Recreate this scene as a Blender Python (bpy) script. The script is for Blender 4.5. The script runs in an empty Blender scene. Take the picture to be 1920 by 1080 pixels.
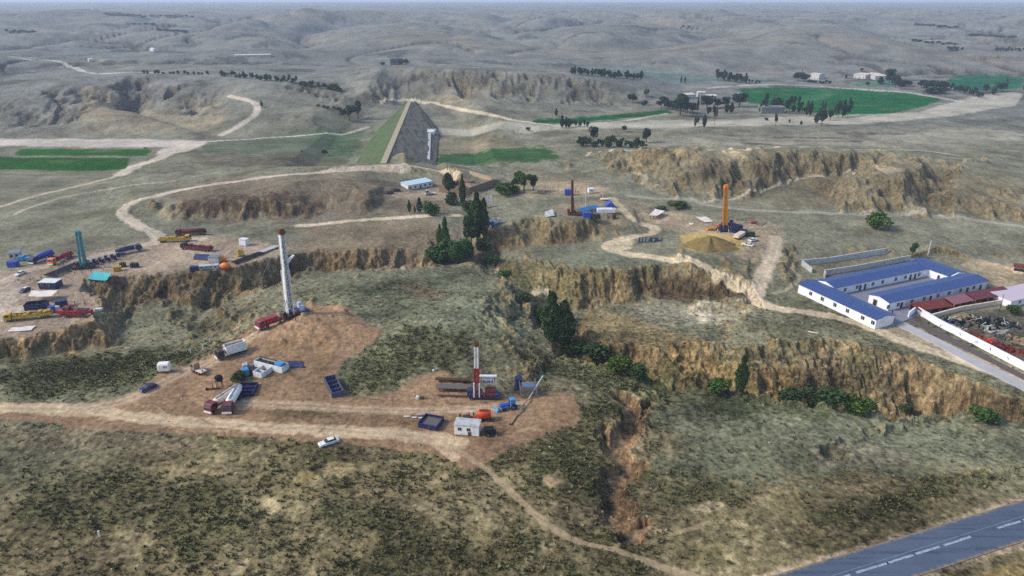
import bpy, bmesh, math, random
import numpy as np
from mathutils import Vector, Matrix
from mathutils.geometry import delaunay_2d_cdt

random.seed(7)
scene = bpy.context.scene
COL = scene.collection

# ------------------------------------------------------------------ camera
F_PX, CAM_H, PITCH = 1300.0, 100.0, math.atan(538 / 1300)
cam_data = bpy.data.cameras.new('camera')
cam_data.sensor_width = 36.0
cam_data.lens = 36.0 * F_PX / 1920
cam_data.clip_start = 1.0
cam_data.clip_end = 40000.0
cam = bpy.data.objects.new('camera', cam_data)
cam.location = (0, 0, CAM_H)
cam.rotation_euler = (math.radians(90) - PITCH, 0, 0)
COL.objects.link(cam)
scene.camera = cam

# ------------------------------------------------------------------ sky, sun, exposure
SUN_ELEV, SUN_AZ = math.radians(38), math.radians(-98)      # azimuth clockwise from +Y
world = bpy.data.worlds.new('World')
scene.world = world
world.use_nodes = True
wn = world.node_tree
bg = wn.nodes['Background']
sky = wn.nodes.new('ShaderNodeTexSky')
sky.sky_type = 'NISHITA'
sky.sun_disc = False
sky.sun_elevation = SUN_ELEV
sky.sun_rotation = SUN_AZ
sky.air_density = 1.0
sky.dust_density = 3.0
sky.altitude = 1200
wn.links.new(sky.outputs[0], bg.inputs['Color'])
bg.inputs['Strength'].default_value = 0.145
sd = bpy.data.lights.new('sun', 'SUN')
sd.energy = 2.0
sd.angle = math.radians(12)
sd.color = (1.0, 0.94, 0.84)
sun = bpy.data.objects.new('sun', sd)
sdir = Vector((math.sin(SUN_AZ) * math.cos(SUN_ELEV), math.cos(SUN_AZ) * math.cos(SUN_ELEV), math.sin(SUN_ELEV)))
sun.rotation_euler = sdir.to_track_quat('Z', 'Y').to_euler()
sun.location = (0, 0, 300)
COL.objects.link(sun)
vs = scene.view_settings
vs.view_transform = 'Standard'
vs.look = 'None'
vs.exposure = 0.62
vs.gamma = 1.0
vs.use_curve_mapping = False
scene.cycles.max_bounces = 5
scene.cycles.volume_bounces = 1
scene.cycles.use_denoising = False

# ------------------------------------------------------------------ photograph geometry helpers
cP, sP = math.cos(PITCH), math.sin(PITCH)


def ray(px, py):
    a, b = px - 960.0, 540.0 - py
    return a, F_PX * cP + b * sP, -F_PX * sP + b * cP


def un(px, py, z=0.0):
    d = ray(px, py)
    t = (z - CAM_H) / d[2]
    return d[0] * t, d[1] * t


def to_uv(X, Y):                      # plan coordinates used by the terrain raster (a log-like grid of the ground plane)
    dep = Y * cP + CAM_H * sP
    return 960 + F_PX * X / dep, 540 - F_PX * (Y * sP - CAM_H * cP) / dep


# ------------------------------------------------------------------ noise
_rs = np.random.RandomState(11)
_perm = _rs.permutation(4096)
_ga = _rs.rand(4096) * 2 * np.pi
_gx, _gy = np.cos(_ga), np.sin(_ga)


def noise(x, y, seed=0):
    xi, yi = np.floor(x).astype(np.int64), np.floor(y).astype(np.int64)
    fx, fy = x - xi, y - yi
    ux, uy = fx * fx * fx * (fx * (fx * 6 - 15) + 10), fy * fy * fy * (fy * (fy * 6 - 15) + 10)

    def g(ix, iy, dx, dy):
        h = _perm[(_perm[(ix + seed * 131) & 4095] + iy) & 4095]
        return _gx[h] * dx + _gy[h] * dy
    a = g(xi, yi, fx, fy) * (1 - ux) + g(xi + 1, yi, fx - 1, fy) * ux
    b = g(xi, yi + 1, fx, fy - 1) * (1 - ux) + g(xi + 1, yi + 1, fx - 1, fy - 1) * ux
    return (a * (1 - uy) + b * uy) * 1.5


def fbm(x, y, o=4, seed=0, gain=0.5):
    s, a, f = 0, 1.0, 1.0
    for k in range(o):
        s = s + a * noise(x * f + 17.3 * k, y * f - 9.1 * k, seed + k)
        a *= gain
        f *= 2.03
    return s


def ridged(x, y, o=4, seed=0, gain=0.5):
    s, a, f = 0, 1.0, 1.0
    for k in range(o):
        s = s + a * (1 - 2 * np.abs(noise(x * f + 5.3 * k, y * f - 3.1 * k, seed + k)))
        a *= gain
        f *= 2.1
    return s


def sstep(a, b, x):
    t = np.clip((x - a) / (b - a), 0, 1)
    return t * t * (3 - 2 * t)


# ------------------------------------------------------------------ terrain: break lines -> triangulated surface -> raster
BL = [
    # far
    [(-900, 35, 45), (900, 35, 45), (2800, 35, 45)], [(-900, 20, 55), (900, 20, 55), (2800, 20, 55)],
    [(-900, 10, 68), (900, 10, 68), (2800, 10, 68)], [(-900, 5.5, 80), (900, 5.5, 80), (2800, 5.5, 80)],
    [(-900, 55, 30), (400, 56, 28), (1000, 55, 30), (1800, 55, 26), (2700, 55, 28)],
    [(-700, 94, 12), (0, 97, 12), (500, 103, 10), (900, 120, 10), (1300, 126, 7), (1900, 105, 8), (2600, 100, 8)],
    # left table land and the hill in front of it
    [(-700, 100, 24), (0, 102, 24), (250, 104, 24), (500, 110, 20), (640, 128, 16)],
    [(-700, 150, 24), (0, 146, 24), (130, 158, 22), (190, 164, 22), (250, 142, 25), (330, 158, 21), (430, 152, 22), (520, 162, 19), (640, 175, 13), (690, 205, 6)],
    [(-700, 200, 12), (60, 190, 14), (120, 205, 9), (185, 195, 12), (245, 207, 3), (310, 195, 7), (400, 195, 8), (480, 200, 9), (600, 215, 6)],
    [(-700, 262, -3), (0, 258, -3), (400, 257, -3), (560, 251, -3), (690, 236, -3)],
    [(-700, 350, -4), (0, 345, -4), (215, 325, -4), (330, 310, -3), (500, 309, -2), (600, 312, -1)],
    # middle hill
    [(640, 140, 22), (720, 129, 30), (900, 131, 32), (1050, 139, 27), (1200, 167, 12), (1260, 190, 3)],
    [(660, 185, 13), (850, 181, 12), (900, 170, 14), (1000, 186, 8), (1180, 193, 3)],
    [(715, 191, 10), (768, 190, 10), (870, 206, 7), (960, 228, 3), (1060, 238, 0)],
    [(780, 205, -2), (812, 240, -3), (815, 300, -3)], [(700, 236, -3), (660, 300, -3)],
    [(820, 256, -3), (950, 258, -3), (1080, 262, -1)], [(820, 288, -3), (950, 286, -3), (1060, 292, -1)],
    [(1000, 242, -1), (1300, 242, 0), (1600, 238, 0), (1900, 238, 2), (2600, 238, 2)],
    [(1280, 165, 1), (1500, 160, 0), (1700, 152, 0), (2600, 150, 2)],
    [(1250, 136, 5), (1500, 128, 5), (1900, 125, 6), (2600, 125, 6)],
    # right eroded hills
    [(1110, 292, 2), (1180, 286, 8), (1250, 281, 13), (1330, 277, 15), (1500, 276, 16), (1700, 284, 14), (1800, 300, 12), (1900, 318, 10), (2600, 360, 8)],
    [(1110, 284, 0), (1200, 278, 0), (1500, 268, 0), (1900, 290, 2), (2600, 320, 2)],
    [(1080, 325, 0), (1185, 328, 1), (1270, 366, 0), (1330, 375, 0), (1430, 386, 0), (1560, 395, 0), (1650, 400, 0), (1780, 402, 0), (1920, 412, 0), (2600, 470, 0)],
    [(1340, 292, 14), (1400, 300, 12), (1360, 340, 6)],
    [(1250, 335, 3), (1210, 312, 5)],
    [(1400, 368, 0), (1440, 350, 1), (1520, 330, 3), (1590, 322, 5), (1740, 300, 7)],
    [(1612, 318, 14), (1655, 311, 14), (1706, 318, 14), (1660, 327, 14), (1612, 318, 14)],
    [(1560, 352, 7), (1640, 360, 6), (1700, 352, 7)],
    [(1745, 372, 1), (1760, 340, 3), (1790, 315, 6)],
    [(1800, 372, 5), (1860, 352, 8), (1920, 342, 9), (2600, 400, 7)],
    # mid left
    [(-700, 385, -3), (0, 395, -3), (100, 372, -2), (225, 345, -1), (300, 345, 1)],
    [(300, 372, 3), (430, 350, 6), (560, 334, 8), (650, 336, 7), (720, 345, 4)],
    [(336, 376, 3), (400, 368, 6), (440, 366, 7), (500, 370, 7), (540, 378, 5)],
    [(480, 352, 9), (560, 338, 10), (650, 340, 9), (690, 362, 6)],
    [(400, 332, 3), (560, 322, 6), (700, 318, 6), (830, 322, 4)],
    [(330, 402, -1), (480, 403, -1), (600, 401, -1), (700, 394, 0)],
    [(480, 316, 4), (560, 312, 7), (640, 308, 9), (760, 307, 9), (850, 313, 7), (900, 322, 3)],
    [(850, 335, 0), (785, 358, 0), (720, 375, 0)],
    [(450, 432, 0), (600, 440, 0), (740, 435, 0), (830, 425, 0)],
    [(-700, 430, -1), (0, 435, -1), (200, 445, 0)],
    # left terrace rim, its gully and the near side of it
    [(170, 522, 0), (240, 522, 0), (330, 510, 0), (420, 503, 0), (480, 493, 0), (540, 478, 0), (590, 472, 0), (650, 464, 0), (720, 460, 0), (800, 465, -2)],
    [(170, 522, 0), (160, 545, 0), (195, 572, 0), (180, 606, 0), (60, 632, 0), (-700, 645, 0)],
    [(215, 592, -9), (300, 584, -10), (400, 578, -10), (470, 556, -10), (560, 522, -9), (700, 510, -8), (820, 500, -6)],
    [(250, 585, -7), (300, 562, -5), (420, 558, -6), (500, 548, -4), (590, 508, -4), (690, 503, -3), (800, 505, -2), (870, 498, -3)],
    [(-700, 680, -4), (0, 672, -4), (130, 655, -5), (230, 640, -6), (350, 630, -6), (430, 600, -5)],
    [(235, 405, 0), (290, 404, 0), (330, 402, -1)], [(180, 425, 0), (300, 436, 0), (390, 440, 0)], [(60, 472, 0), (250, 468, 0), (400, 464, 0), (520, 460, 0)], [(60, 500, 0), (300, 490, 0), (430, 484, 0)],
    [(-100, 560, 0), (60, 560, 0), (130, 545, 0)], [(-100, 600, 0), (40, 600, 0), (130, 590, 0)],
    [(60, 785, 0), (400, 790, 0), (800, 790, 0), (1000, 780, 0)], [(380, 740, 0), (700, 745, 0), (1000, 745, 0)], [(400, 705, 0), (500, 705, 0), (600, 722, 0)],
    # near ground
    [(-700, 760, 0), (0, 750, 0), (200, 742, 0), (300, 700, 0), (380, 675, 0), (450, 640, 0), (500, 615, 1)],
    [(560, 602, 3), (600, 587, 4), (650, 585, 3), (700, 622, 1.5), (650, 650, 1), (560, 640, 1)],
    [(600, 530, -2), (700, 525, 1), (800, 525, 1), (870, 520, 0)],
    [(800, 590, 3), (900, 600, 3), (960, 650, 2)],
    [(700, 700, 0), (850, 690, 0), (1000, 712, 0), (1090, 740, 0)],
    [(540, 676, 1), (600, 690, 1)],
    [(-700, 900, -1), (0, 860, -1), (500, 840, 0), (900, 870, 0), (1060, 820, 0)],
    [(1240, 860, -3), (1500, 850, -3), (1900, 880, -3), (2600, 930, -3)],
    [(-900, 1080, -2), (500, 1080, -1), (1000, 1050, -1), (1400, 1000, -1.5), (1700, 940, -1.5), (1920, 905, -1.5), (2300, 890, -2)],
    [(-900, 1500, -3), (960, 1500, -3), (2900, 1500, -3)],
    # main ravine: near rim, bottom, far foot, far rim
    [(870, 492, -3), (940, 520, -2), (1000, 560, -3), (1012, 610, -4), (1050, 650, -3), (1120, 677, -3), (1200, 702, -4), (1262, 733, -5), (1330, 736, -4), (1500, 742, -3), (1640, 765, -4), (1720, 776, -6), (1830, 781, -4), (1920, 790, -4), (2600, 840, -4)],
    [(865, 480, -5), (925, 500, -8), (968, 552, -8), (1012, 622, -11), (1050, 715, -20), (1120, 740, -20), (1200, 765, -22), (1262, 790, -24), (1400, 815, -24), (1500, 820, -24), (1640, 830, -24), (1740, 832, -22), (1830, 833, -20), (1920, 809, -12), (2600, 855, -10)],
    [(1080, 662, -17), (1150, 702, -18), (1262, 742, -17), (1400, 757, -17), (1500, 762, -17), (1640, 777, -18), (1740, 790, -17), (1830, 786, -16), (1920, 793, -11), (2600, 845, -9)],
    [(1110, 612, -11), (1180, 640, -9), (1250, 640, -8), (1350, 642, -6), (1500, 632, -4), (1600, 640, -4), (1700, 668, -4), (1800, 702, -4), (1920, 745, -4), (2600, 795, -4)],
    [(1130, 568, -14), (1200, 560, -12), (1300, 558, -11), (1395, 560, -7)],
    [(1180, 598, -11), (1300, 590, -10), (1400, 580, -6)],
    [(945, 480, -5), (1005, 484, -3), (1100, 496, -3), (1200, 503, -3), (1280, 503, -3), (1340, 515, -3), (1385, 545, -4)],
    [(960, 528, -8), (1000, 558, -10), (1060, 590, -14)],
    [(905, 490, -7), (950, 468, -4), (1000, 457, -3), (1100, 453, -3), (1170, 446, -2), (1210, 438, -1)],
    [(905, 440, -2), (945, 425, 3), (1010, 399, 5), (1090, 407, 5), (1170, 399, 3), (1185, 392, 2)],
    [(900, 380, 0), (1000, 362, 3), (1150, 362, 2), (1200, 380, 1)],
    [(900, 420, -2), (885, 468, -5)],
    [(1260, 400, 0), (1450, 430, 0), (1465, 470, 0)],
    [(1275, 455, 0), (1290, 472, 0), (1350, 474, 0), (1400, 468, 0), (1380, 452, 0), (1330, 444, 0), (1275, 455, 0)],
    [(1395, 520, -1), (1410, 545, -3)],
    [(1440, 575, -4), (1550, 590, -4), (1700, 640, -4)],
    [(1480, 540, -3.5), (1500, 490, -3.5), (1650, 475, -3), (1900, 480, -3), (2600, 520, -3)],
    [(1500, 455, -1), (1700, 455, -1), (1920, 460, -1)],
]
pts, zs, edges = [], [], []
for line in BL:
    prev = None
    for (px, py, z) in line:
        q = to_uv(*un(px, py, z))
        hit = [i for i, p in enumerate(pts) if abs(p[0] - q[0]) < 1.5 and abs(p[1] - q[1]) < 0.3]
        if hit:
            i = hit[0]
        else:
            pts.append(q); zs.append(z); i = len(pts) - 1
        if prev is not None and prev != i:
            edges.append((prev, i))
        prev = i
for u in (-1100, 3100):
    for (v, z) in ((10.5, 85), (30, 60), (60, 40), (100, 15), (200, 5), (350, 0), (600, -3), (1000, -3), (1800, -3)):
        pts.append((u, v)); zs.append(z)
for u in (-500, 200, 900, 1600, 2300):
    pts.append((u, 10.4)); zs.append(85)
    pts.append((u, 1800)); zs.append(-3)
# work in a stretched v so that the far rows do not become slivers
cv, ce, cf, ov, oe, of_ = delaunay_2d_cdt([Vector((p[0], p[1])) for p in pts], edges, [], 0, 0.01)
CV = np.array([[v.x, v.y] for v in cv])
P0 = np.array(pts)
CZ = np.zeros(len(cv))
for i, o in enumerate(ov):
    if o:
        CZ[i] = zs[o[0]]
    else:
        d = ((P0 - CV[i]) ** 2).sum(1)
        k = np.argsort(d)[:2]
        CZ[i] = np.mean([zs[j] for j in k])

U = np.arange(-700, 2621, 2.0)
V = np.concatenate([np.arange(12, 60, 0.6), np.arange(60, 330, 0.9), np.arange(330, 1100, 1.15), np.arange(1100, 1480, 4.0)])
NU, NV = len(U), len(V)
H = np.full((NV, NU), np.nan)
UU, VV = np.meshgrid(U, V)
for f in cf:
    for k in range(1, len(f) - 1):
        a, b, c = f[0], f[k], f[k + 1]
        p, q, r = CV[a], CV[b], CV[c]
        u0, u1 = np.searchsorted(U, [min(p[0], q[0], r[0]) - 2, max(p[0], q[0], r[0]) + 2])
        v0, v1 = np.searchsorted(V, [min(p[1], q[1], r[1]) - 2, max(p[1], q[1], r[1]) + 2])
        if u1 <= u0 or v1 <= v0:
            continue
        gu, gv = UU[v0:v1, u0:u1], VV[v0:v1, u0:u1]
        det = (q[1] - r[1]) * (p[0] - r[0]) + (r[0] - q[0]) * (p[1] - r[1])
        if abs(det) < 1e-9:
            continue
        l1 = ((q[1] - r[1]) * (gu - r[0]) + (r[0] - q[0]) * (gv - r[1])) / det
        l2 = ((r[1] - p[1]) * (gu - r[0]) + (p[0] - r[0]) * (gv - r[1])) / det
        l3 = 1 - l1 - l2
        m = (l1 >= -1e-6) & (l2 >= -1e-6) & (l3 >= -1e-6)
        H[v0:v1, u0:u1][m] = (l1 * CZ[a] + l2 * CZ[b] + l3 * CZ[c])[m]
H[np.isnan(H)] = 0.0
for it in range(5):
    H[1:-1, 1:-1] = (H[1:-1, 1:-1] * 2 + H[:-2, 1:-1] + H[2:, 1:-1] + H[1:-1, :-2] + H[1:-1, 2:]) / 6

# world position of every raster vertex
_a, _b = UU - 960, 540 - VV
_dz = -F_PX * sP + _b * cP
_t = -CAM_H / _dz
X, Y = _a * _t, (F_PX * cP + _b * sP) * _t
R = np.hypot(X, Y)
DV = np.gradient(V)


def bil(G, u, v):
    fi = np.clip((u - U[0]) / 2.0, 0, NU - 1.001)
    fj = np.clip(np.interp(v, V, np.arange(NV)), 0, NV - 1.001)
    i, j = fi.astype(int), fj.astype(int)
    a, b = fi - i, fj - j
    return (G[j, i] * (1 - a) + G[j, i + 1] * a) * (1 - b) + (G[j + 1, i] * (1 - a) + G[j + 1, i + 1] * a) * b


def raycast(px, py, G=None):
    """pixel of the photograph -> the point of the terrain it shows"""
    G = H if G is None else G
    d = ray(px, py)
    zz = np.concatenate([np.arange(95, -32, -0.25)])
    t = (zz - CAM_H) / d[2]
    if d[2] >= 0:
        return None
    x, y = d[0] * t, d[1] * t
    u, v = to_uv(x, y)
    h = bil(G, u, v)
    below = np.nonzero(zz <= h)[0]
    if len(below) == 0:
        return Vector((x[-1], y[-1], h[-1]))
    k = below[0]
    if k == 0:
        return Vector((x[0], y[0], h[0]))
    d0, d1 = zz[k - 1] - h[k - 1], h[k] - zz[k]
    w = d0 / (d0 + d1 + 1e-9)
    xx, yy = x[k - 1] + (x[k] - x[k - 1]) * w, y[k - 1] + (y[k] - y[k - 1]) * w
    return Vector((xx, yy, zz[k - 1] + (zz[k] - zz[k - 1]) * w))


def seg_dist(line, pad):
    """distance in metres from a world polyline, only computed near it"""
    D = np.full(X.shape, 1e6)
    for (a, b) in zip(line[:-1], line[1:]):
        ax, ay, bx, by = a[0], a[1], b[0], b[1]
        us, vs_ = to_uv(np.array([min(ax, bx) - pad] * 2 + [max(ax, bx) + pad] * 2), np.array([max(30, min(ay, by) - pad), max(ay, by) + pad] * 2))
        u0, u1 = np.searchsorted(U, [us.min() - 4, us.max() + 4])
        v0, v1 = np.searchsorted(V, [vs_.min() - 2, vs_.max() + 2])
        if u1 <= u0 or v1 <= v0:
            continue
        x, y = X[v0:v1, u0:u1], Y[v0:v1, u0:u1]
        L = max((bx - ax) ** 2 + (by - ay) ** 2, 1e-6)
        t = np.clip(((x - ax) * (bx - ax) + (y - ay) * (by - ay)) / L, 0, 1)
        d = np.hypot(x - ax - t * (bx - ax), y - ay - t * (by - ay))
        D[v0:v1, u0:u1] = np.minimum(D[v0:v1, u0:u1], d)
    return D


def in_poly(line):
    """boolean raster: inside a world polygon"""
    P = np.array([(p[0], p[1]) for p in line])
    us, vs_ = to_uv(P[:, 0], P[:, 1])
    u0, u1 = np.searchsorted(U, [us.min() - 2, us.max() + 2])
    v0, v1 = np.searchsorted(V, [vs_.min() - 2, vs_.max() + 2])
    M = np.zeros(X.shape, bool)
    gu, gv = UU[v0:v1, u0:u1], VV[v0:v1, u0:u1]
    ins = np.zeros(gu.shape, bool)
    n = len(us)
    for i in range(n):
        x1, y1, x2, y2 = us[i], vs_[i], us[(i + 1) % n], vs_[(i + 1) % n]
        if y1 == y2:
            continue
        c = ((y1 > gv) != (y2 > gv)) & (gu < (x2 - x1) * (gv - y1) / (y2 - y1) + x1)
        ins ^= c
    M[v0:v1, u0:u1] = ins
    return M


def smooth_line(p, n=6):
    """Catmull-Rom through the given points"""
    out = []
    for i in range(len(p) - 1):
        p0, p1, p2, p3 = p[max(i - 1, 0)], p[i], p[i + 1], p[min(i + 2, len(p) - 1)]
        for k in range(n):
            t = k / n
            out.append(tuple(0.5 * (2 * b + (c - a) * t + (2 * a - 5 * b + 4 * c - d) * t * t + (3 * b - a - 3 * c + d) * t ** 3) for a, b, c, d in zip(p0, p1, p2, p3)))
    out.append(tuple(p[-1]))
    return out


# --- erosion: the break lines are bent sideways by ridged noise, so every bank becomes fluted
SL = np.hypot(np.gradient(H, axis=0) / (np.gradient(R, axis=0) - 1e-6), np.gradient(H, axis=1) / np.maximum(np.gradient(X, axis=1), 1e-6))
near = 1 - sstep(280, 420, R)
mid = sstep(280, 420, R) * (1 - sstep(700, 1000, R))
wl = 1.0 / 9
calm = sstep(330, 360, Y) * (1 - sstep(440, 470, Y)) * sstep(-190, -150, X) * (1 - sstep(-30, 0, X))
m2 = (1 - 0.75 * sstep(500, 640, R)) * (1 - 0.85 * calm)
wx = near * (1.1 * ridged(X * wl + 0.6 * noise(X / 40, Y / 40, 2), Y * wl, 3, 3) * (0.4 + 1.2 * sstep(-0.4, 0.5, noise(X / 33, Y / 33, 4))) + 3.0 * noise(X / 24, Y / 24, 8)) + mid * m2 * (5.0 * ridged(X / 26, Y / 40, 3, 21) + 5 * noise(X / 70, Y / 70, 9))
wy = near * (4.5 * noise(X / 48 + 3, Y / 70, 12) + 2.2 * (ridged(X / 26, Y / 50, 2, 14) - 0.5) + 1.5 * ridged(X * wl + 50, Y * wl * 0.6, 3, 5) + 2.5 * noise(X / 22, Y / 30, 18)) + mid * m2 * (7.5 * ridged(X / 24 + 50, Y / 60, 3, 25) + 7 * noise(X / 60, Y / 70, 19))
# keep the rims where things stand from moving
u2, v2 = to_uv(X + wx, np.maximum(Y + wy, 35))
H = bil(H, u2, v2)
SL = np.hypot(np.gradient(H, axis=0) / (np.gradient(R, axis=0) - 1e-6), np.gradient(H, axis=1) / np.maximum(np.gradient(X, axis=1), 1e-6))
bank = sstep(0.18, 0.5, SL)
for it in range(4):
    bank[1:-1, 1:-1] = (bank[1:-1, 1:-1] * 2 + bank[:-2, 1:-1] + bank[2:, 1:-1] + bank[1:-1, :-2] + bank[1:-1, 2:]) / 6
H += bank * near * (2.0 * (ridged(X / 17.0, Y / 34.0, 2, 43) - 0.5) + 1.2 * (ridged(X / 5.5, Y / 12.0, 4, 41, 0.6) - 0.7) + 0.3 * fbm(X / 1.3, Y / 1.3, 2, 44))
H += bank * mid * m2 * 3.6 * (ridged(X / 14.0, Y / 30.0, 3, 47) - 0.6)
# far hills
fa = sstep(650, 1500, R)
fb = sstep(1000, 2600, R)
qx, qy = X + 60 * noise(X / 300, Y / 300, 61), Y + 60 * noise(X / 300 + 9, Y / 300, 62)
b1 = np.abs(noise(qx / 420, qy / 520, 63)); b2 = np.abs(noise(qx / 190, qy / 260, 64)); b3 = np.abs(noise(qx / 80, qy / 120, 65))
big = b1 * 1.5 + 0.55 * b2 * sstep(0.02, 0.25, b1) + 0.16 * b3
hf = 1 - 0.93 * sstep(1700, 4200, R)
H += (fa * 22 + fb * 18) * (big - 0.25) * hf
gmask = sstep(-0.1, 0.3, noise(X / 500, Y / 600, 70))
gul = np.maximum(1 - b1 / 0.10, 0.8 * (1 - b2 / 0.07)) * (1 - sstep(0.5, 0.95, 0 * b1))
gul = np.clip(gul, 0, 1)
H -= fa * gmask * gul * 14 * hf
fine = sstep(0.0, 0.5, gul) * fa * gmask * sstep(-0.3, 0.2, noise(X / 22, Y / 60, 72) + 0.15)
H += fa * gmask * sstep(0, 0.4, gul) * 3.5 * ridged(X / 26, Y / 80, 3, 71)
# drainage fans on the nearer hills
FAN = np.zeros(X.shape)
for seg, dep_, wid_ in (
        ([(245, 208), (222, 186), (170, 168), (150, 163)], 6, 16), ([(245, 208), (238, 180), (232, 160)], 6, 14), ([(245, 208), (262, 180), (262, 158)], 6, 14),
        ([(245, 208), (290, 185), (335, 160)], 6, 14), ([(60, 225), (20, 205), (-40, 190)], 5, 18), ([(100, 225), (110, 190), (90, 168)], 5, 14), ([(135, 222), (160, 200), (180, 180)], 5, 12),
        ([(370, 210), (352, 190), (365, 178)], 5, 12), ([(395, 200), (392, 180)], 4, 12), ([(875, 172), (850, 148), (838, 134)], 6, 14), ([(875, 172), (872, 150), (880, 134)], 5, 12),
        ([(875, 172), (905, 150), (930, 134)], 6, 14), ([(930, 180), (960, 160), (985, 140)], 5, 12), ([(990, 185), (1000, 160), (1030, 142)], 5, 12), ([(1060, 190), (1080, 165), (1060, 145)], 5, 12),
        ([(1130, 192), (1120, 170), (1100, 152)], 4, 12), ([(700, 175), (760, 150), (800, 138)], 4, 12), ([(660, 190), (620, 180), (560, 165)], 4, 12)):
    dd = seg_dist(smooth_line([(raycast(*q).x, raycast(*q).y) for q in seg], 4), wid_ * 3)
    dd = dd + wid_ * 0.5 * noise(X / 14, Y / 24, 77)
    g1 = np.exp(-np.maximum(dd, 0) / wid_ * 1.4) * (dd < wid_ * 3)
    H -= dep_ * g1
    FAN = np.maximum(FAN, g1)
H += FAN * 4.5 * (ridged(X / 11, Y / 26, 2, 78) - 0.5)
# general roughness
H += 0.10 * fbm(X / 3.0, Y / 3.0, 3, 80) * near + 0.35 * fbm(X / 30, Y / 30, 3, 84) + 0.5 * fbm(X / 60, Y / 60, 2, 85) * (1 - near)


def W(pp):
    """pixels -> world points on the terrain"""
    out = []
    for q in pp:
        r = raycast(q[0], q[1])
        out.append((r.x, r.y))
    return out


# near gully, cut 6 m deep
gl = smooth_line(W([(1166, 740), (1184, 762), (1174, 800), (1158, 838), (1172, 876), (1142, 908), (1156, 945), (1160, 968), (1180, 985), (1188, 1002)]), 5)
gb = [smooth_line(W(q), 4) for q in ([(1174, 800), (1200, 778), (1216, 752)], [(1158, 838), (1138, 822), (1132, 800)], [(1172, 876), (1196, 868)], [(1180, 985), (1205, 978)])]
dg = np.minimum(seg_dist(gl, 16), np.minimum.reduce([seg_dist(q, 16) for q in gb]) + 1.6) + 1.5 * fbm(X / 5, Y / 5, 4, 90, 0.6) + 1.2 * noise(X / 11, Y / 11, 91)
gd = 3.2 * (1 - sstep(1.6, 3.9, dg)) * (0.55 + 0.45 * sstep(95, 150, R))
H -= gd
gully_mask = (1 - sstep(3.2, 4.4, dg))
# pit near the right
pit = raycast(1565, 852)
dp = np.hypot(X - pit.x, (Y - pit.y)) + 0.5 * noise(X / 2, Y / 2, 93)
H += 0.5 * np.exp(-((dp - 4.2) / 1.0) ** 2) - 1.8 * (1 - sstep(1.5, 3.8, dp))
# asphalt corridor is a plane
RD0, RD1 = (46.0, 95.0), (190.0, 145.0)
rdx, rdy = RD1[0] - RD0[0], RD1[1] - RD0[1]
rl = math.hypot(rdx, rdy)
rdx, rdy = rdx / rl, rdy / rl
across = -(X - 59.5) * rdy + (Y - 99.9) * rdx
H = H * sstep(6, 14, np.abs(across)) + -1.6 * (1 - sstep(6, 14, np.abs(across)))
H[R > 300] += 0
# the level ground of the courtyard building and the scrap yard
fl = in_poly([un(px, py, -3.85) for px, py in ((1490, 548), (1642, 622), (1700, 622), (1760, 650), (1930, 735), (2050, 790), (2050, 560), (1880, 500), (1760, 474), (1500, 524))]).astype(float)
for it in range(14):
    fl[1:-1, 1:-1] = (fl[1:-1, 1:-1] * 2 + fl[:-2, 1:-1] + fl[2:, 1:-1] + fl[1:-1, :-2] + fl[1:-1, 2:]) / 6
fl = sstep(0.3, 0.8, fl)
H = H * (1 - fl) + (-3.88 + 0.08 * fbm(X / 4, Y / 4, 2, 97)) * fl
# room for the dam: the valley floor under and beside it
DAM0, DAM1, DAMZ = Vector((*un(768, 190, 7.0), 7.0)), Vector((*un(720, 303, 7.0), 7.0)), 7.0
dk = (Y - DAM0.y) / (DAM1.y - DAM0.y)
ds = X - (DAM0.x + (DAM1.x - DAM0.x) * dk)
dw = np.where(ds < 0, 24.0, 29.0) * np.clip(dk * 2.6 + 0.06, 0.01, 1)
lim = DAMZ - 13.0 * np.clip(dk * 2.6 + 0.06, 0, 1) * np.clip((np.abs(ds) - 2.6) / dw, 0, 1) - 1.0
lim = lim + np.clip(np.abs(ds) - dw - 30, 0, 200) * 0.35
H = np.where((dk > 0.0) & (dk < 1.0), np.minimum(H, lim + 40 * sstep(0.92, 1.0, dk)), H)
# slope again for the colours
SL = np.hypot(np.gradient(H, axis=0) / (np.gradient(R, axis=0) - 1e-6), np.gradient(H, axis=1) / np.maximum(np.gradient(X, axis=1), 1e-6))


def h_at(x, y):
    u, v = to_uv(np.array([x], float), np.array([y], float))
    return float(bil(H, u, v)[0])

# ------------------------------------------------------------------ what covers the ground, laid out in plan
def lin(c):
    c = np.asarray(c, float) / 255.0
    return np.where(c <= 0.04045, c / 12.92, ((c + 0.055) / 1.055) ** 2.4)


C = np.zeros(X.shape + (3,))
CLS = np.zeros(X.shape, np.int8)         # 0 ground 1 dirt_road 2 crop_field 3 bare_ground 4 riverbed


def mix(mask, col):
    global C
    m = np.clip(mask, 0, 1)[..., None]
    C = C * (1 - m) + lin(col) * m


n1 = fbm(X / 45, Y / 45, 4, 100)
n2 = fbm(X / 14, Y / 14, 4, 105, 0.6)
n3 = fbm(X / 4.5, Y / 4.5, 4, 110, 0.65)
n4 = fbm(X / 200, Y / 260, 3, 115)
# base: grey green grass
C[:] = lin((106, 103, 79))
SCRUB = np.zeros(X.shape)
mix(sstep(-0.3, 0.5, n1) * 0.6, (124, 118, 92))
mix(sstep(0.1, 0.6, n2) * 0.5, (97, 93, 66))
foreg = 1 - sstep(150, 185, R)
mix(foreg * 0.8, (112, 99, 68))
# foreground scrub, dark clumps and straw
cl = sstep(-0.05, 0.35, n2 * 0.7 + n3 * 0.55 + 0.35 * n1)
mix(foreg * cl * 0.55, (82, 80, 50))
mix(foreg * sstep(0.2, 0.6, -n2 * 0.6 + n3 * 0.7) * 0.6, (146, 130, 98))
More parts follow.
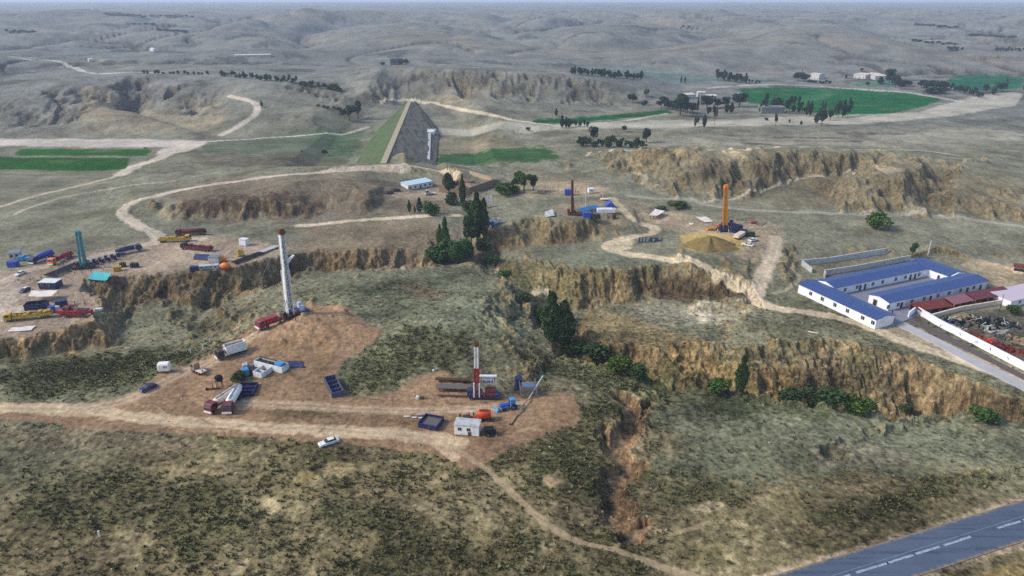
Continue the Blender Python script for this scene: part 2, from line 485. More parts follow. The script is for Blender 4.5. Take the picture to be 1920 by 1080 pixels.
# middle distance
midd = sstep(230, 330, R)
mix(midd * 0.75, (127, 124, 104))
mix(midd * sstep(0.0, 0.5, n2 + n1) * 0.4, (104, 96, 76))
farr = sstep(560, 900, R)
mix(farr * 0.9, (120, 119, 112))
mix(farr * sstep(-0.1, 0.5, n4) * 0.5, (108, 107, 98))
mix(farr * fine * 0.9, (50, 46, 42))  # far gullies darkened: vegetation plus shade painted in so the relief shows
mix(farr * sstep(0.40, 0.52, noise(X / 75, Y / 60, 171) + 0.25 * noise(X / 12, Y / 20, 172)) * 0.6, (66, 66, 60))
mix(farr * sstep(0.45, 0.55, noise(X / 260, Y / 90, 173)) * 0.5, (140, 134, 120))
mix(farr * sstep(0.25, 0.6, SL) * 0.5, (84, 78, 68))  # steep far slopes darkened, relief shading put into the colour
mix(farr * sstep(0.25, 0.5, noise(X / 300, Y / 200, 120)) * 0.4, (134, 124, 104))


def blur(m, r):
    for it in range(2):
        for ax in (0, 1):
            p = np.pad(m, [(r + 1, r) if a == ax else (0, 0) for a in (0, 1)], mode='edge')
            c = np.cumsum(p, axis=ax)
            n = m.shape[ax]
            m = (np.take(c, np.arange(2 * r + 1, 2 * r + 1 + n), axis=ax) - np.take(c, np.arange(0, n), axis=ax)) / (2 * r + 1)
    return m


mix(sstep(0.45, 0.9, FAN) * 0.6 * sstep(-0.4, 0.3, n3 + n2), (84, 74, 60))  # drainage fans darkened: vegetation and gully shade put into the colour
def region(poly, col, amt=1.0, edge=None, cls=None, ns=1.0, soft=0.0):
    """fill a polygon; its edge is frayed by noise in proportion to its distance"""
    global C
    L = W(poly)
    m = blur(in_poly(L).astype(float), int(2 + soft * 1.5))
    m = sstep(0.2, 0.8, m + ns * 1.6 * (n3 * 0.5 + n2 * 0.6) * m * (1 - m) * (1 if soft < 1 else 1.6))
    mix(m * amt, col)
    if cls is not None:
        CLS[m > 0.5] = cls
    return m


def road(poly, w, col=(190, 172, 148), amt=1.0, cls=1, fray=0.25, ruts=True):
    L = smooth_line(W(poly), 6)
    d = seg_dist(L, w * 2 + 4)
    wob = fray * w * (n3 * 0.5 + n2 * 0.4)
    m = 1 - sstep(w * 0.42, w * 0.62, d + wob)
    mix(m * amt, col)
    if ruts:
        rr = np.exp(-((d - w * 0.22) / (w * 0.08)) ** 2) * m
        mix(rr * 0.35, (212, 196, 172))
    if cls is not None:
        CLS[m > 0.5] = cls
    return m


# cliffs and banks get bare loess colour by slope
steep = sstep(0.32, 0.62, SL)
cs = noise(X / 9, Y / 14, 130)
nearb = 1 - sstep(700, 900, R)
nearc = nearb * (1 - 0.45 * sstep(300, 420, R))
nearb = nearc * (1 - sstep(480, 600, R))
mix(steep * nearc * (1 - 0.8 * sstep(480, 600, R)) * 0.95, (134, 115, 82))
mix(steep * nearb * sstep(0.0, 0.5, cs) * 0.5, (152, 129, 92))
mix(steep * nearb * sstep(0.05, 0.5, -cs + 0.3 * n3) * 0.6, (100, 80, 56))
mix(steep * nearb * sstep(0.05, 0.45, noise(X / 13, Y / 16, 133) + 0.3 * n3) * 0.6, (94, 92, 62))
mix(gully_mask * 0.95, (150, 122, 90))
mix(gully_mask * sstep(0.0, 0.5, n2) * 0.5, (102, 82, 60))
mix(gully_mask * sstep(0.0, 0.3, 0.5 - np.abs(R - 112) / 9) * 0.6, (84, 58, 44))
region([(960, 420), (1080, 412), (1180, 400), (1180, 425), (1100, 455), (1000, 460), (930, 480), (925, 445)], (120, 104, 72), 0.5, ns=2, soft=2)
region([(1000, 486), (1130, 500), (1180, 520), (1150, 560), (1060, 575), (1000, 545), (930, 500)], (116, 104, 66), 0.5, ns=2, soft=2)
region([(1100, 560), (1200, 600), (1330, 640), (1330, 700), (1250, 700), (1150, 690), (1080, 640)], (150, 126, 84), 0.5)
region([(1250, 650), (1400, 690), (1500, 680), (1480, 740), (1380, 735), (1280, 720)], (166, 136, 84), 0.4)
region([(1170, 508), (1300, 506), (1390, 548), (1380, 562), (1200, 556)], (70, 56, 42), 0.75, ns=2, soft=2)  # dark shadow below the terrace edge, painted into the ground colour
region([(1190, 565), (1330, 562), (1420, 578), (1400, 600), (1250, 606), (1180, 590)], (156, 148, 124), 0.6, soft=6)
region([(1270, 577), (1340, 575), (1380, 590), (1330, 597)], (205, 190, 162), 0.8, soft=6)
# brown slopes in the middle
region([(1240, 765), (1500, 756), (1900, 812), (1900, 858), (1500, 900), (1250, 905)], (100, 102, 80), 0.75, ns=2, soft=12)
region([(640, 528), (860, 506), (985, 565), (1005, 640), (880, 640), (740, 605), (640, 560)], (104, 108, 84), 0.6, ns=2, soft=12)
region([(1755, 608), (1900, 574), (1960, 590), (1960, 705), (1930, 695)], (84, 78, 64), 0.7, soft=2)
region([(990, 492), (1150, 470), (1300, 498), (1330, 530), (1240, 505), (1100, 498)], (108, 112, 92), 0.6, soft=3)
region([(560, 425), (830, 412), (880, 440), (800, 480), (760, 500), (590, 508), (540, 470)], (124, 106, 84), 0.7, soft=8)
region([(590, 475), (720, 466), (720, 500), (600, 506)], (142, 118, 82), 0.6)
region([(300, 350), (640, 325), (860, 345), (840, 400), (600, 412), (330, 408)], (116, 98, 80), 0.65, soft=8)
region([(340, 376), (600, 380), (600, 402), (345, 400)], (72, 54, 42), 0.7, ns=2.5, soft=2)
region([(720, 520), (840, 545), (850, 570), (800, 560), (740, 535)], (100, 78, 58), 0.6, soft=5)
region([(200, 515), (540, 480), (560, 520), (460, 550), (300, 560), (190, 552)], (124, 102, 74), 0.5, soft=5)
region([(0, 625), (180, 605), (240, 640), (160, 665), (0, 660)], (160, 128, 88), 0.8, soft=6)
# dark scrub patches
for pg, a in (([(60, 660), (300, 655), (430, 640), (300, 700), (180, 738), (0, 740), (0, 690)], 0.7), ([(660, 650), (760, 615), (860, 620), (870, 680), (780, 700), (700, 735), (640, 730)], 0.6),
              ([(60, 870), (400, 880), (560, 960), (520, 1060), (200, 1000), (0, 980)], 0.35), ([(560, 940), (700, 930), (760, 990), (640, 1020)], 0.6),
              ([(1000, 660), (1160, 685), (1290, 730), (1240, 760), (1120, 730), (1010, 700)], 0.6), ([(1060, 780), (1150, 740), (1150, 860), (1130, 980), (1040, 880), (960, 860)], 0.5),
              ([(1190, 905), (1380, 900), (1400, 945), (1250, 960)], 0.5), ([(1400, 1010), (1920, 900), (1920, 870), (1750, 900), (1500, 980)], 0.5)):
    SCRUB = np.maximum(SCRUB, region(pg, (80, 82, 50), a, ns=2.2, soft=6))
region([(600, 870), (665, 870), (655, 890), (610, 890)], (168, 148, 108), 0.7, soft=3)
region([(480, 935), (520, 925), (525, 960), (490, 960)], (168, 148, 112), 0.6, soft=3)
region([(550, 890), (590, 888), (590, 905), (555, 908)], (150, 132, 84), 0.7, soft=3)
region([(1020, 895), (1060, 892), (1056, 915), (1024, 912)], (168, 140, 108), 0.7, soft=3)
region([(1300, 945), (1360, 940), (1350, 958), (1290, 962)], (176, 156, 122), 0.6, soft=3)
region([(1520, 850), (1600, 828), (1730, 840), (1710, 870), (1600, 880), (1530, 880)], (140, 126, 104), 0.45, soft=6)
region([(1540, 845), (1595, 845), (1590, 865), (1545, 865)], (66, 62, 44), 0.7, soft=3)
# green ravine bottoms
region([(880, 480), (1000, 560), (1060, 660), (1130, 700), (1280, 760), (1500, 790), (1660, 780), (1640, 745), (1500, 740), (1300, 715), (1130, 670), (1060, 600), (960, 520)], (70, 80, 40), 0.45, ns=2, soft=6)
# crops
G1, G2, G3 = (34, 96, 40), (14, 84, 34), (88, 98, 70)
region([(-250, 294), (0, 294), (90, 295), (245, 296), (236, 318), (120, 321), (0, 318), (-250, 318)], (30, 80, 14), 1, cls=2, ns=0.4)
region([(40, 278), (288, 279), (272, 292), (120, 292), (24, 291)], (34, 86, 16), 1, cls=2, ns=0.4)
region([(0, 320), (225, 320), (200, 345), (0, 385)], (124, 118, 98), 0.8, cls=2, ns=1.1)
m = region([(370, 270), (690, 238), (652, 306), (560, 290), (390, 288)], (98, 104, 82), 1, cls=2, ns=1.1)
region([(560, 252), (694, 238), (654, 306), (620, 300), (600, 270)], G2, 0.8, cls=2, ns=0.5, soft=14)
region([(360, 290), (650, 298), (650, 308), (340, 310)], (88, 80, 64), 0.7, soft=2)
region([(812, 286), (1020, 274), (1060, 296), (1000, 304), (812, 305)], (20, 78, 24), 0.85, cls=2, ns=1.0, soft=2)
region([(815, 255), (920, 250), (990, 276), (812, 284)], (134, 122, 96), 0.7, ns=0.4)
region([(998, 224), (1255, 205), (1262, 213), (1060, 232), (1000, 232)], (10, 78, 34), 1, cls=2, ns=1.1)
region([(1385, 166), (1500, 164), (1600, 166), (1740, 178), (1770, 186), (1730, 200), (1650, 218), (1580, 218), (1480, 205), (1400, 192)], (10, 88, 40), 1, cls=2, ns=1.1)
region([(1470, 190), (1560, 168), (1600, 170), (1510, 196)], (80, 118, 84), 0.5, soft=3)
region([(1780, 148), (1830, 141), (1890, 142), (1920, 146), (1920, 162), (1830, 170), (1770, 160)], (26, 90, 62), 1, cls=2, ns=1.1)
region([(1590, 156), (1700, 154), (1700, 162), (1600, 162)], (48, 108, 90), 0.8, cls=2, ns=1.1)
region([(1060, 126), (1200, 128), (1500, 152), (1340, 156), (1200, 146), (1060, 132)], (96, 116, 106), 0.7, ns=0.5)
region([(1340, 229), (1400, 229), (1440, 232), (1360, 234)], (60, 100, 60), 0.7, cls=2, ns=1.1)
# river bed and other pale ground
region([(-300, 258), (0, 260), (330, 262), (395, 264), (375, 276), (300, 276), (0, 274), (-300, 274)], (188, 176, 160), 1, cls=4, ns=0.5)
region([(330, 272), (385, 268), (350, 284), (290, 292), (300, 280)], (188, 176, 160), 1, cls=4, ns=0.5)
region([(150, 175), (190, 170), (230, 200), (300, 205), (420, 190), (420, 250), (150, 248)], (150, 134, 106), 0.6, soft=6)
region([(820, 239), (1030, 237), (1300, 232), (1300, 240), (1040, 244), (990, 250), (820, 250)], (178, 170, 150), 0.8, cls=4, ns=0.4)
region([(1040, 232), (1300, 226), (1500, 218), (1720, 210), (1770, 196), (1800, 186), (1900, 172), (1920, 176), (1900, 200), (1800, 216), (1620, 232), (1400, 236), (1040, 240)], (182, 174, 154), 0.75, cls=4, ns=0.7)
region([(1180, 262), (1920, 240), (1920, 262), (1700, 275), (1200, 276)], (160, 152, 132), 0.5, soft=4)
region([(1335, 290), (1395, 280), (1430, 278), (1400, 300), (1360, 306)], (190, 172, 138), 0.9, cls=3)
region([(1615, 318), (1655, 311), (1703, 318), (1660, 327)], (196, 176, 140), 1, cls=3, ns=0.3)
region([(1180, 282), (1290, 284), (1200, 325), (1180, 320)], (158, 138, 98), 0.6, ns=0.6)
region([(1180, 290), (1330, 285), (1560, 282), (1800, 310), (1920, 330), (1920, 400), (1700, 395), (1430, 382), (1300, 370), (1190, 325)], (112, 101, 78), 0.6, soft=4)
for yy, xx0, xx1 in ((256, 1440, 1590), (262, 1480, 1620), (248, 1560, 1700), (267, 1380, 1450), (252, 1350, 1420)):
    region([(xx0, yy), (xx1, yy + 2), (xx1, yy + 5), (xx0 + 10, yy + 3)], (78, 68, 56), 0.85, ns=0.8)
region([(720, 190), (830, 165), (960, 180), (880, 200), (790, 195)], (150, 132, 100), 0.5, soft=6)
# terraces round the rigs
PAD = (144, 116, 88)
padm = region([(-200, 758), (150, 757), (230, 747), (270, 722), (300, 702), (360, 680), (440, 635), (490, 600), (560, 572), (640, 570), (715, 622), (690, 652), (640, 680), (625, 715), (655, 745), (740, 735), (775, 706), (830, 696), (900, 742), (990, 738), (1078, 736), (1085, 795), (1010, 822), (935, 850), (885, 885), (820, 850), (640, 832), (560, 824), (400, 814), (200, 806), (0, 784), (-200, 782)], PAD, 1, cls=3, ns=1.4, soft=1)
region([(545, 580), (640, 575), (700, 620), (660, 640), (560, 640), (500, 625)], (156, 125, 92), 0.6, soft=5)
region([(480, 640), (620, 630), (620, 690), (570, 710), (480, 660)], (140, 113, 80), 0.5, soft=4)
region([(490, 766), (640, 768), (640, 786), (510, 782)], (96, 90, 58), 0.7, soft=2)
region([(0, 790), (200, 812), (400, 825), (380, 850), (150, 840), (0, 830)], (146, 128, 100), 0.5, ns=2, soft=5)
region([(0, 505), (60, 498), (140, 475), (300, 448), (420, 440), (560, 470), (500, 488), (400, 505), (240, 520), (170, 528), (190, 570), (176, 602), (60, 630), (-100, 640), (-200, 520)], (158, 138, 116), 0.9, cls=3, soft=3)
region([(-100, 530), (60, 520), (40, 590), (-100, 610)], (184, 168, 150), 0.6, soft=8)
region([(30, 400), (250, 380), (280, 420), (180, 440), (60, 440)], (112, 110, 88), 0.6, soft=6)
region([(730, 352), (900, 345), (900, 372), (740, 374)], (166, 148, 124), 0.7, cls=3, soft=2)
region([(940, 330), (1100, 335), (1160, 365), (1000, 372), (960, 345)], (170, 148, 118), 0.75, cls=3, soft=3)
region([(1050, 385), (1160, 370), (1230, 380), (1200, 420), (1080, 405), (1000, 400)], (162, 142, 116), 0.6, cls=3, soft=3)
region([(1190, 395), (1260, 398), (1330, 410), (1470, 420), (1465, 470), (1420, 490), (1360, 470), (1280, 440), (1220, 420)], (166, 146, 118), 0.8, cls=3, soft=3)
region([(1270, 440), (1320, 434), (1400, 450), (1395, 468), (1340, 475), (1285, 468)], (178, 150, 92), 0.9, cls=3)
region([(1125, 455), (1165, 445), (1190, 452), (1180, 470), (1150, 472)], (190, 174, 142), 0.8, cls=3)
region([(1680, 600), (1920, 700), (1920, 730), (1750, 660), (1640, 620)], (176, 158, 128), 0.7, cls=3, soft=2)
region([(1740, 478), (1920, 500), (1920, 560), (1860, 545), (1860, 520), (1790, 495)], (176, 154, 122), 0.7, cls=3, soft=3)
region([(1500, 500), (1660, 478), (1700, 490), (1540, 515)], (126, 120, 96), 0.8, soft=2)
# tracks
road([(-250, 766), (0, 766), (150, 768), (250, 783), (400, 795), (600, 806), (760, 815), (860, 830)], 5.0, (188, 163, 128))
road([(150, 768), (230, 752), (300, 720), (380, 680)], 5.0, (176, 150, 120), 0.6)
road([(430, 755), (560, 760), (700, 768), (860, 768), (980, 760)], 4.0, (176, 148, 118), 0.8)
road([(380, 690), (450, 645), (490, 622)], 4.0, (176, 148, 118), 0.6)
road([(-100, 560), (0, 530), (60, 505), (150, 488), (220, 470), (270, 460), (310, 452), (380, 448)], 5.0, (186, 166, 142))
road([(300, 450), (290, 438), (255, 420), (230, 400), (240, 385), (290, 368), (350, 354), (430, 342), (560, 326), (650, 318), (760, 314)], 6.0, (186, 170, 148))
road([(225, 328), (250, 314), (290, 300), (330, 284), (370, 270)], 9.0, (188, 174, 152))
road([(225, 328), (150, 348), (80, 364), (20, 382), (-60, 400)], 4.0, (176, 162, 138))
road([(30, 400), (110, 372), (230, 350), (330, 338)], 2.5, (170, 158, 134), 0.8)
road([(370, 268), (480, 260), (590, 252), (690, 238)], 4.0, (180, 172, 158))
road([(415, 253), (445, 238), (475, 218), (482, 205), (475, 192), (430, 180)], 6.0, (184, 172, 152))
road([(560, 423), (640, 416), (700, 411), (780, 406), (860, 404)], 4.5, (196, 178, 148))
road([(700, 318), (780, 312), (830, 320), (860, 325)], 4.0, (186, 168, 140))
road([(20, 106), (80, 112), (130, 125), (160, 135), (300, 138)], 7.0, (176, 172, 164))
road([(715, 191), (768, 189), (830, 198), (880, 208), (960, 225), (1060, 237)], 4.5, (192, 178, 148))
road([(1060, 236), (1160, 228), (1250, 213)], 5.0, (178, 170, 150), 0.7)
road([(1330, 165), (1500, 160), (1650, 170), (1720, 176), (1800, 190)], 9.0, (176, 170, 158), 0.8)
road([(1150, 372), (1165, 390), (1190, 408), (1220, 424), (1226, 436), (1180, 446), (1145, 456), (1142, 466), (1180, 478), (1250, 486), (1310, 494), (1350, 515), (1400, 552), (1440, 574), (1540, 590), (1620, 610), (1700, 642), (1800, 674), (1920, 716), (2100, 790)], 5.0, (188, 170, 138))
road([(1415, 562), (1432, 515), (1450, 475), (1456, 445)], 6.0, (184, 166, 138))
road([(1480, 500), (1500, 520), (1480, 540), (1450, 550)], 1.5, (176, 160, 130), 0.6, ruts=False)
road([(918, 494), (935, 510), (960, 528), (1010, 546), (1030, 552)], 3.5, (186, 168, 130), 0.9)
road([(830, 830), (880, 858), (940, 905), (1000, 962), (1060, 1005), (1150, 1030), (1230, 1060), (1300, 1080)], 1.6, (168, 146, 114), 0.8, ruts=False)
road([(1150, 1030), (1200, 1005), (1260, 1000), (1330, 980)], 1.2, (166, 144, 110), 0.6, ruts=False)
road([(800, 822), (830, 840), (850, 858)], 3.0, (192, 166, 134), 0.8, ruts=False)
road([(1100, 292), (1180, 282), (1330, 275), (1500, 276), (1700, 281), (1800, 292)], 4.0, (184, 172, 146), 0.8, ruts=False)
road([(1322, 378), (1400, 362), (1460, 345), (1530, 330), (1600, 325)], 2.0, (180, 168, 146), 0.7, ruts=False)
road([(1180, 318), (1210, 330), (1205, 345)], 2.5, (176, 160, 126), 0.6, ruts=False)
road([(1180, 368), (1280, 372), (1330, 385), (1420, 395), (1600, 402), (1750, 405), (1920, 425)], 4.0, (168, 160, 142), 0.6, ruts=False)
# wheel tracks and scrapes on the pads
_r = random.Random(31)
for k in range(34):
    if k < 20:
        x0, y0 = _r.uniform(300, 980), _r.uniform(745, 812)
    elif k < 27:
        x0, y0 = _r.uniform(340, 640), _r.uniform(660, 760)
    else:
        x0, y0 = _r.uniform(20, 300), _r.uniform(480, 590)
    dx, dy, bend = _r.uniform(-90, 90), _r.uniform(-16, 16), _r.uniform(-9, 9)
    for off in (0, 2.6):
        road([(x0, y0 + off), (x0 + dx * 0.5, y0 + dy * 0.5 + bend + off), (x0 + dx, y0 + dy + off)], 0.55, _r.choice([(110, 86, 62), (116, 92, 68), (176, 150, 118)]), 0.5, cls=None, ruts=False)
crop = (CLS == 2)
stripe = 1 + 0.22 * noise(X / 40, Y / 5, 161) + 0.16 * noise(X / 9, Y / 3, 162)
C[crop] *= stripe[crop][:, None]
mix(crop * sstep(0.25, 0.6, noise(X / 30, Y / 22, 163)) * 0.4, (96, 104, 62))
# asphalt verges
mix((1 - sstep(5.0, 6.2, np.abs(across) + 0.4 * n3)) * (R < 320), (158, 138, 112))
mix(sstep(0, 1, -across - 7.5) * (R < 320) * 0.7, (150, 126, 80))
# grain that belongs to the soil itself
rough_amt = np.ones(X.shape)
rough_amt *= 1 - 0.4 * sstep(200, 330, R)
rough_amt *= 1 - 0.45 * sstep(600, 1400, R)
rough_amt[CLS == 1] = 0.45
rough_amt[CLS == 3] = 0.6
rough_amt[CLS == 2] = 0.35
rough_amt[CLS == 4] = 0.4
g_ = np.zeros(X.shape)
lod = np.log2(np.maximum((Y * cP + CAM_H * sP) / 693 * 3.0, 0.3))
for k in range(-2, 8):
    w_ = np.clip(1 - np.abs(lod - k), 0, 1)
    sel = w_ > 0
    if sel.any():
        lam = 2.0 ** k
        xs_, ys_ = X[sel], Y[sel]
        g_[sel] += w_[sel] * (0.8 * noise(xs_ / lam, ys_ / lam / 2, 140) + 0.6 * noise(xs_ / lam / 2.1, ys_ / lam / 3, 150) + 0.5 * noise(xs_ / lam / 5, ys_ / lam / 7, 151))
C *= (1 + 0.44 * np.clip(g_, -1.3, 1.6) * rough_amt)[..., None]
C = np.clip(C, 0.004, 0.8)


def mat_new(name):
    m = bpy.data.materials.new(name)
    m.use_nodes = True
    nt = m.node_tree
    b = nt.nodes['Principled BSDF']
    b.inputs['Specular IOR Level'].default_value = 0.2
    b.inputs['Roughness'].default_value = 0.9
    return m, nt, b


def terrain_mat():
    m, nt, b = mat_new('soil_and_grass')
    N, L = nt.nodes.new, nt.links.new
    at = N('ShaderNodeAttribute'); at.attribute_name = 'cover'
    ra = N('ShaderNodeAttribute'); ra.attribute_name = 'grain'
    tc = N('ShaderNodeTexCoord')
    n1_ = N('ShaderNodeTexNoise'); n1_.inputs['Scale'].default_value = 0.7; n1_.inputs['Detail'].default_value = 9; n1_.inputs['Roughness'].default_value = 0.72
    L(tc.outputs['Object'], n1_.inputs['Vector'])
    n2_ = N('ShaderNodeTexNoise'); n2_.inputs['Scale'].default_value = 0.03; n2_.inputs['Detail'].default_value = 8; n2_.inputs['Roughness'].default_value = 0.7
    L(tc.outputs['Object'], n2_.inputs['Vector'])
    mul = N('ShaderNodeMath'); mul.operation = 'MULTIPLY'; L(n1_.outputs['Fac'], mul.inputs[0]); L(n2_.outputs['Fac'], mul.inputs[1])
    mr = N('ShaderNodeMapRange'); L(mul.outputs[0], mr.inputs['Value'])
    mr.inputs['From Min'].default_value = 0.15; mr.inputs['From Max'].default_value = 0.36
    mr.inputs['To Min'].default_value = 0.12; mr.inputs['To Max'].default_value = 2.1
    mx = N('ShaderNodeMix'); mx.data_type = 'FLOAT'
    L(ra.outputs['Fac'], mx.inputs[0]); mx.inputs[2].default_value = 1.0; L(mr.outputs[0], mx.inputs[3])
    vm = N('ShaderNodeVectorMath'); vm.operation = 'SCALE'
    L(at.outputs['Color'], vm.inputs[0]); L(mx.outputs[0], vm.inputs['Scale'])
    L(vm.outputs[0], b.inputs['Base Color'])
    # cracked, fluted faces where the ground is steep
    mp = N('ShaderNodeMapping'); mp.inputs['Scale'].default_value = (1.0, 0.55, 0.10); L(tc.outputs['Object'], mp.inputs['Vector'])
    n3_ = N('ShaderNodeTexNoise'); n3_.inputs['Scale'].default_value = 0.8; n3_.inputs['Detail'].default_value = 8; n3_.inputs['Roughness'].default_value = 0.68; L(mp.outputs[0], n3_.inputs['Vector'])
    ge = N('ShaderNodeNewGeometry'); sx = N('ShaderNodeSeparateXYZ'); L(ge.outputs['Normal'], sx.inputs[0])
    st = N('ShaderNodeMapRange'); L(sx.outputs['Z'], st.inputs['Value']); st.inputs['From Min'].default_value = 0.93; st.inputs['From Max'].default_value = 0.72
    cr = N('ShaderNodeMapRange'); L(n3_.outputs['Fac'], cr.inputs['Value']); cr.inputs['From Min'].default_value = 0.38; cr.inputs['From Max'].default_value = 0.60
    cr.inputs['To Min'].default_value = 0.55; cr.inputs['To Max'].default_value = 1.2
    m3 = N('ShaderNodeMix'); m3.data_type = 'FLOAT'; L(st.outputs[0], m3.inputs[0]); m3.inputs[2].default_value = 1.0; L(cr.outputs[0], m3.inputs[3])
    v3 = N('ShaderNodeVectorMath'); v3.operation = 'SCALE'; L(vm.outputs[0], v3.inputs[0]); L(m3.outputs[0], v3.inputs['Scale'])
    L(v3.outputs[0], b.inputs['Base Color'])
    bp = N('ShaderNodeBump'); bp.inputs['Strength'].default_value = 0.55; bp.inputs['Distance'].default_value = 0.5
    L(n1_.outputs['Fac'], bp.inputs['Height']); L(bp.outputs[0], b.inputs['Normal'])
    b2_ = N('ShaderNodeBump'); b2_.inputs['Distance'].default_value = 1.5; L(st.outputs[0], b2_.inputs['Strength']); L(n3_.outputs['Fac'], b2_.inputs['Height']); L(bp.outputs[0], b2_.inputs['Normal']); L(b2_.outputs[0], b.inputs['Normal'])
    b.inputs['Roughness'].default_value = 1.0
    b.inputs['Specular IOR Level'].default_value = 0.05
    return m


M_TERR = terrain_mat()


def build_terrain():
    j, i = np.meshgrid(np.arange(NV - 1), np.arange(NU - 1), indexing='ij')
    a = j * NU + i
    quads = np.stack([a, a + NU, a + NU + 1, a + 1], -1).reshape(-1, 4)      # v grows towards the camera
    fc = CLS[:-1, :-1].reshape(-1).astype(int)
    fr = R[:-1, :-1].reshape(-1)
    fc[(fc == 0) & (fr > 640)] = 5
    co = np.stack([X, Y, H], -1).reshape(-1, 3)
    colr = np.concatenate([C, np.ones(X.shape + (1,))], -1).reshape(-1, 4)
    gr = rough_amt.reshape(-1)
    names = {0: 'ground', 1: 'dirt_road', 2: 'crop_field', 3: 'bare_earth', 4: 'riverbed', 5: 'hills'}
    for k, nm in names.items():
        q = quads[fc == k]
        if len(q) == 0:
            continue
        used, inv = np.unique(q, return_inverse=True)
        inv = inv.reshape(-1)
        me = bpy.data.meshes.new(nm)
        me.vertices.add(len(used)); me.vertices.foreach_set('co', co[used].astype(np.float32).ravel())
        me.loops.add(len(inv)); me.loops.foreach_set('vertex_index', inv.astype(np.int32))
        nq = len(q)
        me.polygons.add(nq)
        me.polygons.foreach_set('loop_start', np.arange(0, nq * 4, 4, dtype=np.int32))
        me.polygons.foreach_set('use_smooth', np.ones(nq, bool))
        me.update(calc_edges=True)
        ca = me.attributes.new('cover', 'FLOAT_COLOR', 'POINT'); ca.data.foreach_set('color', colr[used].astype(np.float32).ravel())
        ga = me.attributes.new('grain', 'FLOAT', 'POINT'); ga.data.foreach_set('value', gr[used].astype(np.float32))
        me.materials.append(M_TERR)
        o = bpy.data.objects.new(nm, me); o['kind'] = 'structure'
        COL.objects.link(o)


build_terrain()


def haze_box():
    bm = bmesh.new()
    bmesh.ops.create_cube(bm, size=1.0)
    for v in bm.verts:
        v.co = Vector((v.co.x * 44000, v.co.y * 30000 + 14600, (-32 if v.co.z < 0 else 125)))
    me = bpy.data.meshes.new('haze'); bm.to_mesh(me); bm.free()
    m = bpy.data.materials.new('haze_air'); m.use_nodes = True
    nt = m.node_tree
    for n in list(nt.nodes):
        if n.type != 'OUTPUT_MATERIAL':
            nt.nodes.remove(n)
    pv = nt.nodes.new('ShaderNodeVolumePrincipled')
    pv.inputs['Color'].default_value = (0.70, 0.81, 1.0, 1)
    pv.inputs['Density'].default_value = 0.00013
    pv.inputs['Anisotropy'].default_value = 0.1
    nt.links.new(pv.outputs[0], [n for n in nt.nodes if n.type == 'OUTPUT_MATERIAL'][0].inputs['Volume'])
    me.materials.append(m)
    o = bpy.data.objects.new('haze', me); o['kind'] = 'stuff'
    COL.objects.link(o)


haze_box()

# ------------------------------------------------------------------ modelling helpers
MATS = {}


def mat(name, rgb, rough=0.7, spec=0.3, metal=0.0, var=0.15, scale=1.5, dirt=0.0):
    """painted / natural surface with procedural unevenness"""
    if name in MATS:
        return MATS[name]
    m, nt, b = mat_new(name)
    N, L = nt.nodes.new, nt.links.new
    tc = N('ShaderNodeTexCoord'); nz = N('ShaderNodeTexNoise')
    nz.inputs['Scale'].default_value = scale; nz.inputs['Detail'].default_value = 6; nz.inputs['Roughness'].default_value = 0.65
    L(tc.outputs['Object'], nz.inputs['Vector'])
    cr = N('ShaderNodeMapRange'); cr.inputs['From Min'].default_value = 0.3; cr.inputs['From Max'].default_value = 0.7
    cr.inputs['To Min'].default_value = 1 - var; cr.inputs['To Max'].default_value = 1 + var
    L(nz.outputs['Fac'], cr.inputs['Value'])
    c = lin(rgb)
    vm = N('ShaderNodeVectorMath'); vm.operation = 'SCALE'; vm.inputs[0].default_value = tuple(c)
    L(cr.outputs[0], vm.inputs['Scale'])
    out = vm.outputs[0]
    if dirt:
        dirt = min(0.85, dirt * 1.6)
        n2_ = N('ShaderNodeTexNoise'); n2_.inputs['Scale'].default_value = scale * 0.6; n2_.inputs['Detail'].default_value = 8
        L(tc.outputs['Object'], n2_.inputs['Vector'])
        r2 = N('ShaderNodeMapRange'); r2.inputs['From Min'].default_value = 0.5; r2.inputs['From Max'].default_value = 0.7
        r2.inputs['To Max'].default_value = dirt; L(n2_.outputs['Fac'], r2.inputs['Value'])
        mx = N('ShaderNodeMix'); mx.data_type = 'RGBA'; L(r2.outputs[0], mx.inputs[0]); L(out, mx.inputs[6]); mx.inputs[7].default_value = tuple(lin((120, 98, 74))) + (1,)
        out = mx.outputs[2]
    L(out, b.inputs['Base Color'])
    b.inputs['Roughness'].default_value = rough; b.inputs['Specular IOR Level'].default_value = spec; b.inputs['Metallic'].default_value = metal
    MATS[name] = m
    return m


RED = mat('red_paint', (146, 12, 34), 0.45, 0.5, dirt=0.35)
DRED = mat('maroon_paint', (104, 16, 30), 0.5, 0.4, dirt=0.4)
BRICK = mat('rust_red', (112, 44, 34), 0.8, dirt=0.3)
WHITE = mat('white_paint', (222, 222, 220), 0.5, 0.4, var=0.06, dirt=0.25)
CREAM = mat('cream_paint', (222, 200, 178), 0.45, 0.4, var=0.06, dirt=0.3)
GREYW = mat('weathered_white', (184, 184, 182), 0.7, dirt=0.35)
NAVY = mat('navy_paint', (28, 34, 84), 0.45, 0.4, dirt=0.2)
BLUE = mat('blue_paint', (36, 74, 168), 0.5, 0.4, dirt=0.15)
SKYB = mat('light_blue_paint', (70, 140, 190), 0.5, 0.4, dirt=0.2)
TEAL = mat('teal_paint', (44, 128, 138), 0.55, dirt=0.15)
TEALT = mat('teal_tarpaulin', (72, 164, 168), 0.8, var=0.2)
YEL = mat('yellow_paint', (196, 156, 34), 0.5, 0.4, dirt=0.4)
ORA = mat('orange_paint', (222, 118, 20), 0.5, 0.4, dirt=0.25)
ORR = mat('red_orange_paint', (206, 66, 22), 0.5, 0.4, dirt=0.15)
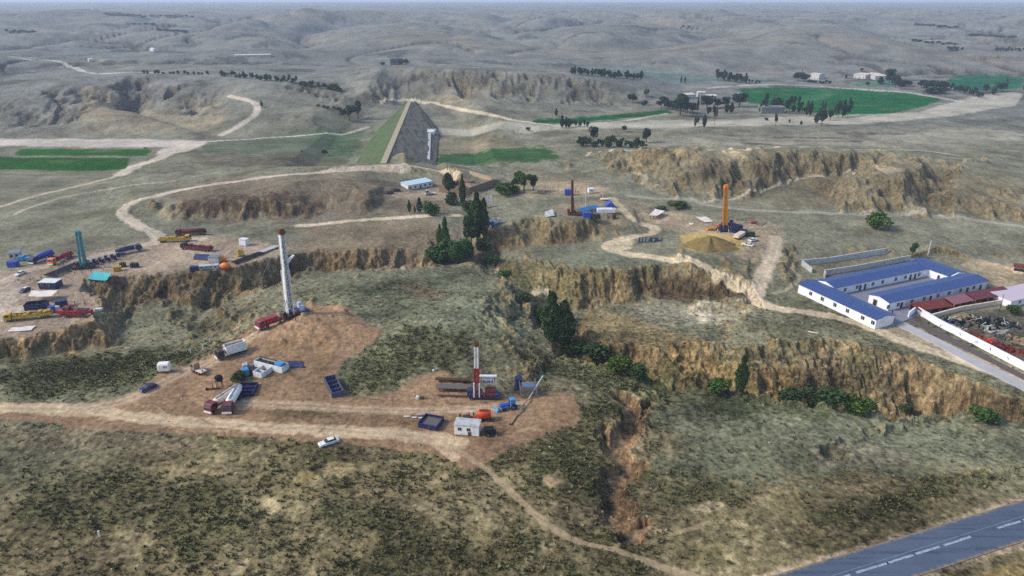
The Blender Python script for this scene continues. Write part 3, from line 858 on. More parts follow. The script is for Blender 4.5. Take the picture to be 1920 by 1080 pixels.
BLACK = mat('black_rubber', (22, 22, 24), 0.8)
DARK = mat('dark_iron', (46, 42, 44), 0.6, dirt=0.3)
STEEL = mat('galvanised_steel', (128, 132, 136), 0.45, 0.5, 0.3, dirt=0.3)
PIPE = mat('pipe_steel', (110, 104, 98), 0.6, 0.4, dirt=0.5)
GLASS = mat('dark_glass', (24, 32, 42), 0.12, 0.6, var=0.05)
SLATE = mat('slate_blue_paint', (74, 80, 112), 0.6, dirt=0.3)
BROWN = mat('brown_rust', (98, 56, 34), 0.8, dirt=0.2)
TIMBER = mat('bare_timber', (150, 128, 100), 0.85)
CANVAS = mat('white_sheet', (226, 214, 202), 0.85, var=0.08, dirt=0.15)
ADOBE = mat('adobe_plaster', (132, 110, 88), 0.95, var=0.2)
WALLW = mat('whitewash', (232, 232, 234), 0.8, var=0.05, scale=0.5, dirt=0.12)
ROOFB = mat('blue_sheet_roof', (60, 80, 128), 0.5, 0.4, var=0.10, scale=0.4)
LEAF_D = mat('dark_leaves', (56, 76, 40), 0.8, 0.2, var=0.75, scale=7)
LEAF_N = mat('blue_green_leaves', (38, 58, 44), 0.8, 0.2, var=0.75, scale=7)
LEAF_G = mat('green_leaves', (66, 94, 40), 0.8, 0.2, var=0.75, scale=7)
LEAF_B = mat('bright_leaves', (72, 92, 34), 0.8, 0.2, var=0.75, scale=7)
BARK = mat('bark', (92, 80, 66), 0.9)
CLOTH = [mat('cloth_' + n, c, 0.9) for n, c in (('navy', (26, 30, 60)), ('red', (150, 26, 30)), ('white', (214, 210, 204)), ('black', (26, 24, 26)), ('pink', (196, 150, 140)))]
SKIN = mat('skin', (150, 104, 80), 0.7)


class MB:
    """collects shapes of one part"""
    def __init__(s):
        s.v, s.f = [], []

    def add(s, vs_, fs):
        n = len(s.v)
        s.v += [tuple(v) for v in vs_]
        s.f += [tuple(i + n for i in f) for f in fs]
        return s

    def box(s, x0, x1, y0, y1, z0, z1, M=None, bev=0.0, taper=0.0):
        if bev:
            b = min(bev, (x1 - x0) * 0.45, (y1 - y0) * 0.45)
            ring = [(x0 + b, y0), (x1 - b, y0), (x1, y0 + b), (x1, y1 - b), (x1 - b, y1), (x0 + b, y1), (x0, y1 - b), (x0, y0 + b)]
        else:
            ring = [(x0, y0), (x1, y0), (x1, y1), (x0, y1)]
        n = len(ring)
        cx, cy = (x0 + x1) / 2, (y0 + y1) / 2
        vs_ = [Vector((x, y, z0)) for x, y in ring] + [Vector((cx + (x - cx) * (1 - taper), cy + (y - cy) * (1 - taper), z1)) for x, y in ring]
        if M is not None:
            vs_ = [M @ v for v in vs_]
        return s.add(vs_, [tuple(range(n - 1, -1, -1)), tuple(range(n, 2 * n))] + [(i, (i + 1) % n, n + (i + 1) % n, n + i) for i in range(n)])

    def prism(s, prof, a0, a1, axis='y', M=None):
        """profile (u, z) extruded; axis y: u is x; axis x: u is y"""
        if axis == 'y':
            vs_ = [Vector((u, a0, z)) for u, z in prof] + [Vector((u, a1, z)) for u, z in prof]
        else:
            vs_ = [Vector((a0, u, z)) for u, z in prof] + [Vector((a1, u, z)) for u, z in prof]
        if M is not None:
            vs_ = [M @ v for v in vs_]
        n = len(prof)
        return s.add(vs_, [tuple(range(n)), tuple(range(2 * n - 1, n - 1, -1))] + [(i, i + n, (i + 1) % n + n, (i + 1) % n) for i in range(n)])

    def tube(s, p, q, r0, r1=None, n=8):
        p, q = Vector(p), Vector(q)
        r1 = r0 if r1 is None else r1
        d = (q - p).normalized()
        a = d.orthogonal().normalized(); b = d.cross(a)
        vs_ = [p + (a * math.cos(t) + b * math.sin(t)) * r0 for t in [2 * math.pi * i / n for i in range(n)]]
        vs_ += [q + (a * math.cos(t) + b * math.sin(t)) * r1 for t in [2 * math.pi * i / n for i in range(n)]]
        return s.add(vs_, [tuple(range(n - 1, -1, -1)), tuple(range(n, 2 * n))] + [(i, (i + 1) % n, n + (i + 1) % n, n + i) for i in range(n)])

    def bar(s, p, q, w):
        return s.tube(p, q, w * 0.7, n=4)

    def sphere(s, c, r, n=10, m=7, sc=(1, 1, 1)):
        vs_, fs = [], []
        for j in range(m + 1):
            t = math.pi * j / m
            for i in range(n):
                a = 2 * math.pi * i / n
                vs_.append((c[0] + r * sc[0] * math.sin(t) * math.cos(a), c[1] + r * sc[1] * math.sin(t) * math.sin(a), c[2] + r * sc[2] * math.cos(t)))
        for j in range(m):
            for i in range(n):
                fs.append((j * n + i, (j + 1) * n + i, (j + 1) * n + (i + 1) % n, j * n + (i + 1) % n))
        return s.add(vs_, fs)

    def loft(s, secs, closed=True):
        """rings of equal length"""
        n = len(secs[0])
        vs_ = [v for r in secs for v in r]
        fs = [tuple(range(n - 1, -1, -1)), tuple(range((len(secs) - 1) * n, len(secs) * n))]
        for k in range(len(secs) - 1):
            for i in range(n):
                fs.append((k * n + i, k * n + (i + 1) % n, (k + 1) * n + (i + 1) % n, (k + 1) * n + i))
        return s.add(vs_, fs)

    def build(s, name, m, parent=None, smooth=False):
        me = bpy.data.meshes.new(name)
        me.from_pydata(s.v, [], s.f)
        me.materials.append(m)
        bm = bmesh.new(); bm.from_mesh(me)
        bmesh.ops.recalc_face_normals(bm, faces=bm.faces)
        bm.to_mesh(me); bm.free()
        if smooth:
            me.polygons.foreach_set('use_smooth', np.ones(len(me.polygons), bool))
        o = bpy.data.objects.new(name, me)
        COL.objects.link(o)
        o.parent = parent
        return o


def tag(o, label, cat, group=None, kind=None):
    if label:
        o['label'] = label
    if cat:
        o['category'] = cat
    if group:
        o['group'] = group
    if kind:
        o['kind'] = kind
    return o


def thing(name, label, cat, loc=(0, 0, 0), rz=0.0, group=None):
    o = bpy.data.objects.new(name, None)
    o.empty_display_size = 0.5
    COL.objects.link(o)
    o.location = loc; o.rotation_euler = (0, 0, rz)
    return tag(o, label, cat, group)


KIDS = {}


def copy_thing(src, loc, rz, label, group=None, sc=1.0, cat=None):
    def cp(o, par):
        c = o.copy(); COL.objects.link(c); c.parent = par
        for ch in [x for x in o.children]:
            cp(ch, c)
        return c
    c = cp(src, None)
    c.location = loc; c.rotation_euler = (0, 0, rz)
    c.scale = (sc, sc, sc) if not isinstance(sc, tuple) else sc
    c['label'] = label
    if group:
        c['group'] = group
    if cat:
        c['category'] = cat
    return c


def G(px, py, dz=0.0):
    p = raycast(px, py)
    return Vector((p.x, p.y, p.z + dz))


def head(a, b):
    p, q = raycast(*a), raycast(*b)
    return math.atan2(q.y - p.y, q.x - p.x)


def midp(a, b):
    return (raycast(*a) + raycast(*b)) / 2


def span(a, b):
    p, q = raycast(*a), raycast(*b)
    return math.hypot(q.x - p.x, q.y - p.y)


def top_z(base, py):
    """height above `base` of what the photograph shows at row py over that spot"""
    a, b, c = ray(960, py)
    # along the column of the photograph: depth is kept
    yv = 540 - py
    # solve (z) so that the point (base.x, base.y, z) projects to py
    k = yv / F_PX
    # camera coords: yc = Y*sP + (z-H)*cP ; dep = Y*cP - (z-H)*sP
    z = (k * base.y * cP - base.y * sP) / (cP + k * sP)
    return z + CAM_H - base.z


def wheels(parent, xs, y, r=0.5, w=0.3, name='wheel'):
    for x in xs:
        for sgn in (-1, 1):
            m = MB().tube((x, sgn * (y - w), r), (x, sgn * y, r), r, n=14)
            o = m.build(name, BLACK, parent)
            MB().tube((x, sgn * (y - 0.02), r), (x, sgn * (y + 0.02), r), r * 0.5, n=10).build('rim', STEEL, o)

# ------------------------------------------------------------------ earth dam
def earth_dam():
    zc = 7.0
    c0, c1 = Vector((*un(768, 190, zc), zc)), Vector((*un(720, 303, zc), zc))
    e = (c1 - c0)
    c1 = c0 + e * 1.02
    lt0, lt1 = G(712, 236), Vector((*un(662, 330, -3), -4))
    rt0, rt1 = G(806, 236), Vector((*un(812, 318, -3), -4))
    t = thing('earth_dam', 'long straight earth embankment dam with grassed left face and dark stone right face', 'dam')
    n = 40
    def lerp(a, b, k):
        return a + (b - a) * k
    for nm, side0, side1, m in (('grass_slope', lt0, lt1, mat('dam_grass', (78, 92, 52), 0.95, var=0.25, scale=0.15)), ('stone_slope', rt0, rt1, mat('dam_stone', (104, 99, 86), 0.95, var=0.4, scale=0.6))):
        sg = -1 if nm == 'grass_slope' else 1
        mb = MB()
        vs_, fs = [], []
        K = 9
        for i in range(n + 1):
            k = i / n
            a = lerp(c0, c1, k) + Vector((sg * 1.7, 0, 0))
            # the toe follows the abutment at the far end
            b = lerp(side0, side1, k)
            b = Vector((lerp(a, b, min(1, 0.08 + k * 2.2 if sg > 0 else 0.1 + k * 2.5)).x, a.y, -5)) if False else Vector((b.x, lerp(a, b, 1).y * 0 + a.y, 0))
            # width grows from nothing at the abutment
            wfull = (24.0 if sg < 0 else 29.0)
            kk = min(1.0, k * 2.6 + 0.06)
            b = Vector((a.x + sg * wfull * kk, a.y, zc - 13.0 * kk))
            for j in range(K + 1):
                q = lerp(a, b, j / K)
                q.z += random.uniform(-0.5, 0.5) * (0.35 if sg < 0 else 1.0) * (0 < j < K); q.x += random.uniform(-0.5, 0.5) * (0 < j)
                vs_.append(q)
        for i in range(n):
            for j in range(K):
                p = i * (K + 1) + j
                fs.append((p, p + 1, p + K + 2, p + K + 1))
        mb.add(vs_, fs)
        o = mb.build(nm, m, t)
    L, Rr = Vector((-1.9, 0, 0.3)), Vector((1.9, 0, 0.3))
    mb = MB()
    mb.loft([[c0 + L + Vector((0, 0, -1)), c0 + Rr + Vector((0, 0, -1)), c0 + Rr, c0 + L], [c1 + L + Vector((0, 0, -1)), c1 + Rr + Vector((0, 0, -1)), c1 + Rr, c1 + L]])
    mb.build('crest_road', mat('crest_gravel', (168, 156, 124), 0.95), t)
    # right toe drain and upper path
    mb = MB()
    pr = [(772, 192), (786, 212), (800, 232), (808, 244)]
    prev = None
    pts_ = [G(*q) for q in pr]
    for a, b in zip(pts_[:-1], pts_[1:]):
        mb.tube(a + Vector((3, 0, 0.6)), b + Vector((3, 0, 0.6)), 1.0, n=6)
    mb.build('toe_drain', DARK, t)
    # spillway
    s = G(806, 250)
    sp = thing('spillway', 'pale concrete spillway box and chute at the dam toe', 'spillway', s)
    MB().box(-2.5, 3.5, -2, 8, -3, 1.6).box(-3.5, 4.5, 8.01, 9.2, -3, 2.2).build('intake_box', WHITE, sp)
    e_ = G(803, 300) - s
    MB().loft([[Vector((-1.2, -2, -2)), Vector((1.2, -2, -2)), Vector((1.2, -2, 1)), Vector((-1.2, -2, 1))], [Vector((e_.x - 1.2, e_.y, e_.z - 2)), Vector((e_.x + 1.2, e_.y, e_.z - 2)), Vector((e_.x + 1.2, e_.y, e_.z + 0.6)), Vector((e_.x - 1.2, e_.y, e_.z + 0.6))]]).build('chute', GREYW, sp)


earth_dam()


# ------------------------------------------------------------------ asphalt road
def asphalt():
    m, nt, b = mat_new('asphalt')
    N, Lk = nt.nodes.new, nt.links.new
    tc = N('ShaderNodeTexCoord'); nz = N('ShaderNodeTexNoise'); nz.inputs['Scale'].default_value = 6; nz.inputs['Detail'].default_value = 8
    mp = N('ShaderNodeMapping'); mp.inputs['Rotation'].default_value = (0, 0, -math.atan2(rdy, rdx)); mp.inputs['Scale'].default_value = (0.04, 0.9, 1)
    n2_ = N('ShaderNodeTexNoise'); n2_.inputs['Scale'].default_value = 1.2; n2_.inputs['Detail'].default_value = 4
    Lk(tc.outputs['Object'], nz.inputs['Vector']); Lk(tc.outputs['Object'], mp.inputs['Vector']); Lk(mp.outputs[0], n2_.inputs['Vector'])
    ad = N('ShaderNodeMath'); ad.operation = 'ADD'; Lk(nz.outputs['Fac'], ad.inputs[0]); Lk(n2_.outputs['Fac'], ad.inputs[1])
    dt = N('ShaderNodeVectorMath'); dt.operation = 'DOT_PRODUCT'; dt.inputs[1].default_value = (-rdy, rdx, 0); Lk(tc.outputs['Object'], dt.inputs[0])
    sb = N('ShaderNodeMath'); sb.operation = 'SUBTRACT'; Lk(dt.outputs['Value'], sb.inputs[0]); sb.inputs[1].default_value = -59.5 * rdy + 99.9 * rdx
    ab = N('ShaderNodeMath'); ab.operation = 'ABSOLUTE'; Lk(sb.outputs[0], ab.inputs[0])
    n4_ = N('ShaderNodeTexNoise'); n4_.inputs['Scale'].default_value = 0.8; n4_.inputs['Detail'].default_value = 8; n4_.inputs['Roughness'].default_value = 0.7; Lk(tc.outputs['Object'], n4_.inputs['Vector'])
    ml = N('ShaderNodeMath'); ml.operation = 'MULTIPLY_ADD'; Lk(n4_.outputs['Fac'], ml.inputs[0]); ml.inputs[1].default_value = 2.4; Lk(ab.outputs[0], ml.inputs[2])
    em = N('ShaderNodeMapRange'); Lk(ml.outputs[0], em.inputs['Value']); em.inputs['From Min'].default_value = 5.15; em.inputs['From Max'].default_value = 5.8
    n5_ = N('ShaderNodeTexNoise'); n5_.inputs['Scale'].default_value = 0.12; n5_.inputs['Detail'].default_value = 3; Lk(tc.outputs['Object'], n5_.inputs['Vector'])
    pm_ = N('ShaderNodeMapRange'); Lk(n5_.outputs['Fac'], pm_.inputs['Value']); pm_.inputs['From Min'].default_value = 0.5; pm_.inputs['From Max'].default_value = 0.53; pm_.inputs['To Min'].default_value = 1.0; pm_.inputs['To Max'].default_value = 0.93
    cr = N('ShaderNodeValToRGB'); cr.color_ramp.elements[0].position = 0.7; cr.color_ramp.elements[0].color = tuple(lin((60, 70, 86))) + (1,)
    cr.color_ramp.elements[1].position = 1.25; cr.color_ramp.elements[1].color = tuple(lin((86, 96, 112))) + (1,)
    Lk(ad.outputs[0], cr.inputs[0])
    sc_ = N('ShaderNodeVectorMath'); sc_.operation = 'SCALE'; Lk(cr.outputs[0], sc_.inputs[0]); Lk(pm_.outputs[0], sc_.inputs['Scale'])
    mx = N('ShaderNodeMix'); mx.data_type = 'RGBA'; Lk(em.outputs[0], mx.inputs[0]); Lk(sc_.outputs[0], mx.inputs[6]); mx.inputs[7].default_value = tuple(lin((140, 122, 98))) + (1,)
    Lk(mx.outputs[2], b.inputs['Base Color'])
    b.inputs['Roughness'].default_value = 0.65
    base = Vector((59.5, 99.9, 0)); d = Vector((rdx, rdy, 0)); nrm = Vector((-rdy, rdx, 0))
    hw = 4.6

    def strip(a0, a1, w0, w1, z, th):
        q = [base + d * a0 + nrm * w0, base + d * a1 + nrm * w0, base + d * a1 + nrm * w1, base + d * a0 + nrm * w1]
        return [Vector((p.x, p.y, z - th)) for p in q] + [Vector((p.x, p.y, z)) for p in q]
    FS = [(3, 2, 1, 0), (4, 5, 6, 7), (0, 1, 5, 4), (1, 2, 6, 5), (2, 3, 7, 6), (3, 0, 4, 7)]
    mb = MB().add(strip(-60, 140, -hw, hw, -1.42, 0.25), FS)
    o = mb.build('paved_road', m); o['kind'] = 'structure'
    pm = mat('worn_road_paint', (150, 158, 168), 0.8, var=0.5, scale=3.0)
    mb = MB()
    random.seed(4)
    a = -30.0
    mb2 = MB()
    while a < 80:
        ln = 5.5
        k = 0
        if random.random() < 0.15:
            a += 7.4
            continue
        while k < ln:                      # each dash is broken by wear
            seg = random.uniform(1.6, 3.2)
            w0 = -0.35 + random.uniform(-0.05, 0.05)
            mb2.add(strip(a + k, a + k + seg, w0, w0 + random.uniform(0.45, 0.55), -1.405, 0.012), FS)
            k += seg + random.choice([0.03, 0.08, 0.15])
        a += 7.4
    for s0 in (0.75,):
        a = -40
        while a < 120:
            ln = random.uniform(4, 11)
            mb.add(strip(a, a + ln, s0, s0 + 0.13, -1.405, 0.012), FS); a += ln + random.uniform(0.1, 0.5)
    mb.build('line_marking', mat('faded_road_paint', (120, 130, 152), 0.7, var=0.3, scale=3.0), o)
    mb2.build('centre_marking', pm, o)


asphalt()


# ------------------------------------------------------------------ the blue roofed courtyard building
def courtyard():
    gz = -3.6
    A = Vector((*un(1499, 549, gz), gz))                      # outer corner, far end of the front wing
    a = (Vector((*un(1640, 616, gz), gz)) - A); LA = a.length; a.normalize()
    b = Vector((-a.y, a.x, 0))
    if b.x < 0:
        b = -b
    ang = math.atan2(b.y, b.x)
    t = thing('courtyard_building', 'long white single-storey building with blue sheet roofs wrapped round a narrow courtyard', 'building', A, ang)
    # local frame: x along b (to the right), y = away from camera ( -a ), so the front wing runs along -y
    h = 3.3
    wd = 8.6

    def loc(p, z=gz):
        v = Vector((*un(p[0], p[1], z), z)) - A
        return v.dot(b), v.dot(-a)
    cA, cB = loc((1656, 580)), loc((1853, 545))
    bA, bB = loc((1589, 549)), loc((1762, 514))
    print('court', LA, cA, cB, bA, bB, loc((1679, 608)))
    yb0 = (bA[1] + bB[1]) / 2                      # courtyard face of the back wing
    yb1 = yb0 + 8.5
    yc0 = (cA[1] + cB[1]) / 2                      # front face of the centre wing
    yc1 = yc0 + 8.5
    xr = cB[0] + 1.0
    x_c0 = cA[0]
    wings = [  # x0, x1, y0, y1, ridge along
        ('front_wall', 0, wd, -LA, yb1, 'y'),
        ('back_wall', wd, xr - 9.5, yb0, yb1, 'x'),
        ('end_wall', xr - 9.5, xr, yc1, yb1, 'y'),
        ('centre_wall', x_c0, xr, yc0, yc1, 'x'),
    ]
    for nm, x0, x1, y0, y1, ax in wings:
        MB().box(x0, x1, y0, y1, -1.5, h).build('wall', WALLW, t)
        ov = 0.45
        mb = MB()
        rise = 1.0
        zt = h + 0.003
        e0 = (x0 - ov, x1 + ov, y0 - ov, y1 + ov)
        if nm == 'back_wall':
            e0 = (x0 + 0.5, x1 + 0.45, y0 - ov, y1 + ov); zt += 0.05
        if nm == 'end_wall':
            e0 = (x0 - ov, x1 + ov, y0 + 0.5, y1 + ov); zt += 0.1
        X0, X1, Y0, Y1 = e0
        if ax == 'x':
            ym = (Y0 + Y1) / 2
            mb.prism([(Y0, zt), (ym, zt + rise), (Y1, zt), (Y1, zt + 0.12), (ym, zt + rise + 0.12), (Y0, zt + 0.12)], X0, X1, 'x')
            mb2 = MB().prism([(y0 + 0.02, h), (ym, zt + rise), (y1 - 0.02, h)], x0 + 0.02, x1 - 0.02, 'x')
            rf = mb.build('roof', ROOFB, t)
            mr_ = MB()
            xx = X0 + 0.6
            while xx < X1:
                mr_.box(xx, xx + 0.07, Y0, ym, 0, 0.06, Matrix(((1, 0, 0, 0), (0, 1, 0, 0), (0, 2 * rise / (Y1 - Y0), 1, zt + 0.12 - 2 * rise / (Y1 - Y0) * Y0), (0, 0, 0, 1))))
                xx += 1.6
            mr_.build('seam', ROOFB, rf)
        else:
            xm = (X0 + X1) / 2
            mb.prism([(X0, zt), (xm, zt + rise), (X1, zt), (X1, zt + 0.12), (xm, zt + rise + 0.12), (X0, zt + 0.12)], Y0, Y1, 'y')
            mb2 = MB().prism([(x0 + 0.02, h), (xm, zt + rise), (x1 - 0.02, h)], y0 + 0.02, y1 - 0.02, 'y')
            rf = mb.build('roof', ROOFB, t)
            mr_ = MB()
            yy = Y0 + 0.6
            k_ = 2 * rise / (X1 - X0)
            while yy < Y1:
                mr_.box(X0, xm, yy, yy + 0.07, 0, 0.06, Matrix(((1, 0, 0, 0), (0, 1, 0, 0), (k_, 0, 1, zt + 0.12 - k_ * X0), (0, 0, 0, 1))))
                yy += 1.6
            mr_.build('seam', ROOFB, rf)
        mb2.build('gable', WALLW, t)

    def win(x, y, ax, w=1.0, z0=1.1, z1=2.4, door=False):
        """opening on a face; ax 'x-' : face looking to -x, 'y-' : face looking to -y"""
        nm = 'door' if door else 'window'
        if door:
            z0, z1 = 0.05, 2.3
        d = 0.05
        fr, pn = MB(), MB()
        if ax == 'y-':
            fr.box(x - w / 2 - 0.12, x + w / 2 + 0.12, y - d, y + 0.02, z0 - 0.12, z1 + 0.12)
            pn.box(x - w / 2, x + w / 2, y - d - 0.03, y - d + 0.01, z0, z1)
            bar = MB().box(x - 0.04, x + 0.04, y - d - 0.05, y - d, z0, z1)
        else:
            fr.box(x - d, x + 0.02, y - w / 2 - 0.12, y + w / 2 + 0.12, z0 - 0.12, z1 + 0.12)
            pn.box(x - d - 0.03, x - d + 0.01, y - w / 2, y + w / 2, z0, z1)
            bar = MB().box(x - d - 0.05, x - d, y - 0.04, y + 0.04, z0, z1)
        o = fr.build(nm, GREYW, t)
        pn.build('leaf' if door else 'pane', DARK if door else GLASS, o)
        if not door:
            bar.build('mullion', WHITE, o)
    Lf = LA + yb1
    for px, py in ((1511, 552), (1534, 562), (1558, 573), (1582, 584), (1608, 598), (1631, 606)):
        q = loc((px, py), gz + 1.8)
        # distance along the wall only
        win(0, q[1], 'x-', 1.3)
    for px, py, dr in ((1585, 544, 0), (1607, 539, 0), (1618, 540, 1), (1627, 538, 1), (1637, 533, 0), (1657, 530, 0), (1682, 525, 0), (1702, 522, 0), (1712, 520, 1), (1720, 518, 1), (1729, 517, 0), (1749, 513, 0)):
        q = loc((px, py), gz + 1.6)
        win(q[0], yb0, 'y-', 1.2 if not dr else 1.0, door=bool(dr))
    for px, py, dr in ((1662, 575, 0), (1681, 571, 0), (1691, 571, 1), (1708, 566, 0), (1732, 561, 0), (1749, 560, 1), (1760, 556, 0), (1780, 551, 0), (1804, 547, 0), (1820, 545, 1), (1831, 542, 0), (1849, 541, 1)):
        q = loc((px, py), gz + 1.5)
        win(q[0], yc0, 'y-', 1.3 if not dr else 1.1, door=bool(dr))
    for yy in (yc1 + 2.2, yc1 + 4.6):
        win(xr - 9.5, yy, 'x-', 1.0, door=True)
    win(x_c0, yc0 + 5.6, 'x-', 1.6, door=True)
    # concrete yard (structure)
    m = MB()
    q = [(wd - 1, -LA - 1), (xr + 3, -LA + 9.5), (xr + 3, yb0 + 0.5), (wd - 1, yb0 + 0.5)]
    R3 = Matrix.Rotation(ang, 3, 'Z')
    P = [A + R3 @ Vector((x, y, 0)) for x, y in q]
    m.add([Vector((p.x, p.y, gz - 1.0)) for p in P] + [Vector((p.x, p.y, gz + 0.14)) for p in P], [(3, 2, 1, 0), (4, 5, 6, 7), (0, 1, 5, 4), (1, 2, 6, 5), (2, 3, 7, 6), (3, 0, 4, 7)])
    o = m.build('paved_yard', mat('yard_concrete', (128, 128, 138), 0.9, scale=0.3, var=0.12)); o['kind'] = 'structure'
    return gz


GZ = courtyard()


def wall_line(pix, hgt, thick, name, label, cat, m, z=None, posts=0, group=None, pm=None):
    """a wall that follows a line on the ground"""
    base = [G(*p) if z is None else Vector((*un(p[0], p[1], z), z)) for p in pix]
    t = thing(name, label, cat, base[0], 0, group)
    L_ = [p - base[0] for p in base]
    mb = MB()
    for i, (p, q) in enumerate(zip(L_[:-1], L_[1:])):
        d = (q - p); d.z = 0
        n_ = Vector((-d.y, d.x, 0)).normalized() * (thick / 2)
        ex = d.normalized() * (thick / 2) * (1 if i < len(L_) - 2 else 0)
        p2 = p + Vector((0, 0, 0.003 * i)); q2 = q + ex + Vector((0, 0, 0.003 * i))
        mb.loft([[p2 - n_ + Vector((0, 0, -0.8)), p2 + n_ + Vector((0, 0, -0.8)), p2 + n_ + Vector((0, 0, hgt)), p2 - n_ + Vector((0, 0, hgt))],
                 [q2 - n_ + Vector((0, 0, -0.8)), q2 + n_ + Vector((0, 0, -0.8)), q2 + n_ + Vector((0, 0, hgt)), q2 - n_ + Vector((0, 0, hgt))]])
    mb.build('wall_panel', m, t)
    mc = MB()
    for i, (p, q) in enumerate(zip(L_[:-1], L_[1:])):
        d = (q - p); d.z = 0
        n_ = Vector((-d.y, d.x, 0)).normalized() * (thick / 2 + 0.08)
        o0, o1 = Vector((0, 0, hgt + 0.01 * i + 0.01)), Vector((0, 0, hgt + 0.13 + 0.01 * i))
        mc.loft([[p - n_ + o0, p + n_ + o0, p + n_ + o1, p - n_ + o1], [q - n_ + o0, q + n_ + o0, q + n_ + o1, q - n_ + o1]])
    mc.build('coping', pm or m, t)
    return t, base


def gun_walls():
    wall_line([(1503, 497), (1555, 492), (1664, 474)], 2.2, 0.4, 'boundary_wall', 'pale low boundary wall farthest behind the blue roofed building', 'wall', GREYW)
    wall_line([(1503, 497), (1522, 512)], 2.0, 0.4, 'boundary_wall', 'short white wall stub at the left end of the far enclosure', 'wall', GREYW)
    wall_line([(1546, 522), (1545, 516), (1600, 508), (1706, 488)], 2.2, 0.4, 'boundary_wall', 'pale boundary wall running just behind the back wing of the blue roofed building', 'wall', GREYW)
    t, base = wall_line([(1702, 597), (1716, 586), (1735, 597), (1760, 612), (1840, 653), (1930, 700), (2000, 738)], 2.4, 0.35, 'roadside_wall', 'long whitewashed wall with small dark marks beside the grey lane', 'wall', WALLW, z=-3.9, pm=WALLW)
    # painted marks on it
    mk = MB()
    for k, (px, py) in enumerate(((1786, 628), (1820, 643), (1852, 655), (1892, 671))):
        q = Vector((*un(px, py, -2.6), -2.6)) - base[0]
        a0 = base[4] - base[3]; a0.z = 0; a0.normalize()
        # put the mark on the roadside face
        d = q - (base[3] - base[0]); s_ = d.dot(a0)
        nn = Vector((a0.y, -a0.x, 0))
        if nn.y > 0:
            nn = -nn
        seg0 = base[3] if px < 1830 else base[4]
        a1 = (base[4] - base[3] if px < 1830 else base[5] - base[4]); a1.z = 0; a1.normalize()
        n1_ = Vector((a1.y, -a1.x, 0)); n1_ = -n1_ if n1_.y > 0 else n1_
        s_ = (q - (seg0 - base[0])).dot(a1)
        c = (seg0 - base[0]) + a1 * s_ + n1_ * 0.20
        for (dx, z0, z1, w) in [((-0.25, 1.1, 1.8, 0.14), (0.15, 0.8, 1.5, 0.16)), ((-0.3, 1.0, 1.6, 0.2), (0.25, 1.1, 1.7, 0.14)), ((0.0, 0.9, 1.8, 0.3), (0.2, 1.0, 1.3, 0.1)), ((-0.3, 1.2, 1.7, 0.2), (0.2, 0.8, 1.7, 0.16))][k]:
            p = c + a1 * dx
            mk.loft([[p + Vector((0, 0, z0)), p + n1_ * 0.03 + Vector((0, 0, z0)), p + n1_ * 0.03 + Vector((0, 0, z1)), p + Vector((0, 0, z1))], [v + a1 * w for v in (p + Vector((0, 0, z0)), p + n1_ * 0.03 + Vector((0, 0, z0)), p + n1_ * 0.03 + Vector((0, 0, z1)), p + Vector((0, 0, z1)))]])
    mk.build('painted_mark', DARK, t)
    wall_line([(1744, 598), (1766, 592), (1800, 583), (1902, 566)], 1.6, 0.5, 'yard_wall', 'cream inner wall between the red sheds and the scrap yard', 'wall', CREAM, z=-3.9)
    # lane along the wall
    for nm, pix, w0, w1, rgb, zz in (('lane', [(1690, 606), (1760, 640), (1840, 682), (1930, 728), (2010, 770)], -3.2, 1.6, (176, 172, 170), 0.12), ('lane_kerb_strip', [(1702, 600), (1760, 626), (1840, 667), (1930, 713), (2010, 754)], -1.6, 1.5, (96, 84, 82), 0.22)):
        base = [G(*p) for p in pix]
        mb = MB(); secs = []
        for i, p in enumerate(base):
            d = (base[min(i + 1, len(base) - 1)] - base[max(i - 1, 0)]); d.z = 0
            n_ = Vector((-d.y, d.x, 0)).normalized()
            secs.append([p + n_ * w0 + Vector((0, 0, -0.6)), p + n_ * w1 + Vector((0, 0, -0.6)), p + n_ * w1 + Vector((0, 0, zz)), p + n_ * w0 + Vector((0, 0, zz))])
        mb.loft(secs)
        o = mb.build(nm, mat(nm + '_concrete', rgb, 0.9, scale=0.4, var=0.12)); o['kind'] = 'structure'


gun_walls()


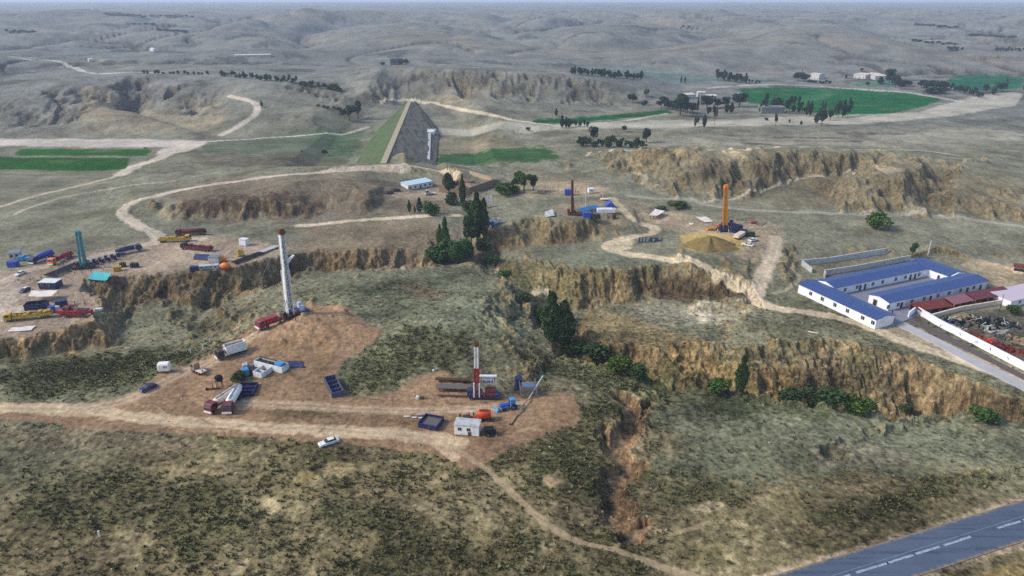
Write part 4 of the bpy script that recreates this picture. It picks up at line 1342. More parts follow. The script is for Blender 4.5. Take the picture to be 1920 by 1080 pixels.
def gable_house(name, label, cat, a, b, depth, h, wallm, roofm, rise=0.8, flat=False, wins=4, door=True, dz=0.0, group=None):
    """house whose front runs from pixel a to pixel b"""
    p, q = G(*a), G(*b)
    d = q - p; L_ = math.hypot(d.x, d.y)
    t = thing(name, label, cat, (p.x, p.y, min(p.z, q.z) + dz), math.atan2(d.y, d.x), group)
    MB().box(0, L_, 0, depth, -1.5, h).build('wall', wallm, t)
    mb = MB()
    if flat:
        mb.prism([(-0.4, h), (depth + 0.3, h + rise), (depth + 0.3, h + rise + 0.15), (-0.4, h + 0.15)], -0.35, L_ + 0.35, 'x')
        MB().prism([(0.01, h), (depth - 0.01, h), (depth - 0.01, h + rise * 0.95)], 0.02, L_ - 0.02, 'x').build('gable', wallm, t)
    else:
        ym = depth / 2
        mb.prism([(-0.4, h), (ym, h + rise), (depth + 0.4, h), (depth + 0.4, h + 0.15), (ym, h + rise + 0.15), (-0.4, h + 0.15)], -0.35, L_ + 0.35, 'x')
        MB().prism([(0.01, h), (ym, h + rise), (depth - 0.01, h)], 0.02, L_ - 0.02, 'x').build('gable', wallm, t)
    mb.build('roof', roofm, t)
    for i in range(wins):
        x = L_ * (i + 0.5) / wins
        if door and i == wins // 2:
            o = MB().box(x - 0.55, x + 0.55, -0.05, 0.03, 0.02, 2.1).build('door', GREYW, t)
            MB().box(x - 0.45, x + 0.45, -0.08, -0.03, 0.05, 2.0).build('leaf', DARK, o)
        else:
            o = MB().box(x - 0.65, x + 0.65, -0.05, 0.03, 0.85, 2.15).build('window', GREYW, t)
            MB().box(x - 0.52, x + 0.52, -0.08, -0.03, 0.97, 2.03).build('pane', GLASS, o)
    return t


gable_house('farm_house', 'white farmhouse with pale blue flat roof left of the walled compound', 'house', (765, 355), (811, 349), 7.5, 3.0, WHITE, mat('pale_blue_roof', (186, 206, 214), 0.6, var=0.06), 0.5, True, 5)
MB()
gable_house('adobe_house', 'brown adobe house under the dark round tree in the walled compound', 'house', (829, 350), (850, 349), 7, 4.2, ADOBE, mat('mud_roof', (120, 100, 80), 0.95), 0.5, True, 2)
gable_house('adobe_shed', 'dark open-fronted adobe shed at the back of the walled compound', 'shed', (868, 349), (886, 343), 5, 2.4, mat('dark_adobe', (74, 62, 54), 0.95), mat('mud_roof', (120, 100, 80), 0.95), 0.4, True, 2, False)
wall_line([(824, 360), (880, 366), (925, 350), (921, 338)], 4.2, 0.6, 'compound_wall', 'tall brown adobe wall round the farm compound', 'wall', ADOBE)
wall_line([(921, 338), (880, 325), (858, 322)], 1.6, 0.5, 'compound_wall', 'low pale wall behind the farm compound', 'wall', mat('pale_adobe', (176, 156, 128), 0.9))
gable_house('dark_barn', 'dark flat-roofed barn alone on the far hill crest', 'barn', (732, 122), (748, 122), 12, 8, mat('barn_wall', (44, 48, 56), 0.8), DARK, 0.6, True, 2, False)
vill = [((1286, 186), (1304, 185), 8, 4.5, 'long pale village house left of the others behind the round trees'), ((1308, 182), (1322, 182), 8, 5, 'tallest pale village house between the dark trees'), ((1326, 187), (1344, 187), 7, 4, 'low white village house beside the big dark tree'),
        ((1519, 148), (1535, 150), 10, 7, 'white stepped farmhouse beside the dark tree clump'), ((1600, 146), (1622, 148), 14, 5, 'left long white shed of the far farm'), ((1626, 144), (1644, 147), 14, 5, 'middle long white shed of the far farm'), ((1640, 150), (1662, 150), 14, 5, 'right low white shed of the far farm beside the big tree')]
for i, (a, b, dp_, hh, lb) in enumerate(vill):
    gable_house('village_house' if i < 4 else 'farm_shed', lb, 'house' if i < 4 else 'shed', a, b, dp_, hh, GREYW, CREAM, 0.9, i % 2 == 0, 3, group='white buildings of the far farm' if i > 3 else 'pale village houses')
for (x, y, lb) in ((284, 95, 'upper tiny white hut on the bare far slope'), (170, 115, 'lower tiny white hut on the bare far plain')):
    gable_house('hut', lb, 'hut', (x - 3, y + 1), (x + 4, y + 1), 8, 4, WHITE, WHITE, 0.8, False, 2, group='tiny far huts')
gable_house('long_shed', 'very long low pale shed far on the plain', 'shed', (440, 107), (508, 107), 10, 3.5, GREYW, CREAM, 0.6, True, 6, False)
gable_house('grey_farm_building', 'long grey wall-like farm building behind the poplars by the green field', 'building', (1427, 213), (1470, 213), 8, 6, mat('grey_render', (120, 120, 116), 0.9), mat('grey_roof', (150, 148, 142), 0.8), 0.6, True, 5, False)

# ------------------------------------------------------------------ vehicles and site equipment (x forward, origin on the ground)
def put(front, rear):
    c = midp(front, rear)
    return (c.x, c.y, c.z), head(rear, front), span(front, rear)


def cab(parent, x0, ln, w, h, m, z0=0.9, tall=2.0):
    """truck cab whose front is at x0"""
    prof = [(x0 - ln, z0), (x0, z0), (x0 + 0.02, z0 + 0.9), (x0 - 0.35, z0 + tall * 0.92), (x0 - 0.6, z0 + tall), (x0 - ln, z0 + tall)]
    o = MB().prism(prof, -w / 2, w / 2).build('cab', m, parent)
    MB().prism([(x0 - 0.01, z0 + 0.95), (x0 + 0.05, z0 + 0.95), (x0 - 0.29, z0 + tall * 0.88), (x0 - 0.36, z0 + tall * 0.88)], -w / 2 + 0.15, w / 2 - 0.15).build('windscreen', GLASS, o)
    MB().box(x0 - ln * 0.75, x0 - 0.55, -w / 2 - 0.03, -w / 2 + 0.01, z0 + 0.95, z0 + tall * 0.85).box(x0 - ln * 0.75, x0 - 0.55, w / 2 - 0.01, w / 2 + 0.03, z0 + 0.95, z0 + tall * 0.85).build('side_window', GLASS, o)
    MB().box(x0 - 0.1, x0 + 0.22, -w / 2, w / 2, z0 - 0.45, z0 + 0.05, bev=0.08).build('bumper', WHITE, o)
    for s in (-1, 1):
        MB().box(x0 + 0.2, x0 + 0.27, s * w * 0.36 - 0.14, s * w * 0.36 + 0.14, z0 - 0.3, z0 - 0.06).build('headlight', WHITE, o)
    return o


def tanker(name, label, front, rear, cabm, tankm, ln=None, group=None, frame=DARK):
    loc, rz, L_ = put(front, rear)
    L_ = ln or L_
    t = thing(name, label, 'tanker truck', loc, rz, group)
    MB().box(-L_ / 2, L_ / 2 - 0.4, -0.5, 0.5, 0.75, 1.05).build('chassis', frame, t)
    cab(t, L_ / 2, 2.3, 2.5, 2.0, cabm)
    secs = []
    for k in range(13):
        x = -L_ / 2 + (L_ - 2.7) * k / 12
        e = min(k, 12 - k)
        r = {0: 0.72, 1: 0.95}.get(e, 1.0)
        secs.append([Vector((x, 1.28 * r * math.cos(a), 2.1 + 0.98 * r * math.sin(a))) for a in [2 * math.pi * i / 16 for i in range(16)]])
    tk = MB().loft(secs).build('tank', tankm, t, True)
    for x in (-L_ * 0.28, L_ * 0.05):
        MB().tube((x, 0, 3.0), (x, 0, 3.25), 0.32, n=12).build('hatch', STEEL, tk)
    MB().box(-L_ / 2 + 0.5, L_ / 2 - 3.2, -0.25, 0.25, 3.06, 3.12).build('walkway', STEEL, tk)
    wheels(t, [L_ / 2 - 1.3, -L_ / 2 + 3.2, -L_ / 2 + 1.9], 1.25, 0.52, 0.35)
    return t


def flat_truck(name, label, front, rear, cabm, bedm, cat='truck', ln=None, load=None, loadm=None, sides=0.0, group=None, w=2.5):
    loc, rz, L_ = put(front, rear)
    L_ = ln or L_
    t = thing(name, label, cat, loc, rz, group)
    MB().box(-L_ / 2, L_ / 2 - 0.4, -0.45, 0.45, 0.7, 1.0).build('chassis', DARK, t)
    b = MB().box(-L_ / 2, L_ / 2 - 2.6, -w / 2, w / 2, 1.02, 1.22, bev=0.05)
    if sides:
        for s in (-1, 1):
            b.box(-L_ / 2, L_ / 2 - 2.6, s * w / 2 - 0.05, s * w / 2 + 0.05, 1.2, 1.2 + sides)
        b.box(-L_ / 2, -L_ / 2 + 0.08, -w / 2, w / 2, 1.21, 1.2 + sides).box(L_ / 2 - 2.7, L_ / 2 - 2.62, -w / 2, w / 2, 1.21, 1.2 + sides)
    b.build('bed', bedm, t)
    cab(t, L_ / 2, 2.2, w, 2.0, cabm)
    wheels(t, [L_ / 2 - 1.2, -L_ / 2 + 2.8, -L_ / 2 + 1.5], w / 2, 0.52, 0.35)
    xb = L_ / 2 - 2.9
    if load == 'machinery':
        mb = MB()
        random.seed(len(label))
        x = -L_ / 2 + 0.4
        while x < xb - 0.8:
            d = random.uniform(0.7, 1.6)
            mb.box(x, min(x + d, xb), -w * 0.4, w * random.uniform(0.15, 0.4), 1.23, 1.23 + random.uniform(0.6, 1.5), bev=0.12)
            x += d + 0.15
        mb.build('machinery', loadm, t)
        MB().tube((-L_ / 2 + 0.5, 0, 2.0), (xb, 0.2, 2.6), 0.18).tube((-L_ / 2 + 1, w * 0.3, 1.4), (xb - 1, w * 0.3, 1.4), 0.25, n=10).build('pipework', DARK, t)
    elif load == 'pipes':
        mb = MB()
        for i in range(9):
            mb.tube((-L_ / 2 + 0.1, -w * 0.4 + i * w * 0.1, 1.42 + 0.12 * (i % 2)), (xb + 0.6, -w * 0.4 + i * w * 0.1, 1.42 + 0.12 * (i % 2)), 0.12, n=6)
        mb.build('pipe_load', loadm, t)
    elif load == 'tank':
        MB().tube((-L_ / 2 + 0.2, 0, 2.15), (xb, 0, 2.15), 0.95, n=14).build('tank', loadm, t, True)
    return t


def car(name, label, front, rear, m, ln=4.5, group=None, roofm=None):
    loc, rz, L_ = put(front, rear)
    t = thing(name, label, 'car', loc, rz, group)
    prof = [(-ln / 2, 0.35), (ln / 2, 0.35), (ln / 2 + 0.02, 0.65), (ln / 2 - 0.25, 0.85), (ln * 0.18, 0.98), (-ln * 0.42, 1.0), (-ln / 2, 0.85)]
    secs = []
    for y, s in ((-0.9, 0.9), (-0.82, 1.0), (0.82, 1.0), (0.9, 0.9)):
        secs.append([Vector((x * (0.98 if s < 1 else 1), y, 0.35 + (z - 0.35) * s)) for x, z in prof])
    MB().loft(secs).build('body', m, t)
    g = MB()
    a = [Vector((ln * 0.2, -0.76, 0.95)), Vector((-ln * 0.4, -0.76, 0.95)), Vector((-ln * 0.4, 0.76, 0.95)), Vector((ln * 0.2, 0.76, 0.95))]
    b = [Vector((ln * 0.04, -0.62, 1.42)), Vector((-ln * 0.26, -0.62, 1.42)), Vector((-ln * 0.26, 0.62, 1.42)), Vector((ln * 0.04, 0.62, 1.42))]
    g.loft([a, b])
    g.build('windows', GLASS, t)
    MB().box(-ln * 0.27, ln * 0.05, -0.64, 0.64, 1.421, 1.48, bev=0.1).build('roof', roofm or m, t)
    wheels(t, [ln * 0.31, -ln * 0.3], 0.9, 0.33, 0.22)
    for s in (-1, 1):
        MB().box(ln / 2 - 0.05, ln / 2 + 0.05, s * 0.62 - 0.18, s * 0.62 + 0.18, 0.6, 0.76).build('headlight', WHITE, t)
    return t


def skip(name, label, a, b, w, h, m, inner, cat='container', ribs=3, group=None, rz=None, ln=None, fill=None):
    """open topped steel box running from pixel b to pixel a"""
    loc, r_, L_ = put(a, b)
    L_ = ln or L_
    t = thing(name, label, cat, loc, r_ if rz is None else rz, group)
    th = 0.12
    MB().box(-L_ / 2, L_ / 2, -w / 2, w / 2, 0.1, 0.25).build('floor', inner, t)
    wl = MB()
    for s in (-1, 1):
        wl.box(-L_ / 2, L_ / 2, s * w / 2 - th / 2, s * w / 2 + th / 2, 0.05, h)
        wl.box(s * L_ / 2 - th / 2, s * L_ / 2 + th / 2, -w / 2 + 0.06, w / 2 - 0.06, 0.05, h - 0.01)
    for i in range(ribs + 2):
        x = -L_ / 2 + 0.1 + (L_ - 0.2) * i / (ribs + 1)
        for s in (-1, 1):
            wl.box(x - 0.07, x + 0.07, s * (w / 2 + 0.1) - 0.05, s * (w / 2 + 0.1) + 0.05, 0.06, h - 0.05)
    wl.build('side', m, t)
    for i in range(ribs):
        x = -L_ / 2 + L_ * (i + 1) / (ribs + 1)
        MB().box(x - 0.08, x + 0.08, -w / 2 + 0.08, w / 2 - 0.08, 0.26, h * 0.8).build('rib', m, t)
    rim = MB()
    for s in (-1, 1):
        rim.box(-L_ / 2 - 0.1, L_ / 2 + 0.1, s * w / 2 - 0.1, s * w / 2 + 0.1, h, h + 0.12)
    for s in (-1, 1):
        rim.box(s * L_ / 2 - 0.1, s * L_ / 2 + 0.1, -w / 2 + 0.1, w / 2 - 0.1, h + 0.004, h + 0.11)
    rim.build('rim', m, t)
    if fill:
        MB().box(-L_ / 2 + 0.1, L_ / 2 - 0.1, -w / 2 + 0.1, w / 2 - 0.1, 0.26, h * 0.6).build('filling', fill, t)
    return t


def cabin(name, label, a, b, depth, h, m, roofm, wins=2, cat='cabin', group=None, door=True, blocks=True, bandm=None):
    """site hut whose long face runs from pixel a (left) to pixel b (right), seen from the camera side"""
    p, q = G(*a), G(*b)
    d = q - p
    L_ = math.hypot(d.x, d.y)
    t = thing(name, label, cat, (p.x, p.y, p.z), math.atan2(d.y, d.x), group)
    MB().box(0, L_, 0, depth, 0.25, h).build('body', m, t)
    MB().box(-0.1, L_ + 0.1, -0.1, depth + 0.1, h + 0.003, h + 0.16, bev=0.15).build('roof', roofm, t)
    if bandm:
        MB().box(0.1, L_ - 0.1, -0.04, 0.0, 0.3, h * 0.45).build('band', bandm, t)
    if blocks:
        b_ = MB()
        for x in (0.4, L_ / 2, L_ - 0.4):
            b_.box(x - 0.15, x + 0.15, 0.1, depth - 0.1, 0, 0.248)
        b_.build('skid', DARK, t)
    for i in range(wins):
        x = L_ * (0.22 + 0.36 * i) if wins == 2 else L_ * (i + 0.7) / (wins + 0.4)
        o = MB().box(x - 0.5, x + 0.5, -0.05, 0.01, h * 0.5, h * 0.82).build('window', GREYW, t)
        MB().box(x - 0.42, x - 0.04, -0.08, -0.04, h * 0.52, h * 0.8).box(x + 0.04, x + 0.42, -0.08, -0.04, h * 0.52, h * 0.8).build('pane', GLASS, o)
    if door:
        x = L_ * 0.62
        o = MB().box(x - 0.45, x + 0.45, -0.06, 0.01, 0.27, h * 0.46).build('door', GREYW, t)
        MB().box(x - 0.35, x + 0.35, -0.09, -0.05, 0.3, h * 0.44).build('leaf', DARK, o)
    return t


def lattice(mb, p, q, w0, w1, n, r=0.08, rail=None):
    """four rails and zigzag bracing from p to q"""
    p, q = Vector(p), Vector(q)
    d = (q - p).normalized()
    a = Vector((1, 0, 0)) if abs(d.x) < 0.7 else Vector((0, 1, 0))
    a = (a - d * a.dot(d)).normalized(); b = d.cross(a)
    def cor(k, i):
        w = (w0 + (w1 - w0) * k) / 2
        sx, sy = ((-1, -1), (1, -1), (1, 1), (-1, 1))[i % 4]
        return p + (q - p) * k + a * w * sx + b * w * sy
    for i in range(4):
        (rail or mb).tube(cor(0, i), cor(1, i), r * 1.6, n=5)
    for k in range(n):
        for i in range(4):
            mb.tube(cor(k / n, i), cor((k + 1) / n, i + 1), r * 0.8, n=4)
            mb.tube(cor(k / n, i), cor(k / n, i + 1), r * 0.8, n=4)


def mast_thing(parent, base, top, w, secs, mats_, crownm, platform=None, panel=0.0):
    """telescoping mast from base to top (local coordinates): sections of lattice, panelled on the sides"""
    base, top = Vector(base), Vector(top)
    k0 = 0
    mo = None
    for i, k in enumerate(secs):
        ww = w * (1 - 0.22 * i)
        mb = MB()
        p, q = base + (top - base) * k0, base + (top - base) * k
        lattice(mb, p, q, ww, ww * 0.96, max(3, int((q - p).length / (ww * 1.1))), 0.09 if i == 0 else 0.075)
        o = mb.build('mast_section', mats_[i], parent)
        if panel:
            d = (q - p).normalized()
            mb = MB()
            for sgn in (-1, 1):
                a = Vector((sgn * ww * 0.34, -ww * 0.5 - 0.03, 0)); e = Vector((ww * panel, 0, 0)); f = Vector((0, 0.1, 0))
                mb.loft([[p + a - e, p + a + e, p + a + e + f, p + a - e + f], [q + a - e, q + a + e, q + a + e + f, q + a - e + f]])
            for sgn in (-1, 1):
                a = Vector((sgn * (ww * 0.5 + 0.03), 0, 0)); e = Vector((0, ww * 0.32, 0)); f = Vector((0.08 * sgn, 0, 0))
                mb.loft([[p + a - e, p + a + e, p + a + e + f, p + a - e + f], [q + a - e, q + a + e, q + a + e + f, q + a - e + f]])
            mb.build('guide_rail', mats_[i], o)
        k0 = k
    MB().box(top.x - w * 0.55, top.x + w * 0.55, top.y - w * 0.5, top.y + w * 0.5, top.z - 0.1, top.z + 0.9, bev=0.25).tube((top.x - w * 0.4, top.y, top.z + 1.0), (top.x + w * 0.4, top.y, top.z + 1.0), 0.6, n=12).build('crown_block', crownm, parent)
    return


def loc_of(t, px, py_top):
    """local coordinates of the spot the photograph shows at (px, py_top), over a world depth equal to the thing's own"""
    pass


def local_top(t_loc, rz, base_local, px, py):
    """top of a mast standing on base_local whose image is (px, py)"""
    Rm = Matrix.Rotation(rz, 3, 'Z')
    b = Vector(t_loc) + Rm @ Vector(base_local)
    hz = top_z(b, py)
    z = b.z + hz
    dep = b.y * cP - (z - CAM_H) * sP
    x = (px - 960) / F_PX * dep
    w_ = Vector((x, b.y, z))
    return Rm.inverted() @ (w_ - Vector(t_loc))


def guys(parent, top, feet):
    for f in feet:
        MB().tube(top, f, 0.035, n=4).build('guy_wire', STEEL, parent)


# --- rig A: white mast on a long red carrier
def rig_a():
    front, rear = (490, 617), (556, 591)
    loc, rz, L_ = put(front, rear)
    L_ = 15.5
    t = thing('workover_rig', 'tall white mast drilling rig raised on a long dark red truck beside the earth mound', 'drilling rig', loc, rz, None)
    MB().box(-L_ / 2, L_ / 2 - 0.3, -1.3, 1.3, 0.95, 1.35, bev=0.05).build('deck', DRED, t)
    cab(t, L_ / 2, 2.4, 2.7, 2.0, RED)
    MB().box(L_ / 2 - 7.2, L_ / 2 - 2.8, -1.2, 1.2, 1.36, 2.9, bev=0.25).build('engine_housing', RED, t)
    g = MB()
    for i in range(5):
        g.box(L_ / 2 - 6.8 + i * 0.8, L_ / 2 - 6.4 + i * 0.8, -1.24, -1.19, 1.7, 2.5)
    g.build('vent', WHITE, t)
    MB().tube((-1.8, -1.1, 2.3), (-1.8, 1.1, 2.3), 0.85, n=16).tube((-3.8, -1.1, 2.1), (-3.8, 1.1, 2.1), 0.7, n=16).build('drawworks', DARK, t)
    MB().box(-L_ / 2 - 2.4, -L_ / 2 + 1.2, -2.4, 2.4, 1.9, 2.1).box(-L_ / 2 - 2.2, -L_ / 2 - 2.0, -2.3, -2.1, 0, 1.9).box(-L_ / 2 - 2.2, -L_ / 2 - 2.0, 2.1, 2.3, 0, 1.9).box(-L_ / 2 + 0.9, -L_ / 2 + 1.1, -2.3, -2.1, 0, 1.9).box(-L_ / 2 + 0.9, -L_ / 2 + 1.1, 2.1, 2.3, 0, 1.9).build('work_floor', NAVY, t)
    r_ = MB()
    for x, y in ((-L_ / 2 - 2.3, -2.3), (-L_ / 2 - 2.3, 0), (-L_ / 2 - 2.3, 2.3), (-L_ / 2 + 1.1, -2.3), (-L_ / 2 + 1.1, 2.3)):
        r_.tube((x, y, 2.1), (x, y, 3.2), 0.05, n=5)
    for s in (-2.3, 2.3):
        r_.tube((-L_ / 2 - 2.3, s, 3.2), (-L_ / 2 + 1.1, s, 3.2), 0.05, n=5)
    r_.build('handrail', WHITE, t)
    MB().box(-L_ / 2 - 1.6, -L_ / 2 - 0.4, -1.9, -0.8, 2.1, 4.0, bev=0.1).box(-L_ / 2 - 0.8, -L_ / 2 + 0.4, 0.9, 2.0, 2.1, 3.7, bev=0.1).build('control_box', mat('ice_blue_paint', (176, 200, 224), 0.5, 0.4, dirt=0.2), t)
    wheels(t, [L_ / 2 - 1.3, L_ / 2 - 2.9, -L_ / 2 + 5.2, -L_ / 2 + 3.8, -L_ / 2 + 2.4], 1.35, 0.58, 0.4)
    base = Vector((-L_ / 2 + 3.6, 0, 1.4))
    top = local_top(loc, rz, base, 528, 438)
    mast_thing(t, base, top, 1.9, [0.56, 1.0], [WHITE, WHITE], BROWN, panel=0.30)
    # racking platform
    pc = base + (top - base) * 0.66
    MB().add([pc + Vector(v) for v in ((-0.5, -0.6, -0.3), (-3.2, 0.3, 1.6), (-3.0, 1.4, 1.6), (-0.5, 1.4, -0.2), (-0.5, -0.6, 0.0), (-3.2, 0.3, 1.75), (-3.0, 1.4, 1.75), (-0.5, 1.4, 0.0))],
             [(0, 1, 2, 3), (7, 6, 5, 4), (0, 4, 5, 1), (1, 5, 6, 2), (2, 6, 7, 3), (3, 7, 4, 0)]).tube(pc + Vector((-0.5, 0, -1.8)), pc + Vector((-3.0, 0.8, 1.5)), 0.07, n=5).build('racking_platform', WHITE, t)
    MB().tube(base + Vector((3.2, -0.9, 0.4)), base + (top - base) * 0.27 + Vector((0.3, -0.6, 0)), 0.12, n=6).tube(base + Vector((3.2, 0.9, 0.4)), base + (top - base) * 0.27 + Vector((0.3, 0.6, 0)), 0.12, n=6).build('raising_ram', STEEL, t)
    guys(t, top, [(L_ / 2 - 2, 12, 0), (L_ / 2 - 2, -12, 0.5), (-L_ / 2 - 14, 10, 1.5), (-L_ / 2 - 14, -10, 0.5)])
    tb = base + (top - base) * 0.1
    MB().tube((base.x - 0.9, 0, 2.2), tuple(base + (top - base) * 0.9), 0.09, n=6).build('drill_line', DARK, t)


rig_a()


def small_rig(label, mastpx, basepx, topy, topx, w, m1, m2, crown, secs, deckm, extras, rz=0.0, ln=8.0, bl=0.0, panel=0.2, deckh=1.2):
    p = G(*basepx)
    t = thing('drilling_rig', label, 'drilling rig', tuple(p), rz)
    MB().box(-ln / 2, ln / 2, -1.5, 1.5, 0.5, deckh, bev=0.08).build('substructure', deckm, t)
    lg = MB()
    for x in (-ln / 2 + 0.4, 0, ln / 2 - 0.4):
        for y in (-1.3, 1.3):
            lg.box(x - 0.15, x + 0.15, y - 0.15, y + 0.15, 0, 0.498)
    lg.build('foot', DARK, t)
    base = Vector((bl, 0, deckh))
    top = local_top(p, rz, base, topx, topy)
    mast_thing(t, base, top, w, secs, [m1, m2], crown, panel=panel)
    MB().tube((bl + 1.0, -1.1, deckh + 0.7), (bl + 1.0, 1.1, deckh + 0.7), 0.6, n=14).build('winch_drum', DARK, t)
    for s in (-1, 1):
        MB().tube((bl + 3.0 * (1 if ln > 5 else 0.6), s * 1.2, deckh), tuple(base + (top - base) * 0.3), 0.1, n=5).build('mast_strut', extras, t)
    MB().box(bl - 2.6, bl - 1.3, -1.1, 1.1, deckh + 0.003, deckh + 1.7, bev=0.15).build('engine_housing', deckm, t)
    guys(t, top, [(9, 9, 0), (9, -9, 0), (-9, 9, 0), (-9, -9, 0)])
    return t, p, base, top


# rig B: white and red mast, white control frame
def rig_b():
    p = G(908, 745)
    t, p, base, top = small_rig('short white and red mast rig on a blue skid with white control cabin', None, (908, 745), 648, 893, 1.25, RED, WHITE, BROWN, [0.56, 1.0], NAVY, WHITE, 0.0, 8.2, -2.0, panel=0.25, deckh=0.9)
    MB().box(0.3, 3.2, -1.3, 1.2, 0.903, 2.6, bev=0.3).build('red_engine', DRED, t)
    MB().tube((2.9, -1.2, 1.6), (2.9, 1.0, 1.6), 0.65, n=12).build('blue_drum', BLUE, t)
    f = MB()
    for x in (-1.4, 3.2):
        for y in (1.6, 2.4):
            f.box(x - 0.12, x + 0.12, y - 0.12, y + 0.12, 0.0, 5.4)
    f.box(-1.6, 3.4, 1.45, 2.55, 5.4, 5.65).box(-0.6, 2.6, 1.5, 2.3, 3.2, 4.9)
    f.box(-2.9, -2.5, -1.5, -1.1, 0.9, 5.2).box(-1.4, -1.1, -1.5, -1.1, 0.9, 5.0)
    f.build('control_frame', WHITE, t)
    gsl = MB()
    for i in range(7):
        gsl.box(-0.4 + i * 0.42, -0.2 + i * 0.42, 1.44, 1.5, 3.5 + 0.15 * (i % 2), 4.6 - 0.2 * (i % 3))
    gsl.build('gauge_panel', DARK, t)
    MB().tube((0.4, -1.6, 0.9), (-0.6, -1.4, 3.0), 0.13, n=6).tube((-0.6, -1.4, 3.0), (0.0, -1.5, 0.9), 0.1, n=6).build('hose', RED, t)
    r = MB()
    for x in np.arange(-4, 4.2, 1.0):
        r.tube((x, -1.5, 0.9), (x, -1.5, 1.9), 0.04, n=4)
    r.tube((-4, -1.5, 1.9), (4, -1.5, 1.9), 0.05, n=4)
    r.build('handrail', STEEL, t)


rig_b()


def pipe_rack(name, label, a, b, n, r, m, w, h=0.9, group=None, cat='pipe rack', layers=2):
    """pipes lying from pixel a to pixel b on trestles"""
    loc, rz, L_ = put(a, b)
    t = thing(name, label, cat, loc, rz, group)
    for x in (-L_ * 0.4, 0, L_ * 0.4):
        tr = MB()
        tr.box(x - 0.12, x + 0.12, -w / 2 - 0.2, w / 2 + 0.2, h - 0.22, h).box(x - 0.1, x + 0.1, -w / 2, -w / 2 + 0.2, 0, h - 0.22).box(x - 0.1, x + 0.1, w / 2 - 0.2, w / 2, 0, h - 0.22)
        tr.build('trestle', DARK, t)
    random.seed(n)
    for i in range(n * layers):
        ly, k = divmod(i, n)
        y = -w / 2 + (k + 0.5) * w / n + (ly % 2) * w / n / 2
        o = random.uniform(-0.3, 0.3)
        MB().tube((-L_ / 2 + o, y, h + r + ly * r * 1.75), (L_ / 2 + o, y, h + r + ly * r * 1.75), r, n=7).build('pipe', m, t)
    return t


def sheet_roof(name, label, quad, hgt, m, cat='canopy', poles=True, sag=0.25, group=None, hts=None):
    """cloth stretched over posts; quad = four ground pixels"""
    P = [G(*q) for q in quad]
    c = sum(P, Vector()) / 4
    t = thing(name, label, cat, tuple(c), 0, group)
    n = 8
    vs_, fs = [], []
    hts = hts or [hgt] * 4
    for i in range(n + 1):
        for j in range(n + 1):
            a, b = i / n, j / n
            p = (P[0] * (1 - a) + P[1] * a) * (1 - b) + (P[3] * (1 - a) + P[2] * a) * b - c
            z = (hts[0] * (1 - a) + hts[1] * a) * (1 - b) + (hts[3] * (1 - a) + hts[2] * a) * b
            z += -sag * 4 * (a * (1 - a) + b * (1 - b)) * 0.5 + 0.05 * math.sin(9 * a + 7 * b)
            vs_.append((p.x + 0.12 * math.sin(11 * b), p.y + 0.12 * math.sin(13 * a), p.z + max(z, 0.06)))
    for i in range(n):
        for j in range(n):
            k = i * (n + 1) + j
            fs.append((k, k + 1, k + n + 2, k + n + 1))
    nv = len(vs_)
    vs_ += [(x, y, z - 0.04) for x, y, z in vs_]
    fs += [tuple(nv + i for i in reversed(f)) for f in fs]
    MB().add(vs_, fs).build('sheet', m, t)
    if poles:
        for p, hh in zip(P, hts):
            q = p - c
            MB().tube((q.x * 0.97, q.y * 0.97, q.z - 0.2), (q.x * 0.97, q.y * 0.97, q.z + hh - 0.05), 0.07, n=6).build('pole', TIMBER, t)
    return t


def machine(name, label, px, py, L_, w, h, m1, m2, rz=0.0, cat='machine', group=None, seed=1, drum=True):
    """skid mounted pump, engine and tank"""
    t = thing(name, label, cat, tuple(G(px, py)), rz, group)
    random.seed(seed)
    MB().box(-L_ / 2, L_ / 2, -w / 2, w / 2, 0.02, 0.25).build('skid', DARK, t)
    MB().box(-L_ / 2 + 0.1, -L_ * 0.05, -w * 0.42, w * 0.42, 0.253, h, bev=0.15).build('engine_cover', m1, t)
    b = MB().tube((L_ * 0.02, -w * 0.35, h * 0.45), (L_ * 0.02, w * 0.35, h * 0.45), h * 0.3, n=12).box(L_ * 0.12, L_ / 2 - 0.1, -w * 0.4, w * 0.3, 0.253, h * 0.7, bev=0.1)
    b.build('pump', m2, t)
    MB().tube((-L_ * 0.3, 0, h), (-L_ * 0.3, 0, h + 0.6), 0.09).tube((L_ * 0.3, w * 0.3, h * 0.5), (L_ * 0.3, w * 0.3, h * 1.1), 0.08).tube((L_ * 0.3, w * 0.3, h * 1.1), (L_ * 0.55, w * 0.5, 0.2), 0.07).build('exhaust_pipe', STEEL, t)
    return t


def bale(name, label, px, py, L_, w, h, m, rz=0, cat='crate', lidm=None, group=None):
    t = thing(name, label, cat, tuple(G(px, py)), rz, group)
    MB().box(-L_ / 2, L_ / 2, -w / 2, w / 2, 0.0, h, bev=0.08).build('body', m, t)
    f = MB()
    for x in (-L_ * 0.33, 0, L_ * 0.33):
        f.box(x - 0.05, x + 0.05, -w / 2 - 0.04, w / 2 + 0.04, 0.02, h + 0.04)
    f.build('strap', lidm or DARK, t)
    return t


